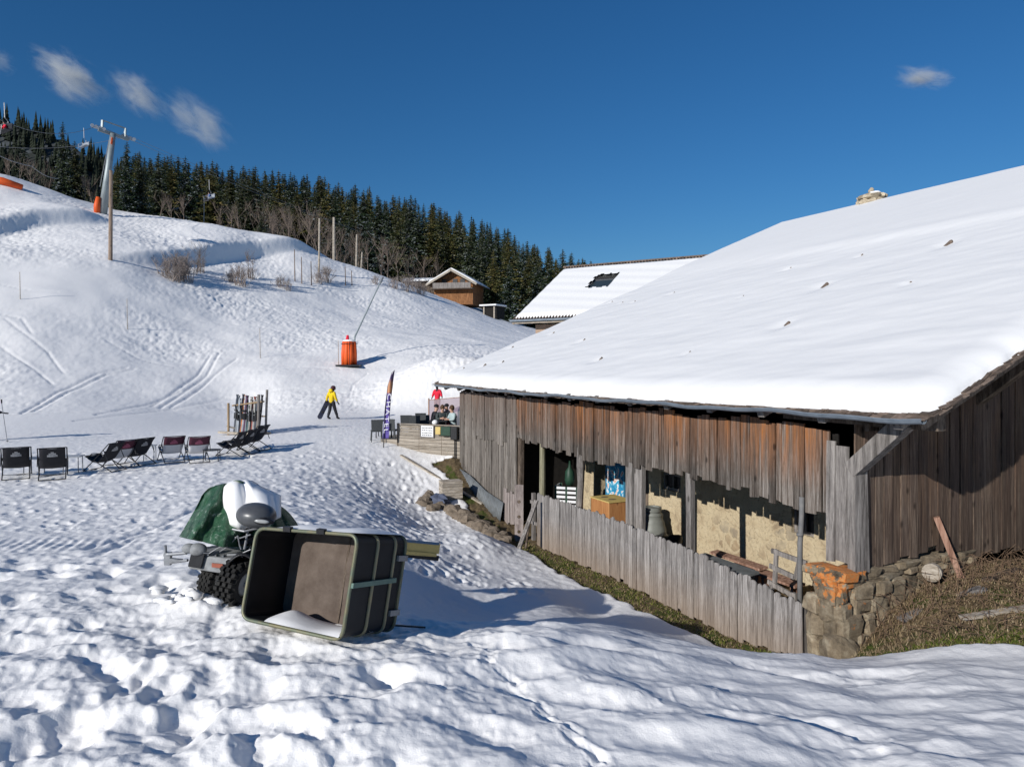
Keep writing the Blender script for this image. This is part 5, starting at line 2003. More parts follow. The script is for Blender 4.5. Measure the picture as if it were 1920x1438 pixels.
DECK = -3.02
seats = [(811, 30.2, -70, M['blackcloth'], M['blackcloth'], 'hat', M['blackcloth'], None, 'person in black jacket and dark cap sitting nearest the sun on the terrace'),
         (828, 30.0, 200, M['greyteal'], M['maroon'], None, None, M['hair'], 'person with brown hair and grey green jacket sitting with back to the fence'),
         (842, 30.8, 130, M['blackcloth'], M['maroon'], 'hat', M['blackcloth'], None, 'person in dark jacket sitting tallest close to the barn corner'),
         (851, 29.6, 120, cl('white_teal', (.45, .55, .55)), M['maroon'], None, None, M['hair'], 'person in white and teal top with maroon trousers sitting beside the barn corner')]
for (px, d, rz, jk, tr, hat, hm, hr, lab) in seats:
    x = (px - CX) / F * d
    Mx = Matrix.Translation(V(x, d, DECK)) @ Matrix.Rotation(R(rz), 4, 'Z')
    person(lab, Mx, sitting(rnd.uniform(0, .1)), jk, tr, M['blackcloth'], hat, hm, hair=hr)
# skier at the left edge, mostly outside the picture
p = on(-16, 28.5)
Mx = Matrix.Translation(p) @ Matrix.Rotation(R(-60), 4, 'Z')
J = stand(elR=(.26, .15, 1.18), wrR=(.22, .40, 1.12), ankR=(.12, .05, .09))
person('skier in dark clothes and red boots cut off by the left edge', Mx, J, M['blackcloth'], M['blackcloth'], M['red'], 'helmet', M['black'], gloves=M['blackcloth'])
pl_ = thing('ski_pole', 'thin black ski pole planted in the snow at the left edge', 'ski pole', Matrix.Translation(on(12, 28.2)))
mb = MB(); g0, g1 = on(14, 28.2, -.02), P(3, 755, 28.0)
mb.tube([g0, g1], .012, 6); mb.build('shaft', M['steel'], pl_)
mb = MB(); mb.tube([g1 + V(0, 0, -.02), g1 + V(-.005, 0, .13)], .025, 8); mb.build('grip', M['black'], pl_)
mb = MB(); mb.tube([g0 + V(0, 0, .06), g0 + V(0, 0, .075)], .05, 10); mb.build('basket', M['black'], pl_)

# ================================================================== DECK CHAIRS AND SIDE TABLES
M['sling'] = plain('black_sling', (.012, .012, .016), (.02, .02, .025), .7, bump=.1)
M['slingwhite'] = plain('white_sling', (.62, .62, .64), (.55, .55, .57), .7, bump=.1)
M['slingmaroon'] = plain('maroon_sling', (.075, .02, .035), (.06, .015, .03), .7, bump=.1)
M['chairframe'] = plain('dark_tube', (.03, .03, .035), (.02, .02, .02), .4, .4)
M['printw'] = plain('pale_print', (.42, .42, .43), (.2, .2, .2), .7, scale=25)
M['printp'] = plain('pink_print', (.40, .12, .18), (.2, .05, .09), .7, scale=25)


def deck_chair(label, Mx, kind, w_=.36):
    root = thing('deck_chair', label, 'deck chair', Mx, 'folding deck chairs on the snow')
    mb = MB(Mx)
    r_ = .016
    for sx in (-1, 1):
        x = w_ * sx
        mb.tube([(x, .55, .02), (x, .1, .42), (x, -.42, .93)], r_, 6)
        mb.tube([(x * .92, -.50, .02), (x * .92, .0, .28), (x * .92, .52, .50)], r_, 6)
        mb.tube([(x * 1.02, -.22, .73), (x * 1.02, -.38, .40)], r_ * .8, 6)
        mb.tube([(x * 1.03, -.2, .62), (x * 1.03, .2, .60), (x * .95, .42, .46)], r_, 6)
    for (y, z, k_) in ((.55, .02, 1), (-.42, .93, 1), (-.50, .02, .92), (.52, .50, .92)):
        mb.tube([(-w_ * k_, y, z), (w_ * k_, y, z)], r_, 6)
    mb.build('frame', M['chairframe'], root)
    prof = [(-.42, .93), (-.34, .78), (-.22, .58), (-.06, .38), (.08, .30), (.24, .32), (.40, .41), (.52, .50)]

    def sl(u, v, a=0, b=7, off=0, shrink=.9):
        x = a + v * (b - a); i = min(int(x), 6); f = x - i
        y = prof[i][0] * (1 - f) + prof[i + 1][0] * f; z = prof[i][1] * (1 - f) + prof[i + 1][1] * f
        sagx = .02 * math.sin(math.pi * u)
        return ((u - .5) * 2 * w_ * shrink, y - sagx - off * .8, z - sagx - off * .55)
    mat_ = M['sling'] if kind == 'black' else M['slingwhite']
    mb = MB(Mx); mb.grid(lambda u, v: sl(u, v), 7, 22); s_ = mb.build('sling', mat_, root, smooth=True, solidify=.008)
    if kind != 'black':
        mb = MB(Mx); mb.grid(lambda u, v: sl(u, v, 0, 1.7, .012, .93), 7, 8); mb.build('head_panel', M['slingmaroon'], s_, smooth=True, solidify=.006)
        mb = MB(Mx); mb.grid(lambda u, v: sl(u, v, 3.4, 7, -.012, .93), 7, 8); mb.build('seat_panel', M['sling'], s_, smooth=True, solidify=.006)
    # pale emblem on the back: a low crown of three strokes
    mb = MB(Mx)
    pm = M['printw'] if kind == 'black' else M['printp']
    for (u0, u1, v0, v1) in ((.30, .70, 1.15, 1.45), (.36, .64, .85, 1.12), (.44, .56, .6, .82)):
        mb.grid(lambda u, v: sl(u0 + u * (u1 - u0), v, v0, v1, .022, .9), 4, 3)
    mb.build('emblem', pm, s_, solidify=.002)
    return root


def ch(px, d, rz, kind, lab, sc=1.0):
    x = (px - CX) / F * d
    Mx = Matrix.Translation(V(x, d, zt(x, d) - .01)) @ Matrix.Rotation(R(rz), 4, 'Z') @ Matrix.Scale(sc, 4)
    return deck_chair(lab, Mx, kind)


ch(31, 21.0, 33, 'black', 'black deck chair seen from behind, farthest left of the row', 1.0)
ch(99, 21.0, 31, 'black', 'black deck chair seen from behind, second from the left edge', 1.0)
ch(199, 22.4, 78, 'black', 'low black deck chair seen from the side, leftmost of the crossed group', .95)
ch(228, 23.2, 55, 'maroon', 'white deck chair with maroon head panel in the crossed group', .95)
ch(258, 23.6, 68, 'black', 'black deck chair leaning back, rightmost of the crossed group', .95)
ch(322, 24.2, 38, 'maroon', 'white deck chair with maroon head panel, left one of the middle pair', .95)
ch(370, 24.2, 34, 'maroon', 'white deck chair with maroon head panel, right one of the middle pair', .95)
ch(438, 25.6, 80, 'black', 'black deck chair seen from the side, nearest below the ski rack', .92)
ch(458, 26.2, 78, 'black', 'black deck chair seen from the side, middle one below the ski rack', .95)
ch(478, 26.9, 72, 'black', 'black deck chair, highest of the three beside the ski rack', 1.0)


def side_table(px, d, top, label, rr__=.28, h=.5, square=True):
    x = (px - CX) / F * d
    Mx = Matrix.Translation(V(x, d, zt(x, d) - .01)) @ Matrix.Rotation(R(15), 4, 'Z')
    root = thing('side_table', label, 'side table', Mx, 'low side tables between the deck chairs')
    mb = MB(Mx)
    if square:
        mb.box((0, 0, h), (rr__ * 2, rr__ * 2, .03))
    else:
        mb.lathe([(rr__ * .9, h - .03), (rr__, h - .02), (rr__, h)], (0, 0, 0), 20)
    mb.build('table_top', top, root)
    for a in range(4):
        xx, yy = (-1, 1)[a % 2] * rr__ * .8, (-1, 1)[a // 2] * rr__ * .8
        mb = MB(Mx); mb.tube([(xx, yy, 0), (xx * .95, yy * .95, h - .02)], .014, 6); mb.build('leg', M['chairframe'] if top == M['chairframe'] else M['steel'], root)


M['palemetal'] = plain('pale_metal', (.42, .45, .48), (.36, .38, .41), .4, .3, bump=0)
side_table(64, 21.6, plain('blue_grey_top', (.13, .17, .24), (.1, .13, .18), .5), 'blue grey low table between the two chairs seen from behind', .26, .52)
side_table(137, 22.0, M['palemetal'], 'thin pale metal side table right of the two chairs seen from behind', .26, .5)
side_table(281, 24.4, M['palemetal'], 'small white metal table behind the crossed group of deck chairs', .2, .52)
side_table(397, 24.4, M['chairframe'], 'black round side table right of the middle pair of chairs', .3, .42, False)

# ================================================================== SKI RACK WITH SKIS
p0 = on(466, 31.0)
Mx = Matrix.Translation(p0) @ Matrix.Rotation(R(-28), 4, 'Z')
rk = thing('ski_rack', 'wooden ski rack of upright poles holding skis on the snow', 'ski rack', Mx)
M['rackwood'] = wood('rack_wood', (.16, .10, .05), (.30, .21, .12), (.42, .31, .2), (9, 9, .8), spread=.2)
for (x, y, h_, r_, l_) in ((-.85, -.35, 1.35, .05, 0), (-.72, .25, 1.3, .045, .03), (.86, -.25, 1.75, .06, .04), (.92, .1, 1.95, .05, .1)):
    mb = MB(Mx); mb.tube([(x, y, -.05), (x + l_, y, h_)], r_, 8); mb.build('upright', M['rackwood'] if x < 0 else M['greypost'], rk)
mb = MB(Mx)
mb.tube([(-.95, -.05, 1.22), (1.0, -.05, 1.45)], .035, 8); mb.tube([(-.9, .1, .75), (.95, .1, .8)], .03, 8)
mb.build('rail', M['rackwood'], rk)
mb = MB(Mx)
mb.beam((-1.35, -.45, .06), (1.05, -.35, .06), .1, .1); mb.beam((-1.2, .3, .05), (1.0, .3, .05), .1, .1); mb.beam((-.9, -.4, .35), (-.5, .2, .1), .07, .07)
mb.build('base', M['paleplank'], rk)
cols = [((.05, .06, .08), 'dark grey'), ((.30, .32, .34), 'silver grey'), ((.35, .38, .42), 'pale blue grey'), ((.03, .03, .04), 'black'), ((.50, .18, .06), 'orange tipped'), ((.45, .46, .48), 'white'), ((.10, .05, .09), 'dark purple'), ((.22, .24, .25), 'mid grey'), ((.06, .12, .13), 'dark teal'), ((.35, .33, .30), 'sand coloured'), ((.02, .02, .025), 'glossy black'), ((.28, .10, .08), 'dull red'), ((.4, .4, .38), 'pale grey'), ((.08, .09, .11), 'slate'), ((.2, .17, .14), 'brown'), ((.05, .05, .055), 'charcoal')]
for k, (c_, nm) in enumerate(cols):
    x = -.70 + k * .096
    lean = rnd.uniform(-.06, .06)
    root = thing('skis', '%s pair of skis standing in the ski rack' % nm, 'skis', Mx @ Matrix.Translation(V(x, -.12, 0)), 'skis standing in the wooden rack')
    mt = plain('ski_' + nm.replace(' ', '_'), c_, tuple(q * .6 for q in c_), .35, scale=3, bump=0)
    Ml = Mx @ Matrix.Translation(V(x, -.16, 0)) @ Matrix.Rotation(lean, 4, 'Y') @ Matrix.Rotation(R(rnd.uniform(-9, -4)), 4, 'X')
    hh = rnd.uniform(1.5, 1.78)
    for q in (-1, 1):
        mb = MB(Ml)
        mb.solid(lambda u, v: ((u - .5) * (.115 - .025 * math.sin(math.pi * v)) * (1 if v < .95 else .6), q * .025 - q * .07 * max(0, v - .88) / .12 + .012 * math.sin(v * 3), v * hh), 2, 14, (0, .012, 0))
        sk = mb.build('ski', mt, root)
    mb = MB(Ml)
    mb.box((0, -.04, hh * .46), (.06, .07, .26)); mb.box((0, -.05, hh * .6), (.055, .06, .08)); mb.build('binding', M['black'], root)
for k in range(4):
    x = -.6 + k * .4
    Ml = Mx @ Matrix.Translation(V(x, -.22, 0)) @ Matrix.Rotation(rnd.uniform(-.12, .12), 4, 'Y')
    root = thing('ski_pole', 'ski pole leaning in the wooden ski rack among the skis', 'ski pole', Ml, 'ski poles in the rack')
    mb = MB(Ml); mb.tube([(0, 0, 0), (0, 0, 1.15)], .01, 5); mb.build('shaft', M['steel'], root)
    mb = MB(Ml); mb.tube([(0, 0, 1.13), (0, 0, 1.28)], .022, 6); mb.build('grip', M['black'], root)

# ================================================================== TERRACE
a_, b_ = V((748 - CX) / F * 28.8, 28.8, 0), V((868 - CX) / F * 27.7, 27.7, 0)
dv = (b_ - a_).normalized(); L_ = (b_ - a_).length
M['tfence'] = wood('terrace_boards', (.16, .13, .10), (.30, .26, .21), (.42, .37, .31), (1, 1, 14), spread=.15, knots=False)
tf = thing('terrace_fence', 'low fence of horizontal weathered boards in front of the terrace', 'fence', Matrix.Translation(V(a_.x, a_.y, -3.4)))
mb = MB()
for k in range(11):
    z = -3.825 + k * .135
    mb.beam(a_ + V(0, 0, z) - dv * rnd.uniform(0, .03), b_ + V(0, 0, z - .01), .03, .122)
mb.build('boards', M['tfence'], tf)
for q in (0, .35, .7):
    mb = MB(); c_ = a_ + dv * (L_ * q); mb.box((c_.x - .03, c_.y + .06, -2.95), (.1, .1, 1.2)); mb.build('fence_post', M['brownbeam'], tf)
mb = MB()
mb.beam(a_ + V(-.05, 0, -2.36), b_ + V(0, 0, -2.37), .14, .035); mb.build('cap_rail', M['tfence'], tf)
# the deck itself
mb = MB()
c0 = a_ - dv * .9
pts = [c0 + V(0, .15, 0), b_ + V(0, .15, 0), b_ + V(.6, 5.0, 0), c0 + V(.3, 4.6, 0)]
mb.hexa([p + V(0, 0, -3.75) for p in pts] + [p + V(0, 0, DECK) for p in pts][:0] + [p + V(0, 0, DECK - .02) for p in pts])
tag(mb.build('terrace_deck', M['tfence']), 'weathered plank deck of the terrace beside the far end of the barn', 'deck')
mb = MB(); mb.beam(on(752, 27.6, .04), on(905, 24.5, .02), .12, .05)
tag(mb.build('loose_beam', M['paleplank']), 'long pale beam lying on the snow in front of the terrace', 'beam')
# sign with lines of lettering
sg = thing('menu_sign', 'small white lettered sign board fixed on the terrace fence', 'sign', Matrix.Translation(a_ + dv * (L_ * .45) + V(0, -.05, -2.95)))
mb = MB(); cS = a_ + dv * (L_ * .45) + V(0, -.04, -2.62)
mb.beam(cS - dv * .28, cS + dv * .28, .025, .44); mb.build('board', M['white'], sg)
mb = MB()
for s_ in (-1, 1):
    mb.beam(cS + dv * (.30 * s_) + V(0, -.02, -.26), cS + dv * (.30 * s_) + V(0, -.02, .24), .04, .04)
mb.beam(cS - dv * .3 + V(0, -.02, -.24), cS + dv * .3 + V(0, -.02, -.24), .04, .03); mb.beam(cS - dv * .3 + V(0, -.02, .24), cS + dv * .3 + V(0, -.02, .24), .04, .03)
mb.build('frame', M['greypost'], sg)
mb = MB()
for r_, z in enumerate((.13, .03, -.07, -.16)):
    x = -.22
    while x < .2:
        l_ = rnd.uniform(.03, .09)
        mb.beam(cS + dv * x + V(0, -.018, z), cS + dv * (x + l_) + V(0, -.018, z), .004, .03)
        x += l_ + .025
mb.build('lettering', M['dark'], sg)
# boxes hung on the fence
for (q0, q1, z0, z1, mt, lab) in ((.60, .68, -2.72, -2.42, 'yellowwood', 'small yellow box hanging on the terrace fence next to the sign'), (.68, .83, -2.76, -2.40, 'green', 'green box hanging on the terrace fence'), (.83, .93, -2.90, -2.40, 'black', 'black box on a post at the barn end of the terrace fence')):
    p, q = a_ + dv * (L_ * q0), a_ + dv * (L_ * q1)
    mb = MB(); mb.beam(p + V(0, -.13, (z0 + z1) / 2), q + V(0, -.13, (z0 + z1) / 2), .2, z1 - z0)
    if mt == 'black':
        c_ = (p + q) / 2; mb.box((c_.x, c_.y - .1, -3.25), (.05, .05, .8))
    tag(mb.build('hanging_box', M[mt], bevel=.02), lab, 'box')
mb = MB(); c_ = a_ + dv * (L_ * .57); mb.blob((c_.x, c_.y + .15, -2.28), (.13, .15, .11), n=16, m=10, amp=.02)
tag(mb.build('white_helmet', M['white'], smooth=True), 'round white ski helmet resting on the terrace table edge', 'helmet')

M['rattan'] = plain('grey_rattan', (.07, .075, .08), (.045, .05, .052), .7, scale=30, bump=.5)


def rattan(px, d, rz, lab, base=None):
    x = (px - CX) / F * d
    z = zt(x, d) if base is None else base
    Mx = Matrix.Translation(V(x, d, z)) @ Matrix.Rotation(R(rz), 4, 'Z')
    root = thing('rattan_chair', lab, 'chair', Mx, 'grey woven chairs on the terrace')
    mb = MB(Mx); mb.box((0, 0, .44), (.46, .46, .05)); mb.build('seat', M['rattan'], root, bevel=.01)
    mb = MB(Mx); mb.hexa([(-.22, -.22, .46), (.22, -.22, .46), (.22, -.25, .46), (-.22, -.25, .46), (-.24, -.29, .92), (.24, -.29, .92), (.24, -.32, .92), (-.24, -.32, .92)]); mb.build('backrest', M['rattan'], root)
    for sx in (-1, 1):
        for sy in (-1, 1):
            mb = MB(Mx); mb.beam((.20 * sx, .20 * sy, .42), (.22 * sx, .24 * sy, 0), .035, .035); mb.build('leg', M['rattan'], root)


rattan(706, 29.2, 15, 'grey woven chair left of the feather flag')
rattan(737, 29.6, -20, 'dark woven chair right behind the feather flag')
rattan(762, 30.2, 5, 'grey woven chair behind the fence, leftmost inside the terrace', DECK)
rattan(779, 30.0, 0, 'grey woven chair behind the fence, second inside the terrace', DECK)
rattan(788, 31.5, 10, 'grey woven chair in the back row of the terrace', DECK)
rattan(799, 30.4, -10, 'grey woven chair beside the person in black', DECK)
for (px, d, lab) in ((722, 30.2, 'small dark table between the two chairs at the feather flag'), (822, 29.4, 'dark table in front of the sitting people')):
    x = (px - CX) / F * d
    z0 = DECK if px > 750 else zt(x, d)
    Mx = Matrix.Translation(V(x, d, z0))
    root = thing('terrace_table', lab, 'table', Mx)
    mb = MB(Mx); mb.box((0, 0, .72), (.75, .6, .035)); mb.build('table_top', M['dark'], root)
    for sx in (-1, 1):
        for sy in (-1, 1):
            mb = MB(Mx); mb.beam((.33 * sx, .26 * sy, 0), (.33 * sx, .26 * sy, .7), .035, .035); mb.build('leg', M['dark'], root)
# wind screen
m, nt_, b_ = new_mat('tinted_screen')
b_.inputs['Base Color'].default_value = (.30, .22, .26, 1); b_.inputs['Roughness'].default_value = .4; b_.inputs['Alpha'].default_value = .72
ws = thing('wind_screen', 'see-through mauve wind screen behind the sitting people', 'screen', Matrix.Translation(P(830, 800, 32)))
wa, wb = P(804, 750, 32), P(872, 744, 31.2)
mb = MB(); mb.add([V(wa.x, wa.y, -3.0), V(wb.x, wb.y, -3.0), V(wb.x, wb.y, wb.z), V(wa.x, wa.y, wa.z)], [(0, 1, 2, 3)]); mb.build('sheet', m, ws)
mb = MB(); mb.tube([V(wa.x, wa.y, -3.0), V(wa.x, wa.y, wa.z + .08)], .03, 8); mb.tube([wa, wb], .015, 6); mb.build('frame', M['redpost'], ws)

# feather flag
fb = on(718, 28.4)
fl = thing('feather_flag', 'tall purple feather flag with white upright lettering beside the terrace', 'flag', Matrix.Translation(fb))
mb = MB(); pole_pts = [fb + V(.02, 0, -.2)] + [P(*q) for q in ((720, 815, 28.4), (722, 770, 28.4), (727, 725, 28.4), (734, 700, 28.4), (740, 694, 28.4))]
mb.tube(pole_pts, [.02, .02, .018, .014, .01, .008], 6); mb.build('pole', M['black'], fl)
m, nt_, b_ = new_mat('flag_print')
T = NT(nt_)
sx = T.n('ShaderNodeSeparateXYZ'); T.L.new(T.coord(), sx.inputs[0])
zf_ = T.n('ShaderNodeMapRange'); zf_.inputs['From Min'].default_value = 0; zf_.inputs['From Max'].default_value = 3.2
T.L.new(sx.outputs['Z'], zf_.inputs['Value'])
fc = T.ramp(zf_.outputs[0], [(.0, (.10, .07, .30)), (.66, (.09, .06, .24)), (.69, (.50, .22, .10)), (.80, (.45, .22, .12)), (.86, (.10, .07, .16))])
T.L.new(fc, b_.inputs['Base Color']); b_.inputs['Roughness'].default_value = .6
LEFT = [(717, 822), (719, 800), (721, 770), (724, 745), (727, 725), (732, 705), (740, 694)]
RIGHT = [(729, 822), (730, 800), (731, 775), (733, 750), (736, 728), (738, 710), (740, 695)]


def flagf(u, v):
    x = v * 6; i = min(int(x), 5); f = x - i
    l = (LEFT[i][0] * (1 - f) + LEFT[i + 1][0] * f, LEFT[i][1] * (1 - f) + LEFT[i + 1][1] * f)
    r = (RIGHT[i][0] * (1 - f) + RIGHT[i + 1][0] * f, RIGHT[i][1] * (1 - f) + RIGHT[i + 1][1] * f)
    return P(l[0] * (1 - u) + r[0] * u, l[1] * (1 - u) + r[1] * u, 28.4 + .05 * math.sin(u * 4 + v * 5))


mb = MB(); mb.grid(flagf, 8, 40); cloth_ = mb.build('flag_cloth', m, fl, smooth=True, solidify=.004)
cu = bpy.data.curves.new('letters', 'FONT'); cu.body = 'CHATEL'; cu.size = .28; cu.extrude = .002; cu.space_character = 1.25
to = bpy.data.objects.new('letters', cu); C.objects.link(to)
dg = bpy.context.evaluated_depsgraph_get(); mm = to.evaluated_get(dg).to_mesh()
lv = [v.co.copy() for v in mm.vertices]; lf = [tuple(p.vertices) for p in mm.polygons]
to.evaluated_get(dg).to_mesh_clear(); bpy.data.objects.remove(to)
mb = MB(); tp = P(731.5, 738, 28.28); bt = P(724, 812, 28.28)
dn = (bt - tp); Lx = max(v.x for v in lv); ux = dn / Lx; uy = V(.95, 0, .1)
mb.add([tp + ux * v.x + uy * v.y * .85 + V(-.10, -.003 * (v.z > 0), 0) for v in lv], lf)
mb.build('lettering', M['white'], cloth_)

# ================================================================== NEIGHBOUR BUILDING BEHIND THE ROOF
A0 = P(960, 601, 42)
e_ = V(.85, -.53, 0); p_ = V(.53, .85, 0)
NB = Matrix(((e_.x, p_.x, 0, A0.x), (e_.y, p_.y, 0, A0.y), (0, 0, 1, 0), (0, 0, 0, 1)))
nz0, nz1, nd = A0.z, 6.42, 6.5
nb = thing('chalet_annex', 'wooden building with snowy roof and one skylight behind the barn', 'building', Matrix.Translation(V(0, 0, -4)) @ NB)
NL = 26.0
sl2 = (nz1 - nz0) / nd


def nroof(u, t):
    return nz0 + sl2 * (t if t <= nd else 2 * nd - t)


mb = MB(NB); mb.box((NL / 2 + .6, nd, (nz0 - 4.5) / 2), (NL - 1.2, 2 * nd - 1.4, nz0 + 4.0)); 
mb.build('wall', M['nbwood'], nb)
mb = MB(NB)
mb.hexa([(0, 0, nz0 - .1), (NL, 0, nz0 - .1), (NL, nd, nz1 - .1), (0, nd, nz1 - .1), (0, 0, nz0), (NL, 0, nz0), (NL, nd, nz1), (0, nd, nz1)])
mb.hexa([(0, nd, nz1 - .1), (NL, nd, nz1 - .1), (NL, 2 * nd, nz0 - .1), (0, 2 * nd, nz0 - .1), (0, nd, nz1), (NL, nd, nz1), (NL, 2 * nd, nz0), (0, 2 * nd, nz0)])
rf = mb.build('roof', M['tin'], nb)
mb = MB(NB)
k = 0
while k * .2 < NL:
    mb.tube([(.1 + k * .2, -.06, nz0 + .02), (.1 + k * .2, .5, nz0 + .02 + .56 * sl2)], .045, 6); k += 1
    mb.tube([(.1 + k * .2, nd - .3, nz1 + .05), (.1 + k * .2, nd + .12, nz1 + .10)], .06, 6)
mb.tube([(0, nd, nz1 + .14), (NL, nd, nz1 + .14)], .07, 8)
mb.build('roof_tiles', M['shingle'], rf)
mb = MB(NB)


def nsnow(u, v):
    x, t = .12 + u * (NL - .24), .16 + v * (nd - .45)
    e = min(1, min(u * NL, v * nd * 1.4, (1 - v) * nd * 1.4) / .35)
    z = nroof(x, t) + .02 + .22 * math.sqrt(max(0, 1 - (1 - e) ** 2)) + .012 * math.sin(x * 2 * math.pi / .45) * .4 + .01 * math.sin(t * 7 + x)
    return (x, t, z)


# skylight opening: snow is left out over it
ks = []
for d in np.linspace(36, 46, 400):
    p = P(1127, 531, d) - A0
    if p.dot(p_) > 0 and p.z + A0.z <= nroof(0, p.dot(p_)) + .1:
        ks = (p.dot(e_), p.dot(p_)); break
nu_, nv_ = 200, 60
vs = [nsnow(i / (nu_ - 1), j / (nv_ - 1)) for j in range(nv_) for i in range(nu_)]
fs = []
for j in range(nv_ - 1):
    for i in range(nu_ - 1):
        a = j * nu_ + i
        c_ = vs[a]
        if abs(c_[0] - ks[0]) < .76 + .04 * math.sin(c_[1] * 9) and abs(c_[1] - ks[1]) < .86 + .06 * math.sin(c_[0] * 11):
            continue
        fs.append((a, a + 1, a + nu_ + 1, a + nu_))
mb.add(vs, fs)
mb.build('roof_snow', M['roofsnow'], rf, smooth=True)
mb = MB(NB)
Zs = lambda t, o=.1: nroof(0, t) + o
x0, x1, t0, t1 = ks[0] - .72, ks[0] + .72, ks[1] - .75, ks[1] + .55
for (a, b, c, d) in ((x0, x1, t0, t0 + .1), (x0, x1, t1 - .1, t1), (x0, x0 + .1, t0 + .1, t1 - .1), (x1 - .1, x1, t0 + .1, t1 - .1)):
    mb.hexa([(a, c, Zs(c, .0)), (b, c, Zs(c, .0)), (b, d, Zs(d, .0)), (a, d, Zs(d, .0)), (a, c, Zs(c)), (b, c, Zs(c)), (b, d, Zs(d)), (a, d, Zs(d))])
sk = mb.build('skylight', plain('skylight_metal', (.07, .075, .08), (.05, .05, .055), .5), rf)
mb = MB(NB); mb.hexa([(x0 + .1, t0 + .1, Zs(t0 + .1, .02)), (x1 - .1, t0 + .1, Zs(t0 + .1, .02)), (x1 - .1, t1 - .1, Zs(t1 - .1, .02)), (x0 + .1, t1 - .1, Zs(t1 - .1, .02)),
                      (x0 + .1, t0 + .1, Zs(t0 + .1, .06)), (x1 - .1, t0 + .1, Zs(t0 + .1, .06)), (x1 - .1, t1 - .1, Zs(t1 - .1, .06)), (x0 + .1, t1 - .1, Zs(t1 - .1, .06))])
mb.build('pane', plain('skylight_glass', (.035, .05, .045), (.03, .04, .05), .15, bump=0, spec=.6), sk)
mb = MB(NB)
k = 0
while x0 - .1 + k * .12 < x1 + .12:
    mb.tube([(x0 - .1 + k * .12, t1 + .02, Zs(t1, .05)), (x0 - .1 + k * .12, t1 + .42, Zs(t1 + .42, .07))], .04, 5); k += 1
mb.build('tiles_above', plain('dark_tiles', (.09, .085, .08), (.06, .055, .05), .8), sk)
mb = MB(NB); mb.tube([(-.05, -.14, nz0 - .04), (NL, -.14, nz0 - .06)], .07, 8); mb.build('gutter', M['zinc'], nb)
mb = MB(NB); mb.beam((.05, .02, nz0 - .16), (.05, nd, nz1 - .16), .05, .2); mb.beam((.05, 0, nz0 - .18), (NL, 0, nz0 - .18), .2, .06); mb.build('verge_board', M['paleplank'], nb)

# ================================================================== FAR CHALET AND SHED
c = hit(850, 566, 60, 200) or P(850, 566, 130)
gd = 118.0
c = P(850, 560, gd)
KM = Matrix.Translation(V(c.x, gd, zt(c.x, gd) - .3)) @ Matrix.Rotation(R(-12), 4, 'Z')
M['chaletwood'] = wood('chalet_wood', (.07, .032, .016), (.22, .10, .042), (.36, .18, .08), (6, 6, .9), spread=.1, knots=False)
zg = zt(c.x, gd) - .3
ch_ = thing('chalet', 'brown wooden chalet with a balcony under the dark spruces', 'chalet', KM)
W2, EH, RH = 3.35, P(0, 530, gd).z - zg, P(0, 509, gd).z - zg
mb = MB(KM); mb.box((0, 3.5, .75), (2 * W2, 7, 1.9)); mb.build('ground_floor', M['chaletwood'], ch_)
mb = MB(KM)
mb.add([(-W2, 0, 1.6), (W2, 0, 1.6), (W2, 0, EH), (0, 0, RH), (-W2, 0, EH), (-W2, 7, 1.6), (W2, 7, 1.6), (W2, 7, EH), (0, 7, RH), (-W2, 7, EH)], [(0, 1, 2, 3, 4), (9, 8, 7, 6, 5), (0, 4, 9, 5), (1, 6, 7, 2), (4, 3, 8, 9), (3, 2, 7, 8)])
mb.build('wall', M['chaletwood'], ch_)
ov = 1.0
sl3 = (RH - EH) / W2
mb = MB(KM)
for sg in (-1, 1):
    xo = sg * (W2 + ov)
    zo = EH - ov * sl3
    A_ = [(0, -1.4, RH + .05), (xo, -1.4, zo + .05), (xo, 8, zo + .05), (0, 8, RH + .05)]
    if sg > 0:
        A_ = [A_[1], A_[0], A_[3], A_[2]]
        A_ = [A_[k] for k in (1, 0, 3, 2)][::-1]
    mb.add([Vector(q) for q in A_] + [Vector(q) + V(0, 0, .18) for q in A_], [(0, 3, 2, 1), (4, 5, 6, 7), (0, 1, 5, 4), (1, 2, 6, 5), (2, 3, 7, 6), (3, 0, 4, 7)])
r_ = mb.build('roof', M['brownbeam'], ch_)
mb = MB(KM)
for sg in (-1, 1):
    mb.solid(lambda u, v: (sg * u * (W2 + ov - .05), -1.3 + v * 9.2, RH + .45 - u * (W2 + ov - .05) * sl3 - .15 * u ** 8), 8, 6, (0, 0, -.2))
mb.build('roof_snow', M['roofsnow'], r_, smooth=True)
mb = MB(KM)
mb.box((0, -.7, 2.35), (2 * W2 + .6, 1.3, .12))
mb.build('balcony_floor', M['brownbeam'], ch_)
mb = MB(KM); mb.box((.1, -1.35, 2.85), (2 * W2 - .2, .06, .9)); mb.build('balcony_rail', M['greypost'], ch_)
for x in (-1.6, .3, 1.6):
    mb = MB(KM); mb.box((x, -.04, 3.6), (.8, .06, .9)); mb.build('window', M['black'], ch_)
mb = MB(KM); mb.beam((-W2 - ov, -1.42, EH - ov * sl3 + .05), (0, -1.42, RH + .05), .06, .3); mb.beam((0, -1.42, RH + .05), (W2 + ov, -1.42, EH - ov * sl3 + .05), .06, .3); mb.build('verge_board', M['paleplank'], ch_)
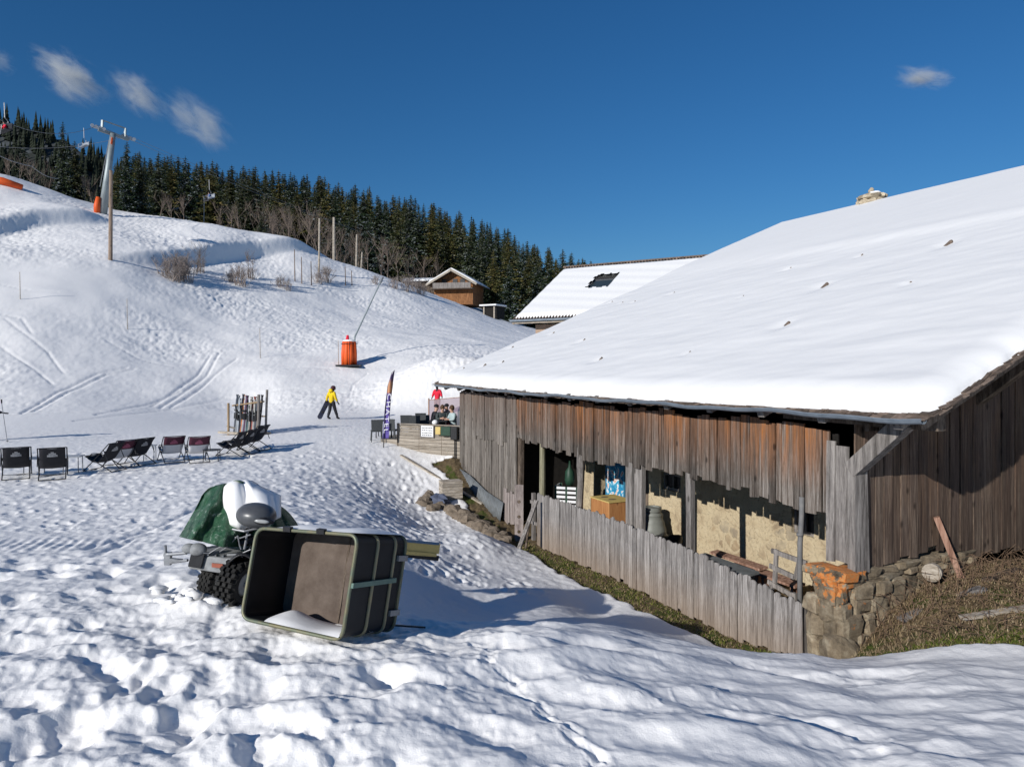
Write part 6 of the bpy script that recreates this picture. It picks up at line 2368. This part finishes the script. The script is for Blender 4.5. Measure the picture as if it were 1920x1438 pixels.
# low wing with snow roof to the left
c2_ = P(790, 540, 122)
zg2 = zt(c2_.x, 122)
KW = Matrix.Translation(V(c2_.x, 122, zg2)) @ Matrix.Rotation(R(-12), 4, 'Z')
wg = thing('low_outbuilding', 'low dark outbuilding with a white snow roof left of the far chalet', 'outbuilding', KW)
zr = P(0, 523, 122).z - zg2
mb = MB(KW); mb.box((.4, 2, zr / 2 - .3), (5.4, 4, zr + .2)); mb.build('wall', M['brownbeam'], wg)
mb = MB(KW); mb.solid(lambda u, v: (-3.2 + u * 7.0, -.7 + v * 5, zr - .35 + .75 * math.sin(math.pi * min(1, v * .9 + .05)) * (1 - .1 * u)), 10, 8, (0, 0, -.25)); mb.build('roof_snow', M['roofsnow'], wg, smooth=True)
c3_ = P(918, 585, 106)
zg3 = zt(c3_.x, 106)
KS = Matrix.Translation(V(c3_.x, 106, min(zg3, P(0, 592, 106).z) - .2)) @ Matrix.Rotation(R(-30), 4, 'Z')
zs = P(0, 574, 106).z - KS.translation.z
sh_ = thing('shed', 'small dark shed with a flat snowy roof right below the far chalet', 'shed', KS)
mb = MB(KS); mb.box((0, 1.2, zs / 2), (2.4, 2.4, zs)); mb.build('wall', M['shade_dark'], sh_)
mb = MB(KS); mb.box((0, 1.0, zs + .12), (3.0, 3.2, .24)); mb.build('roof_snow', M['roofsnow'], sh_, bevel=.08)
mb = MB(KS); mb.box((.9, -.1, zs / 2), (.2, .2, zs)); mb.box((-.9, -.1, zs / 2), (.2, .2, zs)); mb.build('door_posts', M['paleplank'], sh_)

# ================================================================== LIFT, POLES, SNOW GUN
M['galv'] = plain('galvanised_steel', (.30, .34, .34), (.22, .25, .26), .5, .3, scale=1.5)
M['orange'] = plain('orange_pad', (.75, .12, .02), (.62, .08, .015), .55, scale=2, bump=.1)
b0 = on(192, 83, -.3)
tp = P(212, 251, 83)
tw = thing('lift_tower', 'leaning grey chairlift tower with sheave arms at the crest of the slope', 'lift tower', Matrix.Translation(b0))
mb = MB(); mb.tube([b0, b0.lerp(tp, .5), tp], [.48, .38, .30], 14); mb.build('mast', M['galv'], tw, smooth=True)
mb = MB(); aL, aR = P(184, 243, 82), P(241, 262, 84.5)
mb.beam(aL, aR, .3, .35); mb.build('cross_arm', M['galv'], tw)
mb = MB(); uL, uR = P(192, 226, 82.4), P(235, 241, 84.2)
mb.beam(aL.lerp(aR, .12), uL, .2, .2); mb.beam(aL.lerp(aR, .88), uR, .2, .2); mb.beam(uL, uR, .12, .12)
mb.build('lifting_frame', M['galv'], tw)
for c_ in (aL, aR):
    mb = MB(); ld = V(.8, .62, -.18).normalized()
    mb.beam(c_ - ld * .65 + V(0, 0, .1), c_ + ld * .65 + V(0, 0, .1), .12, .2)
    for k in range(4):
        q = c_ + ld * (-.6 + k * .4) + V(0, 0, .25)
        sd = ld.cross(V(0, 0, 1)).normalized()
        mb.tube([q - sd * .07, q + sd * .07], .19, 12)
    mb.build('sheave_train', M['palemetal'], tw)
mb = MB(); mb.tube([b0.lerp(tp, .35) + V(-.6, -.2, 0), tp + V(-.35, -.2, -.8)], .04, 6); mb.build('ladder', M['steel'], tw)
mb = MB(); mb.beam(b0.lerp(tp, .86) + V(.2, -.4, 0), b0.lerp(tp, .94) + V(.2, -.4, 0), .05, .3); mb.build('number_plate', M['orange'], tw)
mb = MB(); q = b0.lerp(tp, .02) + V(-.35, -.5, 0)
mb.tube([q, q + V(0, 0, .9), q + V(.15, 0, 1.9)], [.34, .36, .24], 12)
mb.build('crash_pad', M['orange'], tw, smooth=True)


def cable(pts, lab, r_=.03, n=14, sag=1.0):
    mb = MB(); out = []
    for a, b in zip(pts[:-1], pts[1:]):
        for k in range(n):
            f = k / n
            out.append(a.lerp(b, f) + V(0, 0, -sag * 4 * f * (1 - f)))
    out.append(pts[-1])
    mb.tube(out, r_, 5)
    return tag(mb.build('lift_cable', M['steel']), lab, 'cable')


upL, upR = P(-80, 178, 62), P(-90, 262, 74)
dnL, dnR = P(905, 498, 175), P(930, 520, 170)
cable([upL, aL + V(0, 0, .45), dnL], 'upper lift cable passing over the left end of the tower arm', .022, sag=2.0)
cable([upR, aR + V(0, 0, .45), dnR], 'lift cable passing over the right end of the tower arm', .02, sag=1.2)
cable([P(-40, 270, 58), P(60, 312, 66), P(110, 335, 70)], 'low cable crossing behind the crest at the far left', .03, sag=.3)


def chair(px, py, d, lab, seat, rider=None, hang=2.6):
    M_ = Matrix.Translation(P(px, py, d)) @ Matrix.Rotation(R(-35), 4, 'Z')
    root = thing('lift_chair', lab, 'chairlift seat', M_, 'chairs hanging from the lift cable')
    mb = MB(M_); mb.tube([(0, 0, hang), (0, .05, 1.2), (0, .3, .9), (0, .3, .4)], .04, 6); mb.build('hanger', M['steel'], root)
    mb = MB(M_); mb.box((0, 0, 0), (1.9, .5, .08)); mb.build('seat', seat, root)
    mb = MB(M_); mb.box((0, .28, .35), (1.9, .07, .5)); mb.build('backrest', seat, root)
    mb = MB(M_); mb.tube([(-.95, .25, .5), (-.95, -.45, .3), (.95, -.45, .3), (.95, .25, .5)], .03, 6); mb.tube([(-.6, -.4, .3), (-.6, -.5, -.5), (.6, -.5, -.5), (.6, -.4, .3)], .025, 6); mb.build('safety_bar', M['steel'], root)
    if rider:
        M2 = M_ @ Matrix.Translation(V(-.1, .1, -.46)) @ Matrix.Rotation(math.pi, 4, 'Z')
        person(rider[0], M2, sitting(.02), rider[1], M['blackcloth'], M['blackcloth'], 'helmet', M['black'])


chair(8, 246, 63, 'lift chair nearest the left edge with a rider in red', M['dark'], ('person in red jacket sitting on the lift chair at the left edge', M['red']), 2.5)
chair(157, 275, 100, 'empty pale lift chair just left of the tower head', M['palemetal'])
chair(392, 372, 100, 'lift chair in front of the spruces right of the tower with a rider in blue', M['palemetal'], ('person in blue jacket sitting on the lift chair in front of the spruces', cl('blue_jacket', (.03, .14, .42))))
# orange padding on the crest at the far left
q0, q1 = on(-30, 79, .5), on(42, 80.5, .4)
mb = MB(); mb.tube([q0, q0.lerp(q1, .5) + V(0, 0, .12), q1], [.45, .42, .3], 10)
tag(mb.build('crash_mat', M['orange'], smooth=True), 'long orange crash mat on the crest at the left edge', 'crash mat')


M['polewood'] = wood('pole_wood', (.10, .07, .05), (.26, .19, .14), (.40, .31, .24), (9, 9, .6), spread=.1)


def pole(px, py, top, d, r_, lab, mt='paleplank', lean=0, name='wooden_pole'):
    b = on(px, d, -.2) if d else hit(px, py, 30, 150)
    d = b.y
    t_ = P(px + lean, top, d)
    mb = MB(); mb.tube([b, b.lerp(t_, .5), t_], [r_, r_ * .9, r_ * .8], 8)
    return tag(mb.build(name, M[mt]), lab, 'pole')


pole(207, 498, 320, 62, .18, 'thick brown wooden pole standing on the slope below the lift tower', 'polewood', 1)
pole(598, 530, 410, 84, .13, 'pale wooden pole among the bare shrubs, left of the three tall ones', 'paleplank', 1)
pole(626, 485, 408, 95, .2, 'thick pale pole behind the crest with crossbars near its middle', 'paleplank')
pole(668, 500, 440, 99, .15, 'pale pole at the crest right of the thick one', 'paleplank', 1)
pole(677, 505, 473, 99, .12, 'shortest pale pole at the crest, leaning right', 'paleplank', 2)
pole(382, 422, 368, 100, .05, 'thin steel rod under the lift chair in front of the spruces', 'steel', 1, name='steel_rod')
for (px, py, top, lab) in ((38, 562, 510, 'thin marker stick on the slope near the left edge'), (239, 618, 560, 'thin marker stick on the slope above the ski rack'),
                           (488, 672, 615, 'thin marker stick on the slope left of the orange pads'), (635, 686, 638, 'thin marker stick right beside the orange pads'),
                           (553, 530, 468, 'slim bare pole left of the pale pole on the slope'), (566, 534, 482, 'second slim bare pole on the slope'), (584, 536, 490, 'short slim bare pole just left of the pale pole'), (648, 536, 500, 'slim dark pole in the blue shade below the crest'), (660, 538, 508, 'slimmest dark pole in the blue shade below the crest')):
    h_ = hit(px, py, 30, 150)
    if h_ is None:
        continue
    t_ = P(px - 1, top, h_.y)
    mb = MB(); r_ = .03 if py > 540 else .06
    mb.tube([h_ - V(0, 0, .2), t_], [r_, r_ * .7], 5)
    tag(mb.build('marker_stick' if py > 540 else 'slim_pole', M['stalk'] if py < 540 else M['paleplank']), lab, 'stick' if py > 540 else 'pole')
b = hit(655, 687, 40, 60) or on(655, 51.5)
gn = thing('snow_gun_pads', 'upright orange foam pads round the snow gun base on the lower slope', 'safety padding', Matrix.Translation(b))
hh = P(0, 640, b.y).z - b.z
for k, (dx, dy, r_) in enumerate(((-.40, 0, .19), (-.14, -.24, .19), (.14, -.22, .19), (.36, .02, .19), (.05, .3, .19), (-.25, .25, .18))):
    mb = MB(); mb.tube([b + V(dx, dy, .08), b + V(dx, dy, hh * .5), b + V(dx * .9, dy * .9, hh * .97), b + V(dx * .85, dy * .85, hh)], [r_, r_ * 1.05, r_ * .9, r_ * .5], 12)
    mb.build('pad', M['orange'], gn, smooth=True)
mb = MB()
for z in (.9,):
    mb.tube([b + V(.60 * math.cos(a), .46 * math.sin(a), hh * z) for a in [2 * math.pi * k / 20 for k in range(21)]], .018, 5, False)
mb.tube([b + V(.1, -.42, .1), b + V(.1, -.42, hh)], .02, 5)
mb.build('strap', M['dark'], gn)
mb = MB(); mb.tube([b + V(-.15, 0, hh), b + V(-.12, 0, hh + .45)], [.16, .08], 8); mb.build('nozzle_cover', M['red'], gn)
mb = MB(); mb.box(b + V(0, 0, .02), (1.7, 1.3, .12)); mb.build('base_plate', M['black'], gn)
mb = MB(); mb.blob(b + V(0, 0, hh + .02), (.5, .4, .10), amp=.1, seed=2); mb.build('snow_cap', M['snow'], gn, smooth=True)
l0 = P(665, 632, b.y + 1.0); l1 = P(713, 530, b.y + 2.5)
ln = thing('snow_lance', 'long thin grey snow lance slanting up to the right of the orange pads', 'snow lance', Matrix.Translation(V(b.x + .5, b.y + .8, b.z)))
mb = MB(); mb.tube([b + V(.15, .7, 0), l0, l1], [.09, .07, .05], 8); mb.build('tube', M['galv'], ln)
mb = MB(); mb.tube([l1, l1 + (l1 - l0).normalized() * .5], [.12, .09], 8); mb.build('nozzle_head', M['steel'], ln)

# ================================================================== TREES
m, nt_, b_ = new_mat('spruce_needles')
T = NT(nt_); co = T.coord()
oi = T.n('ShaderNodeObjectInfo')
g = T.n('ShaderNodeNewGeometry')
c1 = T.ramp(g.outputs['Random Per Island'], [(0, (.014, .022, .009)), (.6, (.036, .047, .020)), (1, (.070, .072, .032))])
tint = T.ramp(oi.outputs['Random'], [(0, (.55, .75, .75)), (.5, (1.0, 1.0, 1.0)), (.8, (1.5, 1.2, .85)), (1, (2.6, 1.9, 1.45))])
c1 = T.mix(1.0, c1, tint, 'MULTIPLY')
sp = T.n('ShaderNodeSeparateXYZ'); T.L.new(g.outputs['Normal'], sp.inputs[0])
fr = T.math('MULTIPLY', T.ramp(T.noise(co, 1.1, 4, .7), [(.48, 0.0), (.62, 1.0)]), T.math('MULTIPLY_ADD', oi.outputs['Random'], -.75, .8), clamp=True)
fr = T.math('MULTIPLY', fr, T.ramp(g.outputs['Random Per Island'], [(.45, 0.0), (.6, 1.0)]))
T.L.new(T.mix(T.math('MULTIPLY', fr, .75), c1, (.42, .46, .52)), b_.inputs['Base Color'])
b_.inputs['Roughness'].default_value = .9; b_.inputs['Specular IOR Level'].default_value = .1
M['needles'] = m
M['bark'] = plain('bark', (.10, .075, .055), (.05, .04, .03), .95, scale=3)
M['barebark'] = plain('bare_branches', (.24, .185, .145), (.13, .10, .08), .95, scale=2, bump=0)


def spruce(sd, h=20.0):
    r_ = random.Random(sd)
    mb = MB()
    vs, fs = [], []
    nl = 44
    R0 = h * r_.uniform(.19, .235)
    for i in range(nl):
        z = h * (.05 + .945 * i / nl)
        rr_ = (R0 * (1 - (z / h)) ** .66 + .06) * r_.uniform(.82, 1.12)
        for k in range(r_.randint(8, 10)):
            if r_.random() < .08:
                continue
            a = r_.uniform(0, 6.283)
            L = rr_ * r_.uniform(.6, 1.15)
            d = Vector((math.cos(a), math.sin(a), 0)); sd_ = Vector((-math.sin(a), math.cos(a), 0))
            drop = L * r_.uniform(.25, .5)
            pr = None
            ns_ = 4
            for j in range(1, ns_ + 1):
                f = j / ns_
                c_ = d * (L * f) + Vector((0, 0, z - drop * math.sin(f * 1.7) + L * .02))
                w_ = L * .30 * (1.15 - f) + .07
                hang_ = L * .16 * (1.1 - f * .5) + .05
                if pr is None:
                    pr = Vector((0, 0, z + .1))
                tw = r_.uniform(-.3, .3) * w_
                n0 = len(vs)
                vs += [pr, c_, (pr + c_) / 2 + sd_ * w_ - Vector((0, 0, hang_ + tw)), (pr + c_) / 2 - sd_ * w_ - Vector((0, 0, hang_ - tw))]
                fs += [(n0, n0 + 2, n0 + 1), (n0, n0 + 1, n0 + 3)]
                pr = c_
    mb.add(vs, fs)
    vs = []
    mb.tube([(0, 0, h * .95), (0, 0, h * 1.0)], [.06, .02], 5)
    root = thing('spruce_tree', 'dark spruce', 'tree', I4)
    mb.M = I4
    mb.build('crown', M['needles'], root)
    mb = MB(); mb.tube([(0, 0, -1.5), (0, 0, h * .5), (0, 0, h * .96)], [h * .014, h * .009, .02], 6); mb.build('trunk', M['bark'], root)
    return root


def bare(sd, h=12.0, thick=.12):
    r_ = random.Random(sd)
    mb = MB(); tr = MB()

    def br(p, d, L, r0, lev, out):
        n_ = 4
        pts = [p]; q = p
        for k in range(n_):
            d = (d + Vector((r_.uniform(-.22, .22), r_.uniform(-.22, .22), r_.uniform(.0, .18)))).normalized()
            q = q + d * (L / n_); pts.append(q)
        out.tube(pts, [r0 * (1 - .65 * k / n_) for k in range(n_ + 1)], 4 if lev else 6, False)
        if lev < 3:
            for k in range((7, 5, 4)[lev]):
                f = r_.uniform(.3 if lev == 0 else .2, 1.0)
                pp = pts[min(int(f * n_), n_)]
                a = r_.uniform(0, 6.28)
                side = Vector((math.cos(a), math.sin(a), r_.uniform(.3, 1.1))).normalized()
                br(pp, (d * .55 + side * .8).normalized(), L * r_.uniform(.38, .58), r0 * .42, lev + 1, mb)
    br(Vector((0, 0, -.3)), Vector((0, 0, 1)), h * .62, thick, 0, tr)
    root = thing('bare_tree', 'bare tree', 'tree', I4)
    mb.build('branches', M['barebark'], root); tr.build('trunk', M['barebark'], root)
    return root


spr = [spruce(100 + k) for k in range(6)]
used = set()
rt = random.Random(77)
FG = 'spruce trees on the forested hillside'
topx = [60, 100, 215, 232, 270, 350, 380, 450, 520, 600, 690, 760, 830, 900, 960, 1000, 1050, 1095, 1125]
topy = [330, 330, 300, 272, 278, 286, 294, 300, 312, 322, 345, 358, 382, 402, 428, 448, 462, 478, 494]


def plant(px, d, h, lab, proto=None, dz=-.3):
    x = (px - CX) / F * d
    k = proto if proto is not None else rt.randint(0, 5)
    Mx = Matrix.Translation(V(x, d, zt(x, d) + dz)) @ Matrix.Rotation(rt.uniform(0, 6.28), 4, 'Z') @ Matrix.Diagonal((h / 20 * rt.uniform(.85, 1.3),) * 2 + (h / 20,)).to_4x4()
    if k not in used:
        used.add(k)
        o = spr[k]; o.matrix_world = Mx; MW[o.name] = Mx
        o['label'] = lab; o['group'] = FG
    else:
        o = copy_tree(spr[k], Mx, lab, FG)
    return o


cnt = 0
rows = [(122, 9.0), (138, 9.0), (156, 8.5), (175, 8.5), (196, 8), (220, 7.5), (245, 7), (272, 6)]
for ri, (d0, hmin) in enumerate(rows):
    step = 3.7 / d0 * F
    px = 205 + rt.uniform(0, step)
    while px < 1135:
        d = d0 + rt.uniform(-6, 6)
        x = (px - CX) / F * d
        zg = zt(x, d)
        ty = np.interp(px, topx, topy) + rt.choice([0, 3, 8, 14, 5, 22])
        zmax = -(ty - CY) / F * d - zg
        # hidden by the crest in front or by the houses: leave out
        tree_top_y = CY - F * (zg + min(zmax, 20)) / d
        h = min(zmax, rt.uniform(10, 24))
        if d0 > 200 and zmax < 30:
            h = min(zmax, 26)
        skip = h < 7.5
        if 500 < px < 690 and d0 < 150 and rt.random() < .75:
            skip = True
        if px > 760 and d < 130:
            skip = True
        if not skip:
            lab = 'dark spruce in the dense forest on the hillside right of the lift tower'
            plant(px, d, h, lab)
            cnt += 1
        px += step * rt.uniform(.45, 1.45)
print('spruces', cnt)
plant(118, 96, 10.6, 'full dark green spruce on the crest left of the lift tower')
plant(140, 100, 9.6, 'frosted spruce pressed against the dark one left of the lift tower')
plant(45, 104, 9.5, 'smaller spruce on the crest nearest the left edge')
plant(238, 92, 9.5, 'spruce closest to the lift tower on its right side')
plant(262, 94, 8.8, 'second spruce right of the lift tower at the crest')
plant(490, 100, 4.6, 'small lone spruce in front of the forest edge above the slope')
plant(1007, 128, 13, 'spruce rising beside the left end of the snowy annex roof')
plant(925, 128, 12, 'spruce standing right behind the small shed')
plant(955, 122, 11, 'spruce between the small shed and the annex roof')
for k in range(6):
    if k not in used:
        for ch__ in kids(spr[k]):
            bpy.data.objects.remove(ch__)
        bpy.data.objects.remove(spr[k])


def shrub(sd):
    r_ = random.Random(sd)
    mb = MB()
    for k in range(26):
        a, l = r_.uniform(0, 6.28), r_.uniform(.1, .75)
        p = Vector((r_.uniform(-.5, .5), r_.uniform(-.5, .5), -.1))
        h = r_.uniform(.7, 1.6)
        e = p + Vector((math.cos(a) * l, math.sin(a) * l, h))
        m_ = p.lerp(e, .5) + Vector((0, 0, .12))
        mb.tube([p, m_, e], [.022, .016, .006], 4, False)
        for j in range(7):
            q = m_.lerp(e, r_.random()); b_a = r_.uniform(0, 6.28)
            t_ = q + Vector((math.cos(b_a) * .22, math.sin(b_a) * .22, r_.uniform(.05, .32)))
            mb.tube([q, t_], [.011, .004], 3, False)
            mb.tube([t_.lerp(q, .4), t_.lerp(q, .4) + Vector((r_.uniform(-.12, .12), r_.uniform(-.12, .12), .12))], [.008, .003], 3, False)
    root = thing('bare_shrub', 'bare shrub', 'shrub', I4)
    mb.build('branches', M['frostbark'], root)
    return root


M['frostbark'] = plain('frosted_twigs', (.36, .31, .28), (.16, .12, .10), .95, scale=1.5, bump=0)
sb_ = [shrub(400 + k) for k in range(3)]
bt_ = [bare(300 + k) for k in range(3)]
BG = 'bare deciduous trees at the forest edge'
usedb = set()


def plantb(px, d, h, lab, name=None, cat='tree', grp=BG, base=None):
    b = base if base is not None else on(px, d, -.1)
    k = rt.randint(0, 2)
    Mx = Matrix.Translation(b) @ Matrix.Rotation(rt.uniform(0, 6.28), 4, 'Z') @ Matrix.Scale(h / 12, 4)
    o = copy_tree(bt_[k], Mx, lab, grp)
    if name:
        o.name = name
    o['category'] = cat
    return o


for px, d, h in ((540, 108, 9.5), (556, 112, 10), (572, 106, 10), (588, 112, 11), (604, 110, 10), (620, 114, 9), (640, 112, 9), (660, 116, 9.5), (690, 112, 8), (712, 118, 10), (728, 114, 9), (748, 118, 8), (528, 108, 8), (300, 104, 6), (322, 108, 7), (345, 104, 6.5), (410, 106, 7), (432, 108, 7.5), (455, 106, 8), (478, 108, 8.5), (498, 106, 9), (516, 110, 10), (545, 118, 12), (598, 120, 12), (632, 122, 12), (672, 124, 11), (790, 126, 9), (815, 128, 9), (510, 104, 6), (675, 116, 8), (772, 122, 8)):
    plantb(px, d, h * 1.15, 'bare leafless tree at the forest edge above the snow slope')
for px, d, h in ((18, 100, 7.5), (35, 98, 6.5), (70, 104, 7.5), (88, 98, 7), (160, 98, 6), (175, 100, 6.5), (60, 98, 6)):
    plantb(px, d, h, 'bare leafless tree on the crest left of the lift tower', grp='bare trees left of the lift tower')
for px, py, h in ((368, 518, 3.0), (376, 516, 2.4), (466, 522, 2.8), (474, 522, 2.2), (602, 534, 2.0), (616, 530, 1.8)):
    hp = hit(px, py, 30, 150)
    if hp:
        plantb(px, 0, h * 1.5, 'small bare tree rising among the frosted shrubs on the snow slope', None, 'tree', 'small bare trees on the snow slope', base=hp - V(0, 0, .1))
for px, py, h in ((318, 520, 2.2), (335, 522, 2.6), (350, 528, 2.0), (326, 528, 1.6), (342, 515, 2.0), (450, 535, 2.0), (442, 530, 1.5), (524, 540, 1.3), (536, 543, 1.2), (612, 528, 2.0), (596, 530, 1.4), (738, 540, 1.6), (762, 546, 2.0), (778, 549, 1.8), (790, 553, 1.6), (470, 522, 1.4), (372, 512, 1.6), (705, 532, 1.2), (770, 540, 1.6), (430, 528, 1.1)):
    hp = hit(px, py, 30, 150)
    if hp:
        Mx = Matrix.Translation(hp - V(0, 0, .1)) @ Matrix.Rotation(rt.uniform(0, 6.28), 4, 'Z') @ Matrix.Scale(h / 1.5, 4)
        copy_tree(sb_[rt.randint(0, 2)], Mx, 'bare frosted shrub poking out of the snow slope', 'bare shrubs on the snow slope')
for o in bt_ + sb_:
    for ch__ in kids(o):
        bpy.data.objects.remove(ch__)
    bpy.data.objects.remove(o)

# ================================================================== FAR DARK MOUNTAIN
mb = MB()
prof = [(-500, 120), (-200, 190), (0, 226), (50, 240), (92, 256), (100, 262), (120, 262), (150, 285), (185, 310), (230, 345), (300, 390), (500, 470)]


def mtn(u, v):
    px = -500 + 1000 * u
    y = np.interp(px, [a for a, b in prof], [b for a, b in prof])
    d = 330 - 70 * v
    return P(px, y + (560 - y) * v ** 1.1, d)


mb.grid(mtn, 80, 20)
mb.grid(lambda u, v: mtn(u, 0) + V(0, 120 * v, -60 * v), 80, 5)
m, nt_, b_ = new_mat('forest_floor')
T = NT(nt_)
T.L.new(T.ramp(T.noise(T.coord(), .04, 5, .6), [(.50, (.02, .024, .02)), (.72, (.16, .18, .21))]), b_.inputs['Base Color'])
b_.inputs['Roughness'].default_value = .95
hl_ = mb.build('hill', m, smooth=True)
tag(hl_, kind='structure')
mb = MB()
r_ = random.Random(5)
for k in range(420):
    u = r_.uniform(.36, .80); v = r_.random() ** 1.3 * .45
    px = -500 + 1000 * u
    if 100 < px < 150 and v < .10:
        continue
    c_ = mtn(u, v)
    h = r_.uniform(6, 10) * (1 if v > .05 else 1.1); w_ = h * .17
    n0 = len(mb.v)
    for lv in range(5):
        z0_ = h * (.05 + .18 * lv); rr_ = w_ * (1 - lv / 5.6)
        vs = [c_ + V(0, 0, z0_ + h * .30)]
        for q in range(7):
            a = 2 * math.pi * q / 7 + r_.random()
            vs.append(c_ + V(math.cos(a) * rr_ * r_.uniform(.75, 1.2), math.sin(a) * rr_, z0_ - h * .04))
        mb.add(vs, [(0, 1 + q, 1 + (q + 1) % 7) for q in range(7)])
o = mb.build('distant_forest', plain('far_spruce', (.012, .018, .010), (.022, .028, .016), .95, scale=.2, bump=0), at=(0, 0, 0))
tag(o, 'dark spruce wood covering the far hill at the left edge', 'forest', kind='stuff')

# ================================================================== CLOUDS
def cloud(name, px, py, w_, h_, rot, dens, lab, sd):
    d = 2600.0
    c = P(px, py, d)
    mb = MB()
    mb.blob((0, 0, 0), (w_ / F * d * .62, h_ / F * d * .75, h_ / F * d * .62), seed=sd, amp=.08, n=24, m=14)
    me_o = mb.build(name, bpy.data.materials.new('cloud_vapour'), at=(0, 0, 0))
    me_o.location = c
    me_o.rotation_euler = (0, rot, 0)
    mt = me_o.data.materials[0]; mt.use_nodes = True
    nt = mt.node_tree; T = NT(nt)
    for n_ in list(nt.nodes):
        if n_.type == 'BSDF_PRINCIPLED':
            nt.nodes.remove(n_)
    out = [n_ for n_ in nt.nodes if n_.type == 'OUTPUT_MATERIAL'][0]
    pv = T.n('ShaderNodeVolumePrincipled')
    pv.inputs['Color'].default_value = (.97, .97, .95, 1)
    pv.inputs['Anisotropy'].default_value = 0.0
    tc = T.n('ShaderNodeTexCoord')
    mp = T.n('ShaderNodeMapping'); mp.inputs['Location'].default_value = (-.5, -.5, -.5)
    T.L.new(tc.outputs['Generated'], mp.inputs['Vector'])
    ln_ = T.n('ShaderNodeVectorMath', operation='LENGTH'); T.L.new(mp.outputs[0], ln_.inputs[0])
    fall = T.math('SUBTRACT', 1.0, T.math('MULTIPLY', ln_.outputs['Value'], 2.15), clamp=True)
    mp2 = T.n('ShaderNodeMapping'); mp2.inputs['Scale'].default_value = (1, 1, 1.25); mp2.inputs['Location'].default_value = (sd * 3.1, 0, 0)
    T.L.new(tc.outputs['Generated'], mp2.inputs['Vector'])
    nz = T.noise(mp2.outputs[0], 3.4, 8, .72, dist=.5)
    q = T.math('MULTIPLY_ADD', nz, 4.2, -1.95)
    q = T.math('MULTIPLY', T.math('ADD', q, T.math('MULTIPLY_ADD', fall, .9, -.35)), fall, clamp=True)
    T.L.new(T.math('MULTIPLY', q, dens), pv.inputs['Density'])
    nt.links.new(pv.outputs[0], out.inputs['Volume'])
    tag(me_o, lab, 'cloud')


cloud('cloud', 133, 148, 165, 80, R(32), .034, 'wispy white cloud high above the lift tower, leftmost of the three in a row', 2)
cloud('cloud', 258, 172, 130, 70, R(38), .024, 'thin white cloud in the middle of the three above the tower', 5)
cloud('cloud', 372, 228, 150, 85, R(40), .018, 'faint low wisp of cloud above the spruces right of the tower', 9)
cloud('cloud', 2, 116, 60, 45, R(20), .012, 'small faint cloud at the left edge of the sky', 12)
cloud('cloud', 1728, 147, 115, 46, R(8), .05, 'small solitary white cloud above the barn roof', 17)
S.cycles.volume_step_rate = 1.0
S.cycles.volume_max_steps = 128
